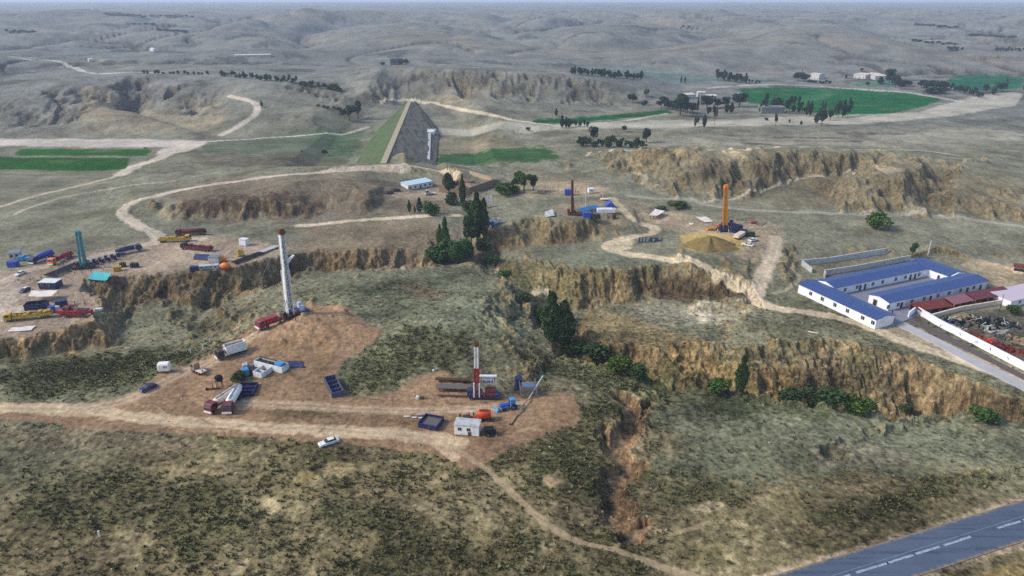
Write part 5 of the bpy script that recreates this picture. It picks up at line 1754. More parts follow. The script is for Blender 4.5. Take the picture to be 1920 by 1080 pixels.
# ---------------- near site
tanker('tanker_truck', 'maroon cab tanker with cream tank, parked left of its twin', (395, 774), (448, 738), DRED, CREAM, 12.0, 'tanker trucks side by side')
tanker('tanker_truck', 'maroon cab tanker with white tank, parked right of its twin', (428, 775), (447, 742), DRED, WHITE, 10.5, 'tanker trucks side by side', NAVY)
skip('flatbed_trailer', 'wide navy flatbed trailer just behind the white tanker', (459, 741), (465, 727), 5.0, 1.0, NAVY, NAVY, 'trailer', 2, ln=6.0)
car('car', 'dark navy car on the bare track left of the tankers', (265, 736), (291, 724), NAVY, 4.6)
car('car', 'white car alone on the grass edge below the main track', (600, 838), (633, 827), WHITE, 4.9)
skip('skip_container', 'long slate blue open skip beside the scrub patch', (634, 744), (619, 713), 3.1, 1.5, SLATE, mat('skip_inside', (86, 84, 86), 0.8), ribs=3)
skip('skip_container', 'blue open tank with grey mud beside the white cabin', (801, 806), (816, 786), 5.0, 1.3, NAVY, SLATE, ribs=0, ln=4.6, fill=mat('grey_mud', (96, 94, 92), 0.9))
cabin('site_cabin', 'large white site cabin with two windows in front of the orange tank', (852, 816), (898, 819), 3.2, 3.0, WHITE, GREYW, 2)


def caravan():
    t = thing('caravan', 'small rounded white caravan at the scrub edge left of the track', 'caravan', tuple(G(310, 697)), math.radians(8))
    secs = []
    for x, s in ((-1.6, 0.85), (-1.4, 1.0), (1.4, 1.0), (1.6, 0.85)):
        secs.append([Vector((x, math.copysign(min(abs(math.cos(a)) ** 0.5, 1) * 1.1 * s, math.cos(a)), 1.75 + math.copysign(abs(math.sin(a)) ** 0.5 * 1.35 * s, math.sin(a)))) for a in [2 * math.pi * i / 20 for i in range(20)]])
    MB().loft(secs).build('body', mat('caravan_white', (236, 228, 218), 0.5, var=0.04), t)
    for x in (0.3, 0.9):
        MB().box(x - 0.13, x + 0.13, -1.14, -1.06, 1.7, 2.4).build('window', GLASS, t)
    wheels(t, [0.0], 1.1, 0.35, 0.2)
    MB().tube((1.5, 0, 0.5), (2.8, 0, 0.4), 0.07).tube((-1.5, -0.6, 0.2), (-2.6, -1.2, 0.15), 0.1).build('tow_bar', STEEL, t)


caravan()


def box_lorry():
    loc, rz, L_ = put((416, 668), (452, 664))
    rz = head((455, 660), (418, 672))
    t = thing('tipper_lorry', 'white-sided lorry with open brown load and dark cab beside the mound track', 'truck', loc, rz)
    MB().box(-4.4, 1.6, -1.5, 1.5, 0.95, 1.15).build('chassis', DARK, t)
    MB().box(-4.4, 1.6, 1.3, 1.5, 1.151, 4.0).box(-4.4, 1.6, -1.5, -1.3, 1.151, 3.6).box(-4.4, -4.25, -1.29, 1.29, 1.151, 4.0).box(1.45, 1.6, -1.29, 1.29, 1.151, 3.7).build('body_side', WHITE, t)
    MB().box(-4.24, 1.44, -1.29, 1.29, 1.151, 3.1).build('load', TIMBER, t)
    cab(t, 4.4, 2.2, 2.6, 2.2, mat('dark_cab', (60, 48, 50), 0.5, dirt=0.2))
    MB().tube((1.5, 1.4, 4.0), (4.0, 1.2, 4.2), 0.12).tube((-4.3, -1.4, 4.0), (3.6, -1.6, 4.3), 0.12).build('roof_rail', DARK, t)
    wheels(t, [3.2, -1.6, -3.0], 1.4, 0.52, 0.35)


box_lorry()


def mud_tank():
    loc, rz, L_ = put((479, 684), (541, 697))
    t = thing('mud_tank', 'long open white-sided mud tank with dark inside beside the navy pond', 'tank', loc, rz + math.pi)
    L_ = 10.5
    MB().box(-L_ / 2, L_ / 2, -1.4, -1.25, 0.1, 2.1).box(-L_ / 2, L_ / 2, 1.25, 1.4, 0.1, 2.1).box(-L_ / 2, -L_ / 2 + 0.15, -1.24, 1.24, 0.1, 2.1).box(L_ / 2 - 0.15, L_ / 2, -1.24, 1.24, 0.1, 2.1).build('side', WHITE, t)
    MB().box(-L_ / 2 + 0.16, L_ / 2 - 0.16, -1.24, 1.24, 0.1, 1.5).build('drilling_mud', DARK, t)
    MB().box(L_ / 2 - 3.2, L_ / 2 - 0.6, -1.0, 0.9, 1.51, 2.7, bev=0.2).build('shaker', SKYB, t)
    MB().tube((-L_ / 2, 1.0, 2.3), (L_ / 2 - 3.4, 1.0, 2.3), 0.14).tube((-L_ / 2 + 1, -0.6, 1.9), (0, -0.6, 1.9), 0.2).build('pipework', DARK, t)
    MB().box(-L_ / 2, L_ / 2, -1.5, -1.2, 0, 0.099).box(-L_ / 2, L_ / 2, 1.2, 1.5, 0, 0.099).build('skid', DARK, t)


mud_tank()
skip('skip_container', 'stubby white open skip in front of the long mud tank', (486, 706), (500, 697), 3.0, 1.6, WHITE, STEEL, ribs=1, ln=4.2)
machine('mud_pump', 'blue pump engine between the dark bush and the white skip', 468, 702, 4.2, 2.4, 2.2, SKYB, DARK, 0.6, 'pump')
machine('mud_pump', 'pale blue pump behind the blue pump engine', 466, 690, 3.4, 2.0, 1.6, GREYW, STEEL, 0.4, 'pump')
sheet_roof('pond_liner', 'dark navy lined pond at the foot of the mound', [(545, 690), (572, 690), (566, 678), (538, 678)], 0.25, NAVY, 'pond liner', False, 0.0)


def drum_stand():
    t = thing('water_drum', 'black water drum raised on a post frame above the tankers', 'water drum', tuple(G(413, 727)), 0.2)
    for x in (-0.7, 0.7):
        for y in (-0.6, 0.6):
            MB().tube((x, y, 0), (x, y, 2.3), 0.09, n=6).build('leg', DARK, t)
    MB().box(-1, 1, -0.9, 0.9, 2.3, 2.42).build('stand_top', DARK, t)
    MB().sphere((0, 0, 3.25), 1.0, 14, 9, (1.15, 0.9, 0.85)).build('drum', BLACK, t, True)


drum_stand()
t = thing('pipe_post', 'fallen brown pipe with black end left of the water drum', 'pipe', tuple(G(396, 731)), 0.1)
MB().tube((-1.0, 0, 0.35), (2.4, 0.2, 0.35), 0.22, n=8).build('tube', BROWN, t); MB().tube((-1.4, 0, 0.4), (-0.99, 0, 0.35), 0.4, n=10).build('end_cap', BLACK, t)
flat_truck('pickup_truck', 'small beige pickup with a figure in red at its rear', (362, 694), (384, 704), TIMBER, CREAM, 'pickup', 5.4, w=1.9)
# rig B surroundings
pipe_rack('pipe_rack', 'stack of pale steel pipes left of the white and red mast', (820, 730), (884, 732), 8, 0.13, PIPE, 2.6, 0.9)
pipe_rack('pipe_rack', 'dark stack of rusty pipes behind the pale pipes', (818, 715), (884, 717), 5, 0.14, mat('rust_pipe', (84, 62, 44), 0.85), 1.2, 0.6)
pipe_rack('pipe_rack', 'single row of thin dark pipes lying in front of the pale pipes', (822, 744), (888, 745), 2, 0.12, mat('rust_pipe', (84, 62, 44), 0.85), 0.6, 0.3, layers=1)


def leaning_pole():
    p, q = G(791, 748), None
    t = thing('leaning_pole', 'thin white pole leaning over a green base left of the pipe stacks', 'pole', tuple(p))
    tp = local_top(p, 0, (0, 0, 0), 813, 694)
    MB().tube((0, 0, 0), tuple(tp), 0.12, 0.07).build('shaft', TIMBER, t)
    MB().sphere(tuple(tp), 0.3).build('tip', WHITE, t)
    MB().box(-0.5, 0.6, -0.4, 0.4, 0, 0.7, bev=0.1).build('base_block', LEAF_D, t)
    MB().box(-1.6, -0.8, -0.3, 0.3, 0, 0.9, bev=0.1).build('white_drum', WHITE, t)


leaning_pole()


def shaker():
    t = thing('shaker_unit', 'grey steel shaker frame with inclined ladder at the right end of the pad', 'machine', tuple(G(990, 738)), 0.1)
    f = MB()
    lattice(f, (0, 0, 0.1), (0, 0, 3.4), 4.0, 4.4, 3, 0.1)
    f.build('frame', STEEL, t)
    MB().box(-1.7, 1.7, -1.4, 1.4, 2.0, 2.9, bev=0.2).build('screen_box', STEEL, t)
    MB().tube((-2, -2, 3.6), (2, -2, 3.8), 0.14).build('rail', SKYB, t)
    q = local_top(G(990, 738), 0.1, (0.6, -3.0, 0), 1010, 712)
    MB().bar((-0.4, -3.2, 0), (4.2, 0.8, 5.0), 0.22).build('inclined_beam', WHITE, t)
    t2 = thing('drag_beam', 'long thin bare timber beam lying over the bank at the pad end', 'beam', tuple(G(958, 796)))
    e = G(990, 752) - G(958, 796)
    MB().bar((0, 0, 0.25), (e.x, e.y, e.z + 0.8), 0.3).build('shaft', TIMBER, t2)
    MB().box(-0.4, 0.4, -0.3, 0.3, 0, 0.3).build('block', DARK, t2)


shaker()
t = thing('fuel_drum', 'upright dark navy drum tank between the rig and the steel shaker', 'tank', tuple(G(972, 728)))
MB().tube((0, 0, 0.5), (0, 0, 3.6), 1.1, n=16).build('shell', NAVY, t, False); MB().box(-1.3, 1.3, -1.2, 1.2, 0, 0.48).build('skid', DARK, t)
MB().tube((1.2, 0, 0.3), (1.2, 0, 3.9), 0.08).build('filler_pipe', WHITE, t)


def tractor(name, label, px, py, rz, m1, m2, cat='tractor'):
    t = thing(name, label, cat, tuple(G(px, py)), rz)
    MB().box(-0.2, 2.3, -0.55, 0.55, 0.75, 1.6, bev=0.12).build('bonnet', m1, t)
    c = MB().box(-1.7, -0.2, -0.8, 0.8, 1.0, 2.9, bev=0.12).build('cab', m2, t)
    MB().box(-0.22, -0.17, -0.65, 0.65, 1.7, 2.7).box(-1.5, -0.4, -0.84, -0.79, 1.7, 2.7).build('window', GLASS, c)
    for s in (-1, 1):
        for x, r in ((-1.1, 0.85), (1.7, 0.55)):
            o = MB().tube((x, s * 0.85, r), (x, s * 1.3, r), r, n=16).build('wheel', BLACK, t)
            MB().tube((x, s * 1.28, r), (x, s * 1.33, r), r * 0.5, n=10).build('rim', m1, o)
    MB().bar((0.5, -0.7, 1.2), (3.2, -0.7, 0.6), 0.18).bar((0.5, 0.7, 1.2), (3.2, 0.7, 0.6), 0.18).prism([(3.1, 0.1), (3.9, 0.1), (3.3, 1.0)], -1.2, 1.2).build('loader_arm', m2, t)
    return t


tractor('tractor', 'blue loader tractor parked between the rig and the shaker', 954, 766, math.radians(200), BLUE, SKYB)


def tow_engine():
    t = thing('towed_engine', 'black wheeled engine trailer right of the white cabin', 'trailer', tuple(G(917, 815)), 0.1)
    MB().box(-1.3, 1.2, -0.9, 0.9, 0.6, 2.0, bev=0.2).build('engine_cover', BLACK, t)
    for s in (-1, 1):
        o = MB().tube((-0.3, s * 0.9, 0.6), (-0.3, s * 1.2, 0.6), 0.6, n=14).build('wheel', BLACK, t)
        MB().tube((-0.3, s * 1.19, 0.6), (-0.3, s * 1.23, 0.6), 0.28, n=10).build('rim', STEEL, o)
    MB().tube((1.1, 0, 0.7), (2.3, 0.3, 0.5), 0.08).box(1.2, 1.7, -0.6, -0.2, 0.4, 1.7).build('tow_bar', NAVY, t)


tow_engine()


def orange_tank():
    t = thing('fuel_bowser', 'orange-red fuel tank on a wheeled skid behind the white cabin', 'tank', tuple(G(908, 787)), 0.05)
    secs = []
    for x, s in ((-1.7, 0.8), (-1.5, 1.0), (1.5, 1.0), (1.7, 0.8)):
        secs.append([Vector((x, math.copysign(abs(math.cos(a)) ** 0.6 * 1.1 * s, math.cos(a)), 1.75 + math.copysign(abs(math.sin(a)) ** 0.6 * 1.0 * s, math.sin(a)))) for a in [2 * math.pi * i / 18 for i in range(18)]])
    MB().loft(secs).build('tank_shell', ORR, t, True)
    MB().box(-1.2, 1.0, -0.4, 0.4, 2.76, 2.95).build('walkway', BROWN, t)
    MB().box(-1.8, 1.8, -0.9, 0.9, 0.5, 0.72).build('skid', DARK, t)
    wheels(t, [-0.9, 1.1], 1.1, 0.4, 0.25)


orange_tank()
machine('generator', 'red and black generator set left of the orange-red tank', 884, 788, 4.6, 1.6, 1.3, DARK, RED, 0.02, 'generator', seed=4)
for i, (x0, x1, y) in enumerate(((757, 770, 782), (772, 781, 784), (785, 798, 785), (781, 806, 778))):
    q0, q1 = G(x0, y), G(x1, y)
    t = thing('white_pipe', ['leftmost short white pipe lying on the track', 'middle short white pipe lying on the track', 'right short white pipe in front of the blue mud tank', 'longer thin white pipe behind the blue mud tank'][i], 'pipe', tuple(q0), head((x0, y), (x1, y)), 'white pipes left of the blue mud tank')
    l_ = (q1 - q0).length
    MB().tube((0, 0, 0.2), (l_, 0, 0.2), 0.2 if i < 3 else 0.1, n=8).build('tube', WHITE, t)
    MB().tube((l_, 0, 0.2), (l_ + 0.15, 0, 0.2), 0.26 if i < 3 else 0.14, n=8).build('end_collar', STEEL, t)
t = thing('timber_frame', 'small broken timber gate frame at the scrub edge below the tankers', 'gate', tuple(G(414, 824)))
for x in (-1.3, -0.9, 1.1, 1.4):
    MB().box(x - 0.07, x + 0.07, -0.07, 0.07, -0.1, 2.0 + 0.2 * (x > 0)).build('post', TIMBER, t)
MB().box(-0.8, 0.9, -0.05, 0.05, 0.3, 0.9).build('panel', BROWN, t)
for i, (x, y) in enumerate(((358, 662), (381, 655), (394, 643), (187, 1006), (240, 800))):
    if i == 4:
        continue
    t = thing('marker_post', ['nearest white marker post above the beige pickup', 'middle white marker post along the scrub edge', 'third white marker post up the scrub edge', 'lone white stake in the foreground scrub'][i], 'post', tuple(G(x, y)), 0, 'white marker posts')
    MB().box(-0.14, 0.14, -0.14, 0.14, -0.2, 1.3).build('shaft', WHITE, t); MB().box(-0.2, 0.2, -0.2, 0.2, 1.3, 1.45).build('cap', GREYW, t)

# ---------------- left terrace
small_rig('teal mast rig on the left terrace between the red truck and the teal tarpaulin', None, (158, 503), 440, 147, 2.0, TEAL, TEAL, TEAL, [0.5, 1.0], DARK, TEAL, 0.3, 8.0, 0.0, panel=0.22)
flat_truck('truck', 'red drill-pipe truck with orange nose left of the teal mast', (90, 501), (139, 478), ORA, RED, 'truck', 12, 'machinery', RED, 0.5)
flat_truck('truck', 'blue truck left of the red and orange truck', (62, 495), (97, 481), NAVY, BLUE, 'truck', 11, 'tank', BLUE, 0.3)
bale('blue_crate', 'bright blue crate at the far left of the terrace', 26, 500, 3.6, 2.6, 2.4, BLUE, 0.05, 'crate')
gable_house('grey_hut', 'pale grey lean-to behind the bright blue crate', 'hut', (18, 487), (38, 485), 3.5, 2.6, GREYW, STEEL, 0.4, True, 2, False)
machine('pump_unit', 'light blue pump unit between the grey lean-to and the blue truck', 48, 488, 5, 2.4, 2.0, SKYB, SKYB, 0.1, 'pump', seed=3)
pipe_rack('pipe_rack', 'wide dark pipe rack running to the foot of the teal mast', (90, 521), (150, 496), 9, 0.15, mat('wet_pipe', (70, 58, 58), 0.6), 5.0, 0.7, layers=1)
flat_truck('truck', 'long navy truck with pale deck at the right end of the drum row', (262, 470), (222, 478), NAVY, GREYW, 'truck', 10.5, 'tank', NAVY, 0.3)
for i in range(11):
    k = i / 10
    p = G(166 + 56 * k, 498 - 15 * k + (2.5 if i % 2 else -1.5))
    t = thing('oil_drum', 'navy drum %s from the teal mast in the row behind the rig' % ['first', 'second', 'third', 'fourth', 'fifth', 'sixth', 'seventh', 'eighth', 'ninth', 'tenth', 'last'][i], 'drum', tuple(p), 0.4 * i, 'navy drums behind the teal mast')
    MB().tube((0, 0, 0), (0, 0, 1.9), 0.62, n=12).build('shell', NAVY if i % 4 else DRED, t)
    MB().tube((0, 0, 1.9), (0, 0, 2.0), 0.66, n=12).build('lid', STEEL if i % 3 else NAVY, t)
sheet_roof('tarpaulin', 'teal tarpaulin stretched at the gully edge right of the rig', [(164, 527), (200, 531), (212, 522), (178, 517)], 1.6, TEALT, 'tarpaulin', True, 0.2, hts=[0.9, 1.1, 2.2, 2.0])
bale('yellow_crate', 'yellow crate right of the teal tarpaulin', 221, 508, 2.8, 2.0, 2.0, YEL, 0.5)
bale('black_crate', 'black crate just behind the yellow crate', 231, 500, 2.4, 2.0, 1.7, BLACK, 0.5, lidm=YEL, group='black crates')
bale('black_crate', 'black crate standing apart right of the yellow crate', 253, 501, 2.8, 1.8, 1.8, BLACK, 0.1, lidm=STEEL, group='black crates')
car('car', 'white car at the left edge of the terrace', (29, 520), (47, 511), WHITE, 4.6)
car('car', 'dark blue car with white roof below the white car', (38, 551), (56, 542), NAVY, 4.4, roofm=WHITE)
cabin('site_cabin', 'navy site cabin with white roof in the middle of the left terrace', (74, 543), (106, 543), 4.2, 2.7, NAVY, WHITE, 2, door=False)
sheet_roof('canopy', 'white sheet canopy in front of the navy cabin', [(56, 568), (98, 568), (112, 556), (62, 557)], 2.6, CANVAS, 'canopy')
skip('skip_container', 'navy open-topped container behind the yellow truck', (50, 579), (90, 576), 3.6, 2.0, NAVY, SLATE, ribs=1)
flat_truck('truck', 'yellow truck loaded with machinery at the lower left terrace edge', (18, 602), (92, 594), YEL, YEL, 'truck', 14, 'machinery', YEL, 0.6)
bale('navy_box', 'navy box crate propped behind the red machine', 117, 575, 3.6, 2.6, 2.6, NAVY, 0.5)
machine('pump_unit', 'blue and white pump wedged between the yellow truck and the red machine', 103, 584, 3.4, 2.4, 2.4, BLUE, GREYW, 1.2, 'pump', seed=8)


def red_machine():
    loc, rz, L_ = put((173, 588), (112, 594))
    t = thing('red_machine', 'long dark red boat-shaped machine at the terrace edge beside the yellow truck', 'machine', loc, rz)
    L_ = 12
    secs = []
    for k, (w, z0) in enumerate(((0.9, 0.9), (1.5, 0.4), (1.6, 0.3), (1.6, 0.3), (1.3, 0.5), (0.6, 1.2))):
        x = -L_ / 2 + L_ * k / 5
        secs.append([Vector((x, -w * 0.8, z0)), Vector((x, w * 0.8, z0)), Vector((x, w, 2.1)), Vector((x, -w, 2.1))])
    MB().loft(secs).build('hull', RED, t)
    MB().box(1.0, 4.6, -0.9, 0.9, 2.101, 2.3).build('dark_hatch', DARK, t)
    MB().box(-3.6, -1.4, -1.0, 1.0, 2.101, 3.3, bev=0.2).build('engine_cover', DRED, t)
    MB().bar((-1.0, 0.3, 2.1), (0.2, 0.5, 4.0), 0.2).bar((1.2, 0.3, 2.1), (0.5, 0.5, 3.8), 0.2).build('lever_arm', RED, t)
    wheels(t, [-4, -2.6, 3], 1.5, 0.5, 0.3)


red_machine()
bale('white_block', 'small white block right of the red boat-shaped machine', 186, 584, 2.2, 1.4, 1.2, WHITE, 0.1, 'block', lidm=GREYW)
sheet_roof('white_sheet', 'long white sheet lying on the ground below the yellow truck', [(14, 624), (58, 621), (68, 612), (22, 616)], 0.35, CANVAS, 'sheet', False, 0.0)
# ---------------- second left group
flat_truck('truck', 'long dark rust-brown truck, topmost of the parked trucks', (338, 441), (380, 440), DRED, BROWN, 'truck', 13.5, 'tank', mat('rust_tank', (86, 42, 36), 0.8), 0.4)
flat_truck('truck', 'yellow truck in front of the rust-brown truck', (350, 452), (306, 454), YEL, YEL, 'truck', 14, 'machinery', YEL, 0.4)
flat_truck('truck', 'dark crimson truck loaded with machinery above the blue sheet', (344, 467), (396, 471), DARK, DRED, 'truck', 15, 'machinery', DRED, 0.7)
sheet_roof('pond_liner', 'royal blue sheet on the ground beside the white tank', [(362, 487), (388, 489), (392, 478), (366, 477)], 0.3, NAVY, 'sheet', False, 0.0)
cabin('white_tank', 'pale boxy tank between the blue sheet and the yellow engine', (391, 495), (410, 495), 3.5, 2.8, GREYW, STEEL, 0, 'tank', door=False)
bale('navy_box', 'navy box below the blue sheet at the gully rim', 365, 508, 3.0, 2.0, 2.0, NAVY, 0.1)
cabin('low_container', 'low white container row at the gully rim beside the orange tank', (373, 507), (410, 506), 2.0, 1.6, GREYW, GREYW, 4, 'container', door=False)
t = thing('round_tank', 'bright orange round tank at the gully rim', 'tank', tuple(G(424, 505)))
MB().sphere((0, 0, 1.55), 1.5, 16, 10, (1.4, 0.95, 0.95)).build('shell', ORA, t, True); MB().box(-1.4, 1.4, -0.8, 0.8, 0, 0.4).build('cradle', DARK, t)
MB().tube((0.3, 0, 2.8), (0.3, 0, 3.15), 0.3).build('hatch', DARK, t)
machine('yellow_engine', 'yellow pump engine behind the bright orange round tank', 414, 491, 4.4, 2.6, 2.6, YEL, ORA, 0.6, 'engine', seed=5)
machine('yellow_engine', 'small upright yellow engine behind the pipe pile', 452, 480, 2.2, 2.0, 3.2, YEL, YEL, 0.2, 'engine', seed=6)
pipe_rack('pipe_pile', 'dark pile of drill pipes right of the orange tank', (438, 496), (490, 476), 6, 0.16, DARK, 3.0, 0.5)
pipe_rack('pipe_rack', 'pale timber and pipe rack pointing at the tall white mast', (487, 476), (520, 464), 8, 0.16, CANVAS, 3.0, 0.6, layers=1)
cabin('toilet_block', 'white twin-door toilet block alone behind the pipe racks', (449, 461), (461, 462), 2.6, 3.0, WHITE, WHITE, 0, 'toilet block', door=False)

# ---------------- right and middle sites
def rig_e():
    t, p, base, top = small_rig('rust brown mast rig on the rocky platform with blue pipe deck', None, (1078, 403), 343, 1073, 1.1, BROWN, BROWN, BROWN, [0.5, 1.0], BROWN, TIMBER, 0.0, 7.0, -1.2, panel=0.35)
    return t


rig_e()
pipe_rack('pipe_deck', 'light blue pipe deck right of the rust brown mast', (1086, 399), (1120, 392), 8, 0.2, SKYB, 5.0, 1.2, layers=1)
machine('pump_unit', 'blue pump in front of the light blue pipe deck', 1109, 409, 8.5, 3.4, 3.0, BLUE, DARK, 0.0, 'pump', seed=9)
t = thing('white_tank', 'long white tank right of the light blue pipe deck', 'tank', tuple(G(1136, 399)))
MB().box(-4.6, 4.6, -1.6, 1.6, 0.3, 2.2, bev=0.4).build('shell', WHITE, t); MB().box(-4.4, 4.4, -1.4, 1.4, 0, 0.298).build('skid', DARK, t); MB().tube((3.5, 0, 2.2), (3.5, 0, 2.6), 0.4).build('hatch', STEEL, t)


def tent(name, label, px, py, w, d, h, m, rz=0.0, group=None):
    t = thing(name, label, 'tent', tuple(G(px, py)), rz, group)
    MB().prism([(-w / 2, 0.02), (w / 2, 0.02), (w * 0.1, h)], -d / 2, d / 2).build('canvas', m, t)
    MB().tube((w * 0.1, -d / 2 - 0.2, 0), (w * 0.1, -d / 2 - 0.2, h + 0.3), 0.08).build('pole', TIMBER, t)
    return t


tent('tent', 'blue pointed tent behind the long white tank', 1143, 387, 5.5, 4, 3.0, BLUE)
bale('orange_crate', 'small orange bin at the platform edge right of the white tank', 1151, 410, 1.6, 1.4, 2.0, BRICK, 0.2, 'bin')
bale('blue_crate', 'blue crate behind the rust brown mast', 1066, 366, 4.2, 3, 3.2, BLUE, 0.0, 'crate')
t = thing('ladder_stand', 'small yellow ladder stand below the blue crate', 'ladder', tuple(G(1068, 378)))
for x in (-0.6, 0.6):
    MB().bar((x, 0, 0), (x * 0.8, 0.6, 3.0), 0.14).build('rail', YEL, t)
for k in range(5):
    MB().bar((-0.6, 0.1 * k, 0.4 + 0.55 * k), (0.6, 0.1 * k, 0.4 + 0.55 * k), 0.1).build('rung', YEL, t)
cabin('white_booth', 'small pale booth behind the rocky platform', (1104, 363), (1114, 363), 3, 2.4, WHITE, WHITE, 1, 'booth', door=False)
t = thing('dinghy', 'white hull with people beside it near the platform track', 'boat', tuple(G(1134, 376)), 0.1)
MB().loft([[Vector((x, -w, 0.5)), Vector((x, w, 0.5)), Vector((x, w * 1.3, 1.1)), Vector((x, -w * 1.3, 1.1))] for x, w in ((-2.6, 0.3), (-1.6, 0.9), (1.6, 0.9), (2.6, 0.3))]).build('hull', CANVAS, t)
MB().box(-1.4, 1.4, -0.5, 0.5, 0, 0.5).build('cradle', DARK, t)
sheet_roof('white_sheet', 'crumpled white sheet on the left end of the rocky platform', [(1020, 409), (1040, 407), (1036, 398), (1022, 400)], 0.8, GREYW, 'sheet', False, 0.1, hts=[0.4, 0.8, 1.6, 0.9])
sheet_roof('canopy', 'white canopy left of the rubble beside the winding track', [(1216, 411), (1232, 412), (1246, 403), (1228, 399)], 2.2, CANVAS, 'canopy')
sheet_roof('white_sheet', 'flat white sheet left of the orange mast', [(1322, 418), (1338, 416), (1324, 407), (1306, 409)], 0.3, CANVAS, 'sheet', False, 0.0)
sheet_roof('white_sheet', 'tiny pale sheet in the rubble left of the orange mast', [(1292, 423), (1300, 422), (1300, 419), (1292, 419)], 0.3, CANVAS, 'sheet', False, 0.0)


def rig_d():
    t, p, base, top = small_rig('orange mast rig with dark navy machinery on the right plateau', None, (1362, 434), 352, 1361, 1.8, mat('mast_orange', (186, 124, 36), 0.6, dirt=0.3), mat('mast_orange', (186, 124, 36), 0.6, dirt=0.3), ORA, [0.5, 1.0], NAVY, BROWN, 0.0, 7.0, -1.0, panel=0.35, deckh=1.6)
    random.seed(12)
    mb = MB()
    for k in range(26):
        x, y = random.uniform(-1.5, 7.5), random.uniform(-2.5, 3.5)
        s = random.uniform(0.4, 1.3)
        mb.box(x - s, x + s, y - 0.5, y + 0.5, 1.2 if abs(x) < 3 else 0.05, random.uniform(2.0, 5.2 - 0.35 * abs(x - 1.5)), bev=0.1)
    mb.build('machinery', NAVY, t)
    m2 = MB()
    for k in range(9):
        x = random.uniform(-1, 7)
        m2.tube((x, -2.6, 0.3), (x + random.uniform(-1, 1), -2.2, random.uniform(2, 4)), 0.12, n=6)
    m2.build('pipework', STEEL, t)


rig_d()
tractor('loader', 'yellow loader left of the orange mast', 1340, 432, math.radians(175), YEL, ORA, 'loader')
pipe_rack('pipe_rack', 'navy pipe rack at the right foot of the orange mast', (1372, 432), (1398, 437), 7, 0.2, NAVY, 3.4, 0.8)
t = thing('tank_trailer', 'cream flat-topped tank trailer below the orange mast', 'trailer', tuple(G(1386, 446)), head((1378, 450), (1396, 440)))
MB().box(-3.6, 3.6, -1.3, 1.3, 0.9, 2.3, bev=0.3).build('tank', CREAM, t); MB().box(-3.8, 3.8, -0.6, 0.6, 0.6, 0.898).build('chassis', DARK, t); wheels(t, [-2.4, -1.2, 2.4], 1.25, 0.45, 0.3)
bale('green_trailer', 'dark green covered trailer right of the cream tank trailer', 1405, 443, 4.6, 2.4, 2.0, mat('dark_green_cover', (30, 46, 32), 0.8), -0.2, 'trailer')
car('car', 'white car lower left of the pair below the orange mast', (1390, 459), (1412, 463), WHITE, 5.0, group='pair of white cars')
car('car', 'white car upper right of the pair below the orange mast', (1421, 450), (1403, 454), WHITE, 5.0, group='pair of white cars')
bale('red_crate', 'flat red crate right of the navy machinery', 1414, 419, 3.2, 1.6, 0.9, RED, 0.1)
pipe_rack('pipe_rack', 'pale thin pipe frame on the far edge of the right plateau', (1422, 423), (1432, 417), 3, 0.12, CREAM, 3.0, 0.4, layers=1)
# letters
def letters():
    word = 'LLLADAH'
    p, q = G(1197, 455), G(1237, 453)
    d = q - p; L_ = math.hypot(d.x, d.y)
    t = thing('letter_sign', 'row of dark teal-blue standing letters on the grass by the winding track', 'sign', tuple(p), math.atan2(d.y, d.x))
    m = mat('sign_blue', (14, 60, 104), 0.5)
    n = len(word)
    for i, ch in enumerate(word):
        cu = bpy.data.curves.new('letter', 'FONT'); cu.body = ch; cu.size = 3.6; cu.extrude = 0.15; cu.offset = 0.07
        o = bpy.data.objects.new('tmp', cu); COL.objects.link(o)
        bpy.context.view_layer.update()
        me = bpy.data.meshes.new_from_object(o.evaluated_get(bpy.context.evaluated_depsgraph_get()))
        bpy.data.objects.remove(o)
        ob = bpy.data.objects.new('letter', me); COL.objects.link(ob)
        me.materials.clear(); me.materials.append(m)
        ob.parent = t; ob.rotation_euler = (math.radians(90), 0, 0); ob.location = (L_ * i / n, 0, 0.15)
    MB().box(-0.3, L_ + 0.2, -0.3, 0.3, 0, 0.2).build('plinth', m, t)


letters()


def util_pole(px, py, ytop, label, arm=True, m=TIMBER, r=0.2):
    p = G(px, py)
    h = top_z(p, ytop)
    t = thing('utility_pole', label, 'pole', tuple(p), 0.3, 'utility poles')
    MB().tube((0, 0, -0.3), (0, 0, h), r, r * 0.7, n=8).build('shaft', m, t)
    if arm:
        MB().box(-1.1, 1.1, -0.08, 0.08, h - 0.8, h - 0.6).build('crossarm', m, t)
        for x in (-0.95, 0, 0.95):
            MB().tube((x, 0, h - 0.6), (x, 0, h - 0.3), 0.09, n=6).build('insulator', WHITE, t)


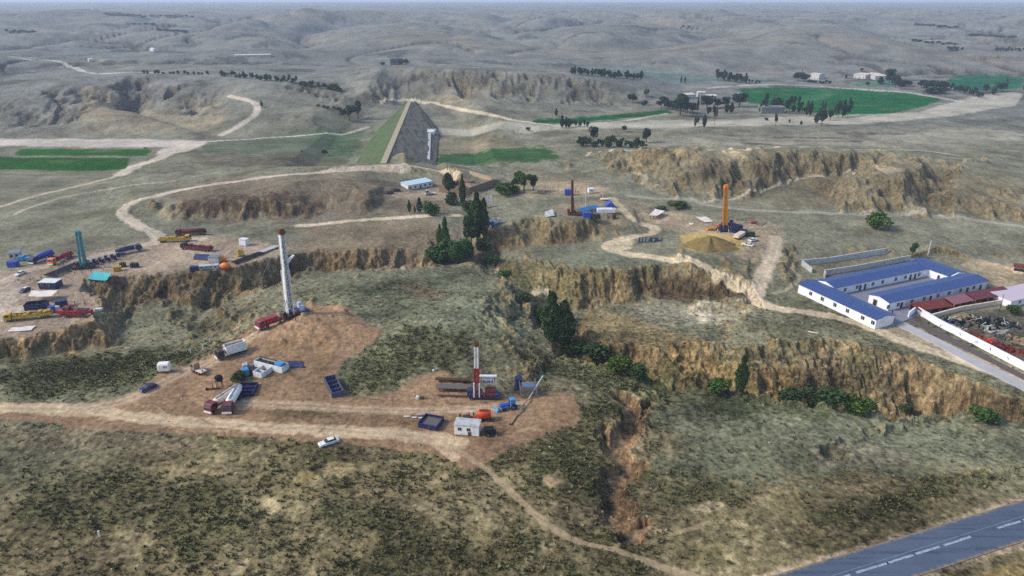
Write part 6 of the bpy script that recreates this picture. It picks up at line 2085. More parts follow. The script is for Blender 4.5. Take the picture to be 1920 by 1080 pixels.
util_pole(1455, 440, 398, 'tall pale pole at the right end of the plateau track')
util_pole(1098, 387, 350, 'pale pole right of the rust brown mast', False, GREYW, 0.28)
util_pole(870, 395, 340, 'thin pole beside the dark column tree', True)
util_pole(913, 420, 362, 'pale pole standing in front of the ravine trees', True)
util_pole(839, 318, 300, 'dark pole behind the farm compound', False, DARK)
util_pole(1740, 478, 452, 'leaning pale pole behind the blue roofed building', False, GREYW, 0.3)
util_pole(1873, 585, 552, 'thin pole inside the scrap yard', False, DARK, 0.12)
util_pole(1504, 136, 126, 'mast over the far dark tree clump', False, DARK, 0.5)
def sand_heap():
    c = (G(1282, 462) + G(1388, 462)) / 2
    L_ = G(1388, 462).x - G(1282, 462).x
    t = thing('sand_heap', 'big yellow sand heap with ridged flanks below the orange mast', 'sand heap', (c.x - 1.0, c.y, c.z), 0)
    n, m = 56, 16
    rr_ = random.Random(6)
    ph = [rr_.uniform(0, 6.28) for _ in range(6)]
    vs_, fs = [], []
    for j in range(m + 1):
        k = j / m
        for i in range(n):
            a = 2 * math.pi * i / n
            fl_ = 1 + 0.10 * math.sin(5 * a + ph[0]) + 0.06 * math.sin(9 * a + ph[1]) + 0.03 * math.sin(17 * a + ph[2])
            h = 5.4 * (1 - k) ** 0.9 + 0.35 * math.sin(7 * a + ph[3] + 2 * k) * k * (1 - k) * 4 * 0.5 + 0.2 * math.sin(13 * a + ph[4]) * k * (1 - k) * 4
            if k < 0.15:
                h = min(h, 4.7)
            vs_.append((L_ * 0.5 * k * fl_ * math.cos(a), 8.5 * k * fl_ * math.sin(a), h - 0.25 if k < 1 else -0.6))
    for j in range(m):
        for i in range(n):
            fs.append((j * n + i, (j + 1) * n + i, (j + 1) * n + (i + 1) % n, j * n + (i + 1) % n))
    MB().add(vs_, fs).build('pile', mat('yellow_sand', (126, 108, 68), 1.0, 0.05, var=0.3, scale=0.7), t, True)


sand_heap()
# middle farm
flat_truck('pickup_truck', 'small white pickup below the farmhouse', (799, 366), (815, 365), GREYW, WHITE, 'pickup', 5.6, w=2.1)
flat_truck('truck', 'blue and white truck parked right of the tall ravine trees', (917, 428), (935, 418), BLUE, GREYW, 'truck', 8.0, sides=1.6)
for i, x in enumerate((913, 920)):
    p = G(x, 388)
    t = thing('sign_board', ['left white board among the ravine trees', 'right white board among the ravine trees'][i], 'board', tuple(p), 0, 'white boards')
    MB().box(-0.7, 0.7, -0.06, 0.06, 1.2, 6.0).build('panel', WHITE, t); MB().box(-0.1, 0.1, -0.1, 0.1, -0.2, 1.198).build('post', DARK, t)
for i, (x, y) in enumerate(((728, 362), (741, 357))):
    t = thing('dung_heap', ['lower dark heap left of the farmhouse', 'upper dark heap left of the farmhouse'][i], 'heap', tuple(G(x, y)), 0.3, 'dark heaps')
    MB().sphere((0, 0, 0.1), 2.0, 12, 6, (1.5, 1, 0.6)).build('pile', DARK, t)
t = thing('log', 'pale bent log lying on the plateau edge below the blue roofed building', 'log', tuple(G(1525, 625)), math.radians(-25))
MB().tube((-1.6, 0.2, 0.3), (0, 0, 0.28), 0.28).tube((0, 0, 0.28), (1.5, 0.1, 0.3), 0.28, 0.2).build('shaft', CREAM, t)
gable_house('hut', 'red and white hut at the right edge behind the courtyard building', 'hut', (1899, 511), (1930, 513), 5, 2.4, CREAM, BRICK, 0.6, False, 5, False)
gable_house('pink_shed', 'pale pink roofed shed at the right edge beyond the red sheds', 'shed', (1893, 577), (1960, 560), 8, 2.6, WALLW, mat('pale_pink_sheet', (196, 180, 190), 0.7), 0.6, True, 2, False)
# red sheds
shedm = mat('dark_red_sheet', (104, 46, 54), 0.75, dirt=0.3)
shedm2 = mat('dusty_red_sheet', (140, 92, 100), 0.8, dirt=0.3)


def open_shed(label, a, b, depth, h, m, seed):
    p, q = Vector((*un(a[0], a[1], -3.9), -3.9)), Vector((*un(b[0], b[1], -3.9), -3.9))
    d = q - p; L_ = math.hypot(d.x, d.y)
    t = thing('open_shed', label, 'shed', tuple(p), math.atan2(d.y, d.x), 'red sheds in the scrap yard')
    MB().prism([(-0.4, h), (depth, h + 1.0), (depth, h + 1.12), (-0.4, h + 0.12)], -0.2, L_ + 0.2, 'x').build('roof', m, t)
    MB().box(0, L_, depth - 0.25, depth - 0.05, -0.3, h + 0.9).build('back_wall', shedm, t)
    for x in np.linspace(0.1, L_ - 0.1, 4):
        MB().box(x - 0.1, x + 0.1, -0.1, 0.1, -0.3, h).build('post', TIMBER, t)
    random.seed(seed)
    mb = MB()
    for k in range(7):
        x = random.uniform(0.5, L_ - 1)
        mb.box(x, x + random.uniform(0.5, 1.3), 0.5, depth - 0.8, 0.01, random.uniform(0.5, 1.6), bev=0.1)
    mb.build('stored_goods', BRICK, t)


open_shed('left red shed with stored scrap under it', (1722, 592), (1782, 583), 4.5, 2.0, BRICK, 1)
open_shed('middle dusty red roofed shed', (1786, 582), (1822, 574), 4.0, 2.4, shedm2, 2)
open_shed('right dark red shed nearest the pink shed', (1826, 574), (1896, 562), 4.5, 2.6, shedm, 3)
# scrap heaps
random.seed(21)
scr = [(1772, 607, 'NAVY', 'dark machine frame at the left end of the scrap row'), (1783, 614, 'STEEL', 'white and grey scrap beside the dark machine frame'), (1796, 620, 'WHITE', 'pale scrap heap along the whitewashed wall'),
       (1812, 628, 'BRICK', 'rust red scrap stack, first along the wall'), (1828, 634, 'BRICK', 'rust red scrap stack, second along the wall'), (1844, 642, 'ORR', 'orange-red scrap stack, third along the wall'), (1860, 650, 'BRICK', 'tall rust red scrap stack near the end of the wall'), (1876, 654, 'DRED', 'maroon scrap stack at the right end of the wall'),
       (1826, 612, 'STEEL', 'grey scrap heap in the middle of the yard'), (1848, 616, 'BLACK', 'black scrap heap in the middle of the yard'), (1866, 622, 'WHITE', 'white drums and tubes in the yard'), (1892, 612, 'BLACK', 'black heap on the right of the yard'), (1906, 618, 'STEEL', 'grey tangled heap at the right edge of the yard'), (1812, 600, 'TIMBER', 'timber scraps near the yard wall'), (1836, 603, 'BLACK', 'dark scrap heap just in front of the yard wall'), (1880, 634, 'STEEL', 'grey scrap heap in front of the white drums'), (1905, 640, 'TIMBER', 'timber heap at the lower right of the yard'), (1868, 600, 'STEEL', 'grey scrap heap under the thin yard pole'), (1900, 660, 'BRICK', 'rust red scrap stack beyond the maroon stack'), (1790, 604, 'BLACK', 'black scrap heap at the left corner of the yard')]
mm = dict(NAVY=NAVY, STEEL=mat('scrap_grey', (78, 78, 76), 0.8, var=0.5, scale=1.0, dirt=0.5), WHITE=mat('scrap_pale', (168, 166, 158), 0.8, var=0.4, dirt=0.5), BRICK=BRICK, ORR=ORR, DRED=DRED, BLACK=BLACK, TIMBER=TIMBER)
for (x, y, mk, lb) in scr:
    p = Vector((*un(x, y, -3.85), -3.85))
    t = thing('scrap_heap', lb, 'scrap heap', tuple(p), math.radians(-40), 'scrap heaps in the yard')
    a, b = MB(), MB()
    a.box(-2.3, 2.3, -1.4, 1.4, -0.1, 0.28, bev=0.6, taper=0.15)
    for k in range(15):
        cx, cy = random.uniform(-2.2, 2.2), random.uniform(-1.4, 1.4)
        M_ = Matrix.Translation((cx, cy, 0.05)) @ Matrix.Rotation(random.uniform(0, 3), 4, 'Z') @ Matrix.Rotation(random.uniform(-0.25, 0.25), 4, 'X')
        s = random.uniform(0.15, 0.55)
        a.box(-s, s * 1.4, -s * 0.5, s * 0.5, 0, random.uniform(0.3, 1.3), M_)
    for k in range(6):
        b.tube((random.uniform(-2, 2), random.uniform(-1, 1), 0.1), (random.uniform(-2, 2), random.uniform(-1, 1), random.uniform(0.4, 2.0)), 0.08, n=5)
    t.scale = (1.45, 1.45, 1.2)
    a.build('blocks', mm[mk], t); b.build('rods', mm[mk] if mk != 'BLACK' else GREYW, t)


# ------------------------------------------------------------------ people
def person_mesh(pose):
    J = {'pel': (0, 0, 0.95), 'chest': (0, 0, 1.3), 'neck': (0, 0, 1.5), 'head': (0.02, 0, 1.62), 'top': (0.0, 0, 1.74),
         'hl': (0, 0.1, 0.92), 'hr': (0, -0.1, 0.92), 'kl': (0.03, 0.11, 0.5), 'kr': (0.03, -0.11, 0.5), 'al': (-0.02, 0.12, 0.08), 'ar': (-0.02, -0.12, 0.08), 'tl': (0.16, 0.13, 0.04), 'tr': (0.16, -0.13, 0.04),
         'sl': (0, 0.19, 1.43), 'sr': (0, -0.19, 1.43), 'el': (-0.02, 0.26, 1.15), 'er': (-0.02, -0.26, 1.15), 'wl': (0.08, 0.27, 0.9), 'wr': (0.08, -0.27, 0.9)}
    if pose == 'walk':
        J.update(kl=(0.2, 0.1, 0.52), al=(0.25, 0.1, 0.1), tl=(0.42, 0.11, 0.08), kr=(-0.08, -0.1, 0.5), ar=(-0.35, -0.1, 0.14), tr=(-0.2, -0.11, 0.04), el=(-0.14, 0.25, 1.17), wl=(-0.12, 0.26, 0.93), er=(0.1, -0.25, 1.16), wr=(0.28, -0.24, 1.0))
    if pose == 'bend':
        for k in ('chest', 'neck', 'head', 'top', 'sl', 'sr', 'el', 'er', 'wl', 'wr'):
            x, y, z = J[k]; dz = z - 0.95
            J[k] = (x + dz * 0.8, y, 0.95 + dz * 0.55)
        J['el'] = (0.42, 0.24, 0.95); J['er'] = (0.42, -0.24, 0.95); J['wl'] = (0.55, 0.2, 0.72); J['wr'] = (0.55, -0.2, 0.72)
    rad = {'pel': 0.15, 'chest': 0.16, 'neck': 0.065, 'head': 0.1, 'top': 0.075, 'hl': 0.095, 'hr': 0.095, 'kl': 0.065, 'kr': 0.065, 'al': 0.045, 'ar': 0.045, 'tl': 0.04, 'tr': 0.04, 'sl': 0.07, 'sr': 0.07, 'el': 0.045, 'er': 0.045, 'wl': 0.035, 'wr': 0.035}
    E_ = [('pel', 'chest'), ('chest', 'neck'), ('neck', 'head'), ('head', 'top'), ('pel', 'hl'), ('pel', 'hr'), ('hl', 'kl'), ('hr', 'kr'), ('kl', 'al'), ('kr', 'ar'), ('al', 'tl'), ('ar', 'tr'), ('chest', 'sl'), ('chest', 'sr'), ('sl', 'el'), ('sr', 'er'), ('el', 'wl'), ('er', 'wr')]
    ks = list(J)
    me = bpy.data.meshes.new('tmp'); me.from_pydata([J[k] for k in ks], [(ks.index(a), ks.index(b)) for a, b in E_], [])
    o = bpy.data.objects.new('tmp', me); COL.objects.link(o)
    sk = o.modifiers.new('s', 'SKIN')
    for i, k in enumerate(ks):
        me.skin_vertices[0].data[i].radius = (rad[k], rad[k])
        me.skin_vertices[0].data[i].use_root = (k == 'pel')
    sb = o.modifiers.new('u', 'SUBSURF'); sb.levels = 1; sb.render_levels = 1
    bpy.context.view_layer.update()
    out = bpy.data.meshes.new_from_object(o.evaluated_get(bpy.context.evaluated_depsgraph_get()))
    bpy.data.objects.remove(o)
    return out


PM = {p: person_mesh(p) for p in ('stand', 'walk', 'bend')}
HAIR = mat('dark_hair', (24, 20, 18), 0.9)


def person(px, py, pose, top, legs, label, rz=None, group='people at the drilling sites', z=None):
    p = G(px, py)
    base = PM[pose]
    me = base.copy()
    for m in (CLOTH[legs], CLOTH[top], SKIN, HAIR):
        me.materials.append(m)
    hz = 1.5 if pose != 'bend' else 1.25
    for f in me.polygons:
        c = f.center
        if pose == 'bend':
            f.material_index = 0 if c.z < 0.93 and c.x < 0.3 else (2 if (c.x > 0.5 and abs(c.y) < 0.13 and c.z > 1.0) else 1)
            if c.x > 0.5 and c.z < 0.8:
                f.material_index = 2
        else:
            f.material_index = 0 if (c.z < 0.95 and abs(c.y) < 0.22) else (2 if c.z > 1.5 or (abs(c.y) > 0.2 and c.z < 0.98) else 1)
            if c.z > 1.68 or (c.z > 1.58 and c.x < -0.03):
                f.material_index = 3
    me.polygons.foreach_set('use_smooth', np.ones(len(me.polygons), bool))
    o = bpy.data.objects.new('person', me); COL.objects.link(o)
    o.location = tuple(p); o.rotation_euler = (0, 0, random.uniform(0, 6.28) if rz is None else rz); o.scale = (1.06,) * 3
    tag(o, label, 'person', group)


random.seed(5)
cn = ['navy', 'red', 'white', 'black', 'pink']
PEOPLE = [
    # near rig crew
    (863, 786, 'stand', 3, 3, 'person all in black at the left end of the generator'), (872, 787, 'bend', 1, 0, 'person in red bending over the generator'), (879, 783, 'stand', 4, 0, 'person in pink standing behind the generator'),
    (888, 783, 'walk', 0, 3, 'person in navy walking behind the generator'), (898, 790, 'bend', 2, 0, 'person in white crouching beside the orange-red tank'), (381, 703, 'stand', 1, 4, 'person in red beside the beige pickup'),
    (400, 731, 'walk', 3, 0, 'person in dark clothes walking left of the water drum'), (426, 634, 'walk', 2, 4, 'person in white walking up the mound track'), (962, 752, 'stand', 0, 4, 'person in blue standing by the tractor'),
    (912, 742, 'stand', 1, 0, 'person in red on the near side of the white and red mast'), (548, 596, 'stand', 0, 0, 'person in navy at the foot of the tall white mast'), (555, 604, 'stand', 3, 3, 'person in black on the mound below the tall white mast'),
    # left terrace
    (57, 525, 'stand', 2, 0, 'person in white nearest the white car'), (62, 527, 'walk', 2, 4, 'person in white second from the white car'), (67, 526, 'bend', 4, 2, 'person in pink bending in the white group'),
    (71, 529, 'walk', 2, 3, 'person in white at the right end of the white group'), (79, 526, 'stand', 3, 4, 'person with bare brown shoulders behind the navy cabin'), (36, 531, 'stand', 3, 2, 'person in black below the white car'),
    (140, 514, 'walk', 2, 0, 'person in white on the pipe rack end'), (145, 508, 'bend', 1, 0, 'person in red bending at the foot of the teal mast'), (166, 508, 'stand', 0, 3, 'person in navy right of the teal mast'),
    (171, 511, 'bend', 1, 3, 'person in red beside the teal tarpaulin'), (112, 498, 'stand', 2, 3, 'person in white along the red truck, first from the left'), (119, 496, 'stand', 3, 3, 'person in black along the red truck'),
    (126, 494, 'walk', 2, 0, 'person in white along the red truck, right one'), (195, 507, 'stand', 2, 0, 'person in white behind the teal tarpaulin'), (140, 569, 'bend', 2, 3, 'person in white bending behind the red machine'),
    (160, 572, 'stand', 4, 0, 'person in pink behind the red machine'), (92, 592, 'stand', 3, 0, 'person in black at the rear of the yellow truck'),
    # crowd
    (1010, 363, 'stand', 3, 0, 'person in black at the lower left corner of the crowd'), (1014, 365, 'walk', 1, 3, 'person in red at the front left of the crowd'), (1019, 364, 'stand', 2, 0, 'person in white at the front of the crowd'),
    (1024, 363, 'stand', 0, 0, 'person in navy at the front of the crowd'), (1029, 361, 'stand', 2, 3, 'person in white at the front right of the crowd'), (1032, 357, 'walk', 1, 0, 'person in red in the middle of the crowd'),
    (1036, 355, 'stand', 4, 3, 'person in pink in the middle of the crowd'), (1022, 351, 'stand', 4, 0, 'person in pink at the back of the crowd'), (1027, 349, 'bend', 2, 3, 'person in white bending at the back of the crowd'),
    (1040, 358, 'walk', 2, 0, 'person in white at the right of the crowd'), (1046, 360, 'bend', 3, 3, 'person in black sitting apart right of the crowd'),
    (1079, 361, 'stand', 1, 3, 'person in red right of the blue crate'), (1083, 362, 'stand', 4, 0, 'person in pink right of the blue crate'), (1127, 371, 'stand', 3, 3, 'person in black beside the white hull'),
    (1133, 370, 'stand', 1, 1, 'person all in red beside the white hull'), (1160, 363, 'stand', 3, 2, 'lone person on the slope right of the white hull'),
    (1219, 411, 'stand', 3, 3, 'left person in black under the track canopy'), (1225, 411, 'stand', 3, 3, 'right person in black under the track canopy'),
    (1345, 437, 'stand', 2, 0, 'person in white in front of the yellow loader'), (1366, 437, 'stand', 2, 4, 'person in white at the foot of the orange mast'), (1392, 418, 'stand', 3, 2, 'person in black right of the navy machinery'), (1398, 418, 'walk', 1, 3, 'person in red right of the navy machinery'),
    (1712, 522, 'stand', 3, 3, 'person in black in the courtyard of the blue roofed building'), (1672, 590, 'stand', 3, 0, 'person in dark clothes at the courtyard entrance'),
]
for q in PEOPLE:
    person(q[0], q[1], q[2], q[3], q[4], q[5])

# ------------------------------------------------------------------ trees and shrubs
def crown_mesh(kind, seed, n, leaf):
    r_ = np.random.RandomState(seed)
    pts_ = []
    if kind == 'column':
        while len(pts_) < n:
            z = r_.rand() ** 0.9
            rr = 0.5 * (math.sin(math.pi * min(1, (0.08 + z * 0.92))) ** 0.55) * (1 - 0.25 * z)
            rr *= 0.75 + 0.35 * math.sin(seed + z * 9) * (0.5 + 0.5 * math.sin(z * 23 + seed * 2))
            a = r_.rand() * 6.283
            q = rr * math.sqrt(0.35 + 0.65 * r_.rand())
            pts_.append((q * math.cos(a), q * math.sin(a), 0.12 + 0.86 * z))
        lobes = None
    else:
        nl = {'round': 9, 'open': 7, 'bush': 8, 'fan': 8}[kind]
        L_ = []
        for k in range(nl):
            a = r_.rand() * 6.283
            if kind == 'bush':
                q = r_.rand() * 0.3; L_.append((q * math.cos(a), q * math.sin(a), 0.25 + 0.35 * r_.rand(), 0.2 + 0.1 * r_.rand(), 0.3))
            elif kind == 'round':
                q = r_.rand() * 0.27; L_.append((q * math.cos(a), q * math.sin(a), 0.42 + 0.38 * r_.rand(), 0.17 + 0.1 * r_.rand(), 0.17))
            elif kind == 'open':
                q = 0.1 + r_.rand() * 0.3; L_.append((q * math.cos(a), q * math.sin(a), 0.4 + 0.45 * r_.rand(), 0.12 + 0.08 * r_.rand(), 0.14))
            else:
                q = 0.05 + r_.rand() * 0.33; L_.append((q * math.cos(a), q * math.sin(a), 0.5 + 0.4 * r_.rand(), 0.09 + 0.05 * r_.rand(), 0.2))
        while len(pts_) < n:
            c = L_[r_.randint(nl)]
            d = r_.randn(3); d /= np.linalg.norm(d)
            s = (0.45 + 0.55 * r_.rand() ** 0.5)
            p = (c[0] + d[0] * c[3] * s, c[1] + d[1] * c[3] * s, c[2] + d[2] * c[4] * s)
            if p[2] > 0.02:
                pts_.append(p)
    P = np.array(pts_)
    N_ = len(P)
    a = r_.rand(N_) * 6.283; b = (r_.rand(N_) - 0.5) * 2.2
    e1 = np.stack([np.cos(a), np.sin(a), 0.3 * np.sin(b)], 1)
    e2 = np.stack([-np.sin(a) * np.sin(b), np.cos(a) * np.sin(b), np.cos(b)], 1)
    s = leaf * (0.6 + 0.8 * r_.rand(N_))[:, None]
    Vt = np.stack([P - e1 * s, P + e2 * s * 0.6 - e1 * s * 0.1, P + e1 * s, P - e2 * s * 0.6], 1).reshape(-1, 3)
    Vt[:, 2] = np.maximum(Vt[:, 2], 0.0)
    Fc = np.arange(N_ * 4).reshape(-1, 4)
    return Vt, Fc


def make_tree(kind, leafm, seed, n, leaf, name, trunk=True):
    """unit tree: height 1, crown diameter 1; scaled when placed"""
    root = bpy.data.objects.new(name, None); COL.objects.link(root)
    v, f = crown_mesh(kind, seed, n, leaf)
    me = bpy.data.meshes.new('crown')
    me.vertices.add(len(v)); me.vertices.foreach_set('co', v.astype(np.float32).ravel())
    me.loops.add(f.size); me.loops.foreach_set('vertex_index', f.astype(np.int32).ravel())
    me.polygons.add(len(f)); me.polygons.foreach_set('loop_start', np.arange(0, f.size, 4, dtype=np.int32))
    me.update(calc_edges=True)
    me.materials.append(leafm)
    o = bpy.data.objects.new('crown' if trunk else 'foliage', me); COL.objects.link(o); o.parent = root
    tr = MB()
    random.seed(seed)
    if trunk:
        th = 0.9 if kind == 'column' else 0.55
        tr.tube((0, 0, -0.03), (0.01, 0.01, th), 0.045 if kind != 'column' else 0.06, 0.015, n=7)
        for k in range(5):
            a = random.uniform(0, 6.28); z = random.uniform(0.25, 0.5)
            rr = 0.28 if kind != 'column' else 0.2
            tr.tube((0.005, 0.005, z), (rr * math.cos(a), rr * math.sin(a), z + random.uniform(0.12, 0.3)), 0.02, 0.008, n=5)
        tr.build('trunk', BARK, root)
    else:
        for k in range(5):
            a = random.uniform(0, 6.28)
            tr.tube((0, 0, -0.03), (0.25 * math.cos(a), 0.25 * math.sin(a), 0.45), 0.03, 0.01, n=5)
        tr.build('stems', BARK, root)
    return root


PROTO = {}
USED = set()


def proto(kind, mk, var, hi):
    key = (kind, mk, var, hi)
    if key not in PROTO:
        lm = dict(d=LEAF_D, n=LEAF_N, g=LEAF_G, b=LEAF_B)[mk]
        n, lf = (3600, 0.032) if hi == 2 else ((1100, 0.055) if hi == 1 else (320, 0.10))
        if kind == 'bush':
            lf *= 1.1
        nm = {'column': 'poplar_tree', 'round': 'broadleaf_tree', 'open': 'broadleaf_tree', 'fan': 'poplar_tree', 'bush': 'shrub'}[kind]
        PROTO[key] = make_tree(kind, lm, 10 + var * 7 + len(kind), n, lf, nm, kind != 'bush')
    return PROTO[key]


def tree(px, yb, yt, wpx, kind, mk, label, group=None, hi=None, var=None):
    p = G(px, yb)
    h = max(1.0, top_z(p, yt))
    dep = p.y * cP - (p.z - CAM_H) * sP
    w = wpx * dep / F_PX * (1.25 if mk == 'n' else 1.1)
    h *= 1.15 if mk == 'n' else 1.0
    if hi is None:
        hi = 2 if (yb - yt) > 40 else (1 if (yb - yt) > 14 else 0)
    src = proto(kind, mk, var if var is not None else (int(px * 7 + yb) % 3), hi)
    cat = 'shrub' if kind == 'bush' else 'tree'
    if src.name not in USED:
        USED.add(src.name)
        c = src
        c.location = tuple(p); c.rotation_euler = (0, 0, px * 0.37)
        c.scale = (w, w, h)
        tag(c, label, cat, group)
    else:
        c = copy_thing(src, tuple(p), px * 0.37, label, None, (w, w, h), cat)
        if 'group' in c:
            del c['group']
        if group:
            c['group'] = group
    return c


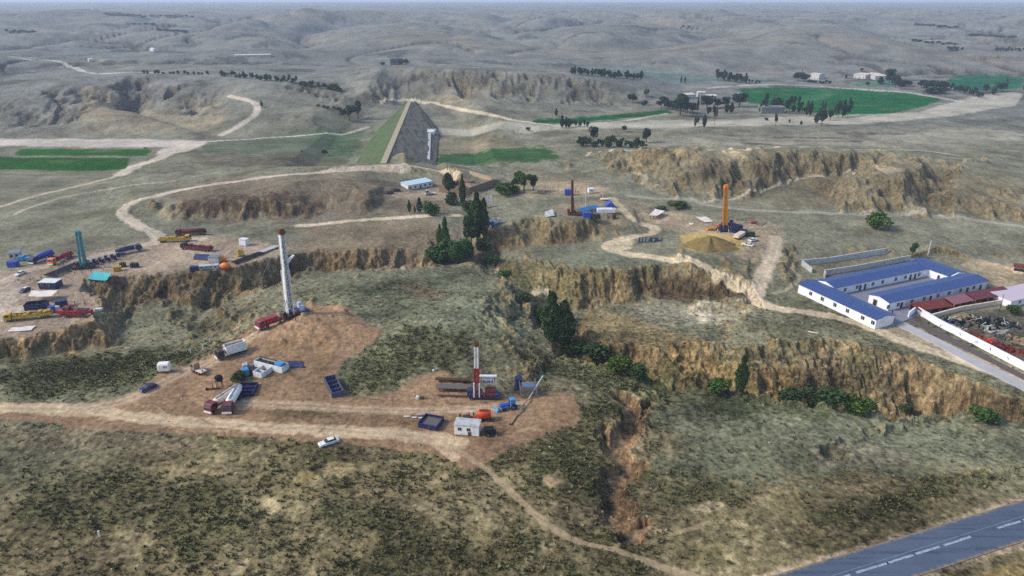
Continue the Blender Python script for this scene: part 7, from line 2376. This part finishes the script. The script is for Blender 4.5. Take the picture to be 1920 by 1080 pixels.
TREES = [
    # ravine head
    (868, 425 - 30, 325, 16, 'column', 'd', 'tall dark column tree on a bare stem above the ravine', None), (842, 370, 320, 30, 'round', 'd', 'dark round tree over the walled compound', None),
    (895, 455, 358, 38, 'column', 'd', 'tallest dark poplar in the ravine clump', None), (884, 465, 395, 34, 'round', 'd', 'broad dark tree low in the ravine clump', None), (908, 450, 370, 24, 'column', 'd', 'slim dark poplar at the right of the ravine clump', None),
    (847, 382, 356, 30, 'bush', 'd', 'dark bush under the compound wall', None), (836, 480, 406, 22, 'column', 'g', 'pointed green poplar left of the ravine clump', None), (826, 470, 420, 18, 'column', 'g', 'shorter green poplar left of the pointed poplar', None),
    (835, 492, 438, 60, 'bush', 'g', 'big bright green bush at the ravine head', None), (872, 486, 440, 40, 'bush', 'g', 'upright green thicket beside the big ravine bush', None), (900, 470, 440, 20, 'bush', 'b', 'light green bush above the ravine path', None),
    (920, 494, 472, 32, 'bush', 'g', 'low green bush at the top of the ravine path', None), (828, 494, 476, 18, 'bush', 'b', 'little round pale bush in front of the big ravine bush', None),
    (768, 400, 374, 9, 'column', 'd', 'left small dark column tree on the brown slope', None), (787, 400, 370, 14, 'column', 'd', 'middle dark column tree on the brown slope', None), (778, 400, 386, 5, 'column', 'd', 'tiny dark column tree between two bigger ones', None), (809, 404, 372, 32, 'bush', 'g', 'grey green bushy tree beside the dark column trees', None),
    (942, 366, 338, 42, 'bush', 'g', 'broad green bush right of the compound wall', None), (962, 362, 340, 26, 'bush', 'g', 'green bush left of the spreading tree', None), (982, 362, 320, 40, 'open', 'g', 'spreading green tree beside the crowd', None), (1000, 358, 325, 18, 'round', 'd', 'rounder dark green tree nearest the crowd', None), (966, 356, 322, 20, 'open', 'g', 'green tree left of the spreading tree', None),
    (948, 520, 502, 26, 'bush', 'g', 'green bush beside the ravine path, upper one', None), (985, 566, 546, 34, 'bush', 'd', 'dark green bush beside the ravine path, lower one', None), (1012, 600, 572, 34, 'bush', 'g', 'green bush just left of the tall ravine poplars', None),
    (1080, 662, 634, 40, 'bush', 'g', 'green bush at the right foot of the tall ravine poplars', None), (880, 410, 372, 30, 'round', 'd', 'dark leafy tree behind the tallest ravine poplar', None), (855, 494, 452, 36, 'bush', 'g', 'middle green bush of the ravine head thicket', None), (812, 488, 462, 28, 'bush', 'g', 'leftmost green bush of the ravine head thicket', None),
    (905, 480, 450, 34, 'open', 'd', 'loose dark tree at the foot of the ravine clump', None),
    # ravine
    (1034, 650, 546, 50, 'column', 'd', 'tall dark poplar in the deep ravine, left one', None), (1056, 655, 562, 54, 'column', 'd', 'thick dark poplar in the deep ravine, right one', None), (1030, 585, 543, 14, 'column', 'g', 'green poplar tip at the upper end of the dark poplars', None),
    (1120, 680, 640, 60, 'bush', 'd', 'dark bush in the ravine below the poplars', None), (1165, 694, 664, 50, 'bush', 'b', 'bright green bush in the ravine bend', None), (1195, 712, 676, 44, 'bush', 'd', 'dark green bush right of the bright one in the bend', None),
    (1386, 742, 666, 30, 'column', 'd', 'dark cypress-like tree alone at the foot of the long cliff', None), (1345, 732, 705, 44, 'bush', 'g', 'green bush left of the lone dark tree', None), (1480, 750, 722, 46, 'bush', 'd', 'dark bush right of the lone dark tree', None), (1520, 752, 724, 44, 'bush', 'd', 'second dark bush along the cliff foot', None),
    (1560, 762, 724, 60, 'bush', 'd', 'wide dark bush along the cliff foot', None), (1596, 770, 734, 52, 'bush', 'b', 'bright yellow green bush along the cliff foot', None), (1625, 775, 745, 30, 'bush', 'g', 'small green bush right of the bright one', None), (1845, 790, 758, 50, 'bush', 'g', 'grey green bush at the right end of the cliff foot', None), (1700, 775, 755, 30, 'bush', 'd', 'small dark bush by the cave-like hollow', None),
    (1640, 430, 392, 48, 'bush', 'g', 'single big green bush under the eroded hills', None), (452, 714, 692, 28, 'bush', 'd', 'dark green bush by the blue pump engine', None),
    (1272, 388, 374, 44, 'bush', 'd', 'dark shrub row on the hump left of the orange mast', None), (1240, 393, 384, 22, 'bush', 'd', 'small dark shrub behind the track canopy', None),
    (1710, 482, 452, 16, 'round', 'd', 'dark tree behind the back wing of the blue roofed building', None), (1900, 590, 570, 30, 'bush', 'd', 'dark green bush at the right of the scrap yard', None),
    # valley
    (655, 226, 200, 22, 'open', 'n', 'left dark tree by the dam road', None), (672, 224, 192, 20, 'open', 'n', 'taller dark tree nearest the dam crest', None), (609, 292, 279, 12, 'round', 'd', 'small round tree in the green field left of the dam', None), (566, 286, 281, 5, 'round', 'd', 'tiny dark bush in the field left of the dam', None), (272, 278, 275, 4, 'bush', 'd', 'tiny bush at the end of the upper green strip', None),
    (491, 201, 188, 6, 'column', 'd', 'dark little tree by the bent white track', None),
    (990, 246, 238, 11, 'round', 'd', 'small dark tree beside the pale valley track', None), (1043, 218, 205, 6, 'column', 'n', 'small dark tree on the hill foot left of the green strip', None), (1211, 286, 262, 0, 'round', 'n', '', None),
    (1113, 266, 238, 17, 'round', 'n', 'tall dark oval tree above the left of the hedge row', None), (1212, 268, 242, 18, 'round', 'n', 'dark oval tree at the right end of the hedge row', None), (1170, 247, 236, 11, 'round', 'n', 'small reddish dark tree in the pale valley floor', None),
    (1185, 193, 176, 18, 'round', 'n', 'dark square-topped tree on the hill end', None), (1212, 181, 165, 14, 'round', 'b', 'pale yellow green tree above the village', None), (1208, 197, 187, 12, 'bush', 'n', 'low dark bush right of the square-topped tree', None),
    (1300, 216, 196, 60, 'bush', 'n', '', None),
    (1386, 200, 175, 30, 'round', 'n', 'big round dark tree left of the green field', None), (1325, 204, 180, 26, 'round', 'n', 'dark tree in front of the low village house', None), (1345, 202, 186, 20, 'round', 'n', 'dark tree between the two round village trees', None), (1275, 216, 178, 36, 'round', 'n', 'largest dark round tree at the left of the village', None), (1245, 200, 182, 20, 'round', 'n', 'dark tree behind the largest village tree', None), (1360, 202, 182, 16, 'round', 'n', 'small dark tree touching the big round tree', None),
    (1256, 206, 190, 16, 'round', 'n', 'dark tree at the left foot of the largest village tree', None), (1285, 212, 190, 22, 'round', 'n', 'dark tree right of the largest village tree', None), (1362, 213, 194, 10, 'column', 'n', 'left column of the pair below the big round tree', None), (1371, 212, 194, 10, 'column', 'n', 'right column of the pair below the big round tree', None), (1308, 206, 184, 5, 'column', 'n', 'thin column tree beside the village house', None),
    (1303, 238, 220, 5, 'column', 'n', 'leftmost lone column tree on the pale flat', None), (1308, 231, 220, 6, 'column', 'n', 'short column tree beside the leftmost one', None), (1320, 240, 217, 9, 'column', 'n', 'stout column tree on the pale flat', None), (1339, 234, 203, 9, 'fan', 'n', 'tall vase-shaped tree on the pale flat', None), (1327, 222, 203, 9, 'fan', 'n', 'green vase-shaped tree behind the stout column tree', None),
    (1454, 235, 216, 9, 'fan', 'n', 'dark forked tree alone on the pale strip', None), (1437, 226, 220, 6, 'bush', 'n', 'small dark bush left of the forked tree', None), (1480, 230, 224, 4, 'column', 'n', 'tiny dark column right of the forked tree', None), (1502, 234, 227, 5, 'column', 'n', 'second tiny dark column right of the forked tree', None),
    (1434, 212, 178, 12, 'open', 'n', 'thin-crowned tree left of the grey farm building', None), (1454, 210, 184, 17, 'round', 'n', 'round tree over the grey farm building', None), (1479, 214, 180, 17, 'open', 'n', 'tall loose tree at the right end of the grey farm building', None), (1497, 212, 184, 10, 'open', 'n', 'loose tree right of the grey farm building', None), (1425, 212, 198, 6, 'column', 'n', 'dark column at the left end of the grey farm building', None), (1512, 218, 192, 8, 'column', 'n', 'dark poplar at the left of the green field edge', None), (1519, 218, 192, 8, 'column', 'n', 'second dark poplar at the green field edge', None),
    (1540, 236, 206, 20, 'round', 'n', 'dark heart-shaped tree in front of the poplars', None), (1530, 232, 214, 10, 'column', 'n', 'dark column left of the heart-shaped tree', None), (1541, 210, 190, 4, 'column', 'n', 'left thin spire behind the heart-shaped tree', None), (1546, 210, 190, 4, 'column', 'n', 'right thin spire behind the heart-shaped tree', None), (1556, 226, 206, 12, 'round', 'n', 'dark tree right of the heart-shaped tree', None),
    (1666, 160, 130, 20, 'round', 'n', 'tallest dark tree beside the far white farm', None), (1678, 164, 142, 18, 'round', 'n', 'dark tree leaning to the tallest far tree', None), (1650, 158, 146, 12, 'column', 'n', 'dark pointed tree left of the tallest far tree', None), (1688, 168, 150, 20, 'round', 'n', 'low dark round tree right of the tallest far tree', None), (1703, 162, 152, 14, 'round', 'n', 'dark tree trailing right of the tall far tree', None), (1626, 162, 154, 8, 'round', 'n', 'small dark tree below the far white farm', None),
    (1727, 165, 150, 16, 'round', 'n', 'first tree of the dark far wood', None), (1738, 168, 152, 18, 'round', 'n', 'second tree of the dark far wood', None), (1748, 168, 151, 18, 'round', 'n', 'third tree of the dark far wood', None), (1760, 170, 152, 18, 'round', 'n', 'fourth tree of the dark far wood', None), (1770, 170, 153, 16, 'round', 'n', 'last tree of the dark far wood', None), (1752, 175, 162, 36, 'bush', 'n', 'low bushes under the dark far wood', None),
    (1847, 175, 158, 12, 'round', 'n', 'round tree near the right end of the field hedge', None), (1876, 172, 155, 20, 'round', 'n', 'big round tree at the right end of the field hedge', None), (1862, 178, 164, 10, 'column', 'n', 'dark column between the two round hedge trees', None), (1888, 154, 148, 4, 'column', 'n', 'tiny tree on the far right green field', None), (1919, 170, 154, 5, 'column', 'n', 'dark column at the right edge of the picture', None),
    (1496, 152, 136, 22, 'round', 'n', 'dark far tree clump under the thin mast, left', None), (1508, 153, 140, 18, 'round', 'n', 'dark far tree clump under the thin mast, right', None), (1586, 148, 140, 4, 'column', 'n', 'tiny column tree left of the far farm', None), (1615, 134, 128, 8, 'round', 'n', 'small tree above the far farm', None), (761, 122, 111, 12, 'round', 'n', 'round tree beside the dark far barn', None), (718, 122, 116, 10, 'bush', 'n', 'green bush left of the dark far barn', None),
    (1284, 156, 145, 4, 'column', 'n', 'left dark spire on the far flat', None), (1277, 157, 144, 4, 'column', 'n', 'right dark spire on the far flat', None),
]
for q in TREES:
    if q[6]:
        tree(*q[:7], group=q[7])
ORD = ['first', 'second', 'third', 'fourth', 'fifth', 'sixth', 'seventh', 'eighth', 'ninth', 'tenth', 'eleventh', 'twelfth', 'thirteenth', 'fourteenth', 'fifteenth', 'sixteenth', 'seventeenth', 'eighteenth', 'nineteenth', 'twentieth', 'twenty-first', 'twenty-second', 'twenty-third', 'twenty-fourth', 'twenty-fifth', 'twenty-sixth']
random.seed(77)


def row(a, b, n, hpx, wpx, kinds, mk, what, grp, jit=1.5, hj=0.25):
    for i in range(n):
        k = i / max(1, n - 1)
        x, y = a[0] + (b[0] - a[0]) * k + random.uniform(-jit, jit), a[1] + (b[1] - a[1]) * k + random.uniform(-0.8, 0.8)
        hh = hpx * random.uniform(1 - hj, 1 + hj)
        tree(x, y, y - hh, wpx * random.uniform(0.8, 1.25), random.choice(kinds), mk, '%s from the left %s' % (ORD[i], what), grp)


row((1072, 139), (1202, 149), 22, 12, 8, ['column', 'round', 'column'], 'n', 'in the long dark row under the grey hills', 'long row of dark poplars under the hills')
row((1054, 240), (1068, 240), 3, 20, 8, ['column'], 'n', 'in the dark clump on the pale flat', 'dark poplar clump on the pale flat')
row((1073, 236), (1102, 240), 5, 12, 7, ['column', 'round'], 'n', 'in the short hedge beside the dark clump', 'short dark hedge on the pale flat')
row((1082, 274), (1206, 278), 17, 18, 13, ['round', 'fan', 'bush', 'open'], 'd', 'in the green hedge row under the dark oval trees', 'green hedge row in the valley', 3, 0.3)
row((1342, 150), (1398, 156), 13, 16, 8, ['column', 'round'], 'n', 'in the dark grove above the green field', 'dark grove above the green field', 2)
row((1404, 156), (1424, 156), 4, 7, 5, ['bush', 'round'], 'n', 'in the low hedge right of the dark grove', 'low hedge right of the dark grove')
row((1562, 222), (1592, 218), 9, 22, 7, ['column', 'fan'], 'n', 'among the poplars at the lower green field edge', 'poplars at the lower field edge', 1.5, 0.3)
row((1238, 204), (1300, 212), 7, 18, 17, ['round', 'open'], 'n', 'in the dark village trees left of the houses', 'dark village trees', 3, 0.3)
row((1784, 172), (1840, 184), 11, 12, 8, ['column', 'round', 'fan'], 'n', 'in the hedge under the far right green field', 'hedge under the far right field', 2)
row((1516, 155), (1556, 158), 7, 6, 6, ['round', 'bush'], 'n', 'in the low tree line beside the stepped farmhouse', 'tree line beside the stepped farmhouse')
row((1444, 204), (1520, 216), 8, 14, 7, ['fan', 'column', 'open'], 'n', 'in the loose row along the field below the farm building', 'loose row below the farm building', 3)
row((1868, 96), (1918, 97), 10, 6, 5, ['fan', 'column'], 'n', 'in the far row at the right edge', 'far row at the right edge')
row((1778, 93), (1802, 95), 5, 6, 6, ['round'], 'n', 'in the far clump left of the lone pair', 'far clump on the right')
row((200, 27), (275, 33), 13, 4, 9, ['bush', 'round'], 'n', 'in the farthest left tree line', 'farthest left tree line', 3)
row((285, 32), (360, 33), 10, 4, 9, ['bush', 'round'], 'n', 'in the farthest tree line left of centre', 'farthest tree line left of centre', 3)
row((12, 61), (64, 61), 8, 5, 8, ['bush', 'round'], 'n', 'in the blue tree line at the left edge', 'blue tree line at the left edge')
row((240, 46), (285, 46), 5, 3, 9, ['bush'], 'n', 'in the faint bush line on the far plain', 'faint bush line')
row((300, 57), (345, 60), 5, 4, 10, ['bush'], 'n', 'in the second faint bush line on the far plain', 'second faint bush line')
row((1720, 47), (1790, 53), 8, 4, 10, ['bush'], 'n', 'in the upper far bush line at the right', 'upper far bush line at the right')
row((1820, 66), (1900, 71), 10, 4, 9, ['bush'], 'n', 'in the middle far bush line at the right', 'middle far bush line at the right')
row((1715, 78), (1790, 84), 8, 4, 9, ['bush'], 'n', 'in the lower far bush line at the right', 'lower far bush line at the right')
row((270, 138), (390, 140), 14, 7, 6, ['bush', 'column'], 'd', 'in the shrub line on the left hill crest', 'shrub line on the left hill crest', 4, 0.4)
row((412, 142), (556, 156), 26, 11, 8, ['column', 'bush', 'open', 'fan'], 'd', 'in the ragged trees running down the left crest', 'ragged trees down the left crest', 4, 0.4)
row((565, 160), (640, 172), 12, 12, 10, ['bush', 'open', 'round'], 'd', 'in the trees of the gully head left of the dam', 'trees of the gully head left of the dam', 5, 0.4)
row((600, 200), (640, 208), 6, 6, 9, ['bush'], 'd', 'in the dark shrubs on the slope left of the dam', 'shrubs on the slope left of the dam', 4)
row((1280, 52), (1290, 53), 2, 5, 5, ['bush'], 'n', 'of the tiny pair on the far centre plain', 'tiny pair')

# ------------------------------------------------------------------ scrub and grass tufts (nobody could count them)
def scrub():
    r_ = np.random.RandomState(3)
    lum = C.sum(-1)
    # choose random raster cells in the near ground, weighted to the dark scrub
    dark = sstep(0.38, 0.20, lum) if False else np.clip((0.42 - lum) / 0.28, 0, 1)
    area = (R < 270) & (V[:, None] < 1150) & (CLS == 0) & (np.abs(across) > 7) & (UU > -120) & (UU < 2040)
    wgt = area * (0.02 + dark * (0.15 + 0.85 * np.maximum(SCRUB, (1 - sstep(128, 160, R)) * (UU < 1250)))) * (Y ** 2)
    # raster cells are small near the camera: weight by the ground they cover
    cum = np.cumsum(wgt.ravel()); cum /= cum[-1]
    n = 42000
    idx = np.searchsorted(cum, r_.rand(n))
    jx = X.ravel()[idx] + r_.randn(n) * 0.25; jy = Y.ravel()[idx] + r_.randn(n) * 0.25
    u, v = to_uv(jx, jy)
    hz = bil(H, u, v)
    s = 0.11 + 0.75 * r_.rand(n) ** 5
    K = 6
    a = r_.rand(n, K) * 6.283
    lean = 0.35 + 0.9 * r_.rand(n, K)
    ln = s[:, None] * (0.6 + 0.7 * r_.rand(n, K))
    bw = s[:, None] * 0.30
    cx, cy, cz = jx[:, None], jy[:, None], hz[:, None] - 0.04
    tx, ty, tz = cx + np.cos(a) * ln * np.sin(lean), cy + np.sin(a) * ln * np.sin(lean), cz + ln * np.cos(lean) + 0.05
    px, py = -np.sin(a) * bw, np.cos(a) * bw
    mx_, my_, mz_ = cx + (tx - cx) * 0.55, cy + (ty - cy) * 0.55, cz + (tz - cz) * 0.65
    vt = np.stack([np.stack([cx + 0 * tx, cy + 0 * ty, cz + 0 * tz], -1), np.stack([mx_ + px, my_ + py, mz_], -1), np.stack([tx, ty, tz], -1), np.stack([mx_ - px, my_ - py, mz_], -1)], 2).reshape(-1, 3)
    nf = n * K
    me = bpy.data.meshes.new('scrub')
    me.vertices.add(nf * 4); me.vertices.foreach_set('co', vt.astype(np.float32).ravel())
    me.loops.add(nf * 4); me.loops.foreach_set('vertex_index', np.arange(nf * 4, dtype=np.int32))
    me.polygons.add(nf); me.polygons.foreach_set('loop_start', np.arange(0, nf * 4, 4, dtype=np.int32))
    me.update(calc_edges=True)
    base = C.reshape(-1, 3)[idx]
    pick = r_.rand(n, 1)
    tint = np.where(pick < 0.34, lin((148, 134, 100)), np.where(pick < 0.6, lin((96, 98, 58)), lin((82, 86, 48))))
    col = (base * 0.6 + tint * 0.5) * (0.7 + 0.6 * r_.rand(n, 1))
    col = np.repeat(np.concatenate([col, np.ones((n, 1))], 1), K * 4, 0)
    ca = me.attributes.new('cover', 'FLOAT_COLOR', 'POINT'); ca.data.foreach_set('color', col.astype(np.float32).ravel())
    ga = me.attributes.new('grain', 'FLOAT', 'POINT'); ga.data.foreach_set('value', np.zeros(nf * 4, np.float32))
    me.materials.append(M_TERR)
    o = bpy.data.objects.new('scrub', me); o['kind'] = 'stuff'
    COL.objects.link(o)


scrub()
def stones():
    r_ = np.random.RandomState(9)
    n = 1700
    area = (R < 300) & (UU > -60) & (UU < 1980) & (np.abs(across) > 6)
    wgt = area * (0.25 + 2.0 * sstep(0.2, 0.5, SL) + 1.0 * (CLS == 3)) * Y ** 2
    cum = np.cumsum(wgt.ravel()); cum /= cum[-1]
    idx = np.searchsorted(cum, r_.rand(n))
    vs_, fs = [], []
    for i, k in enumerate(idx):
        c = np.array([X.flat[k], Y.flat[k], H.flat[k]])
        s = 0.08 + 0.2 * r_.rand() ** 4
        o = np.array([(-1, -1, -1), (1, -1, -1), (1, 1, -1), (-1, 1, -1), (-1, -1, 1), (1, -1, 1), (1, 1, 1), (-1, 1, 1)]) * s * (0.6 + 0.5 * r_.rand(8, 3))
        b = len(vs_)
        vs_ += [tuple(c + q) for q in o]
        fs += [tuple(b + j for j in f) for f in ((3, 2, 1, 0), (4, 5, 6, 7), (0, 1, 5, 4), (1, 2, 6, 5), (2, 3, 7, 6), (3, 0, 4, 7))]
    o = MB().add(vs_, fs).build('stones', mat('pale_stone', (170, 158, 136), 0.9, var=0.4, scale=0.2))
    o['kind'] = 'stuff'


stones()
# unused prototypes never stay in the scene
for k, o in PROTO.items():
    if o.name not in USED:
        for c in list(o.children):
            bpy.data.objects.remove(c)
        bpy.data.objects.remove(o)
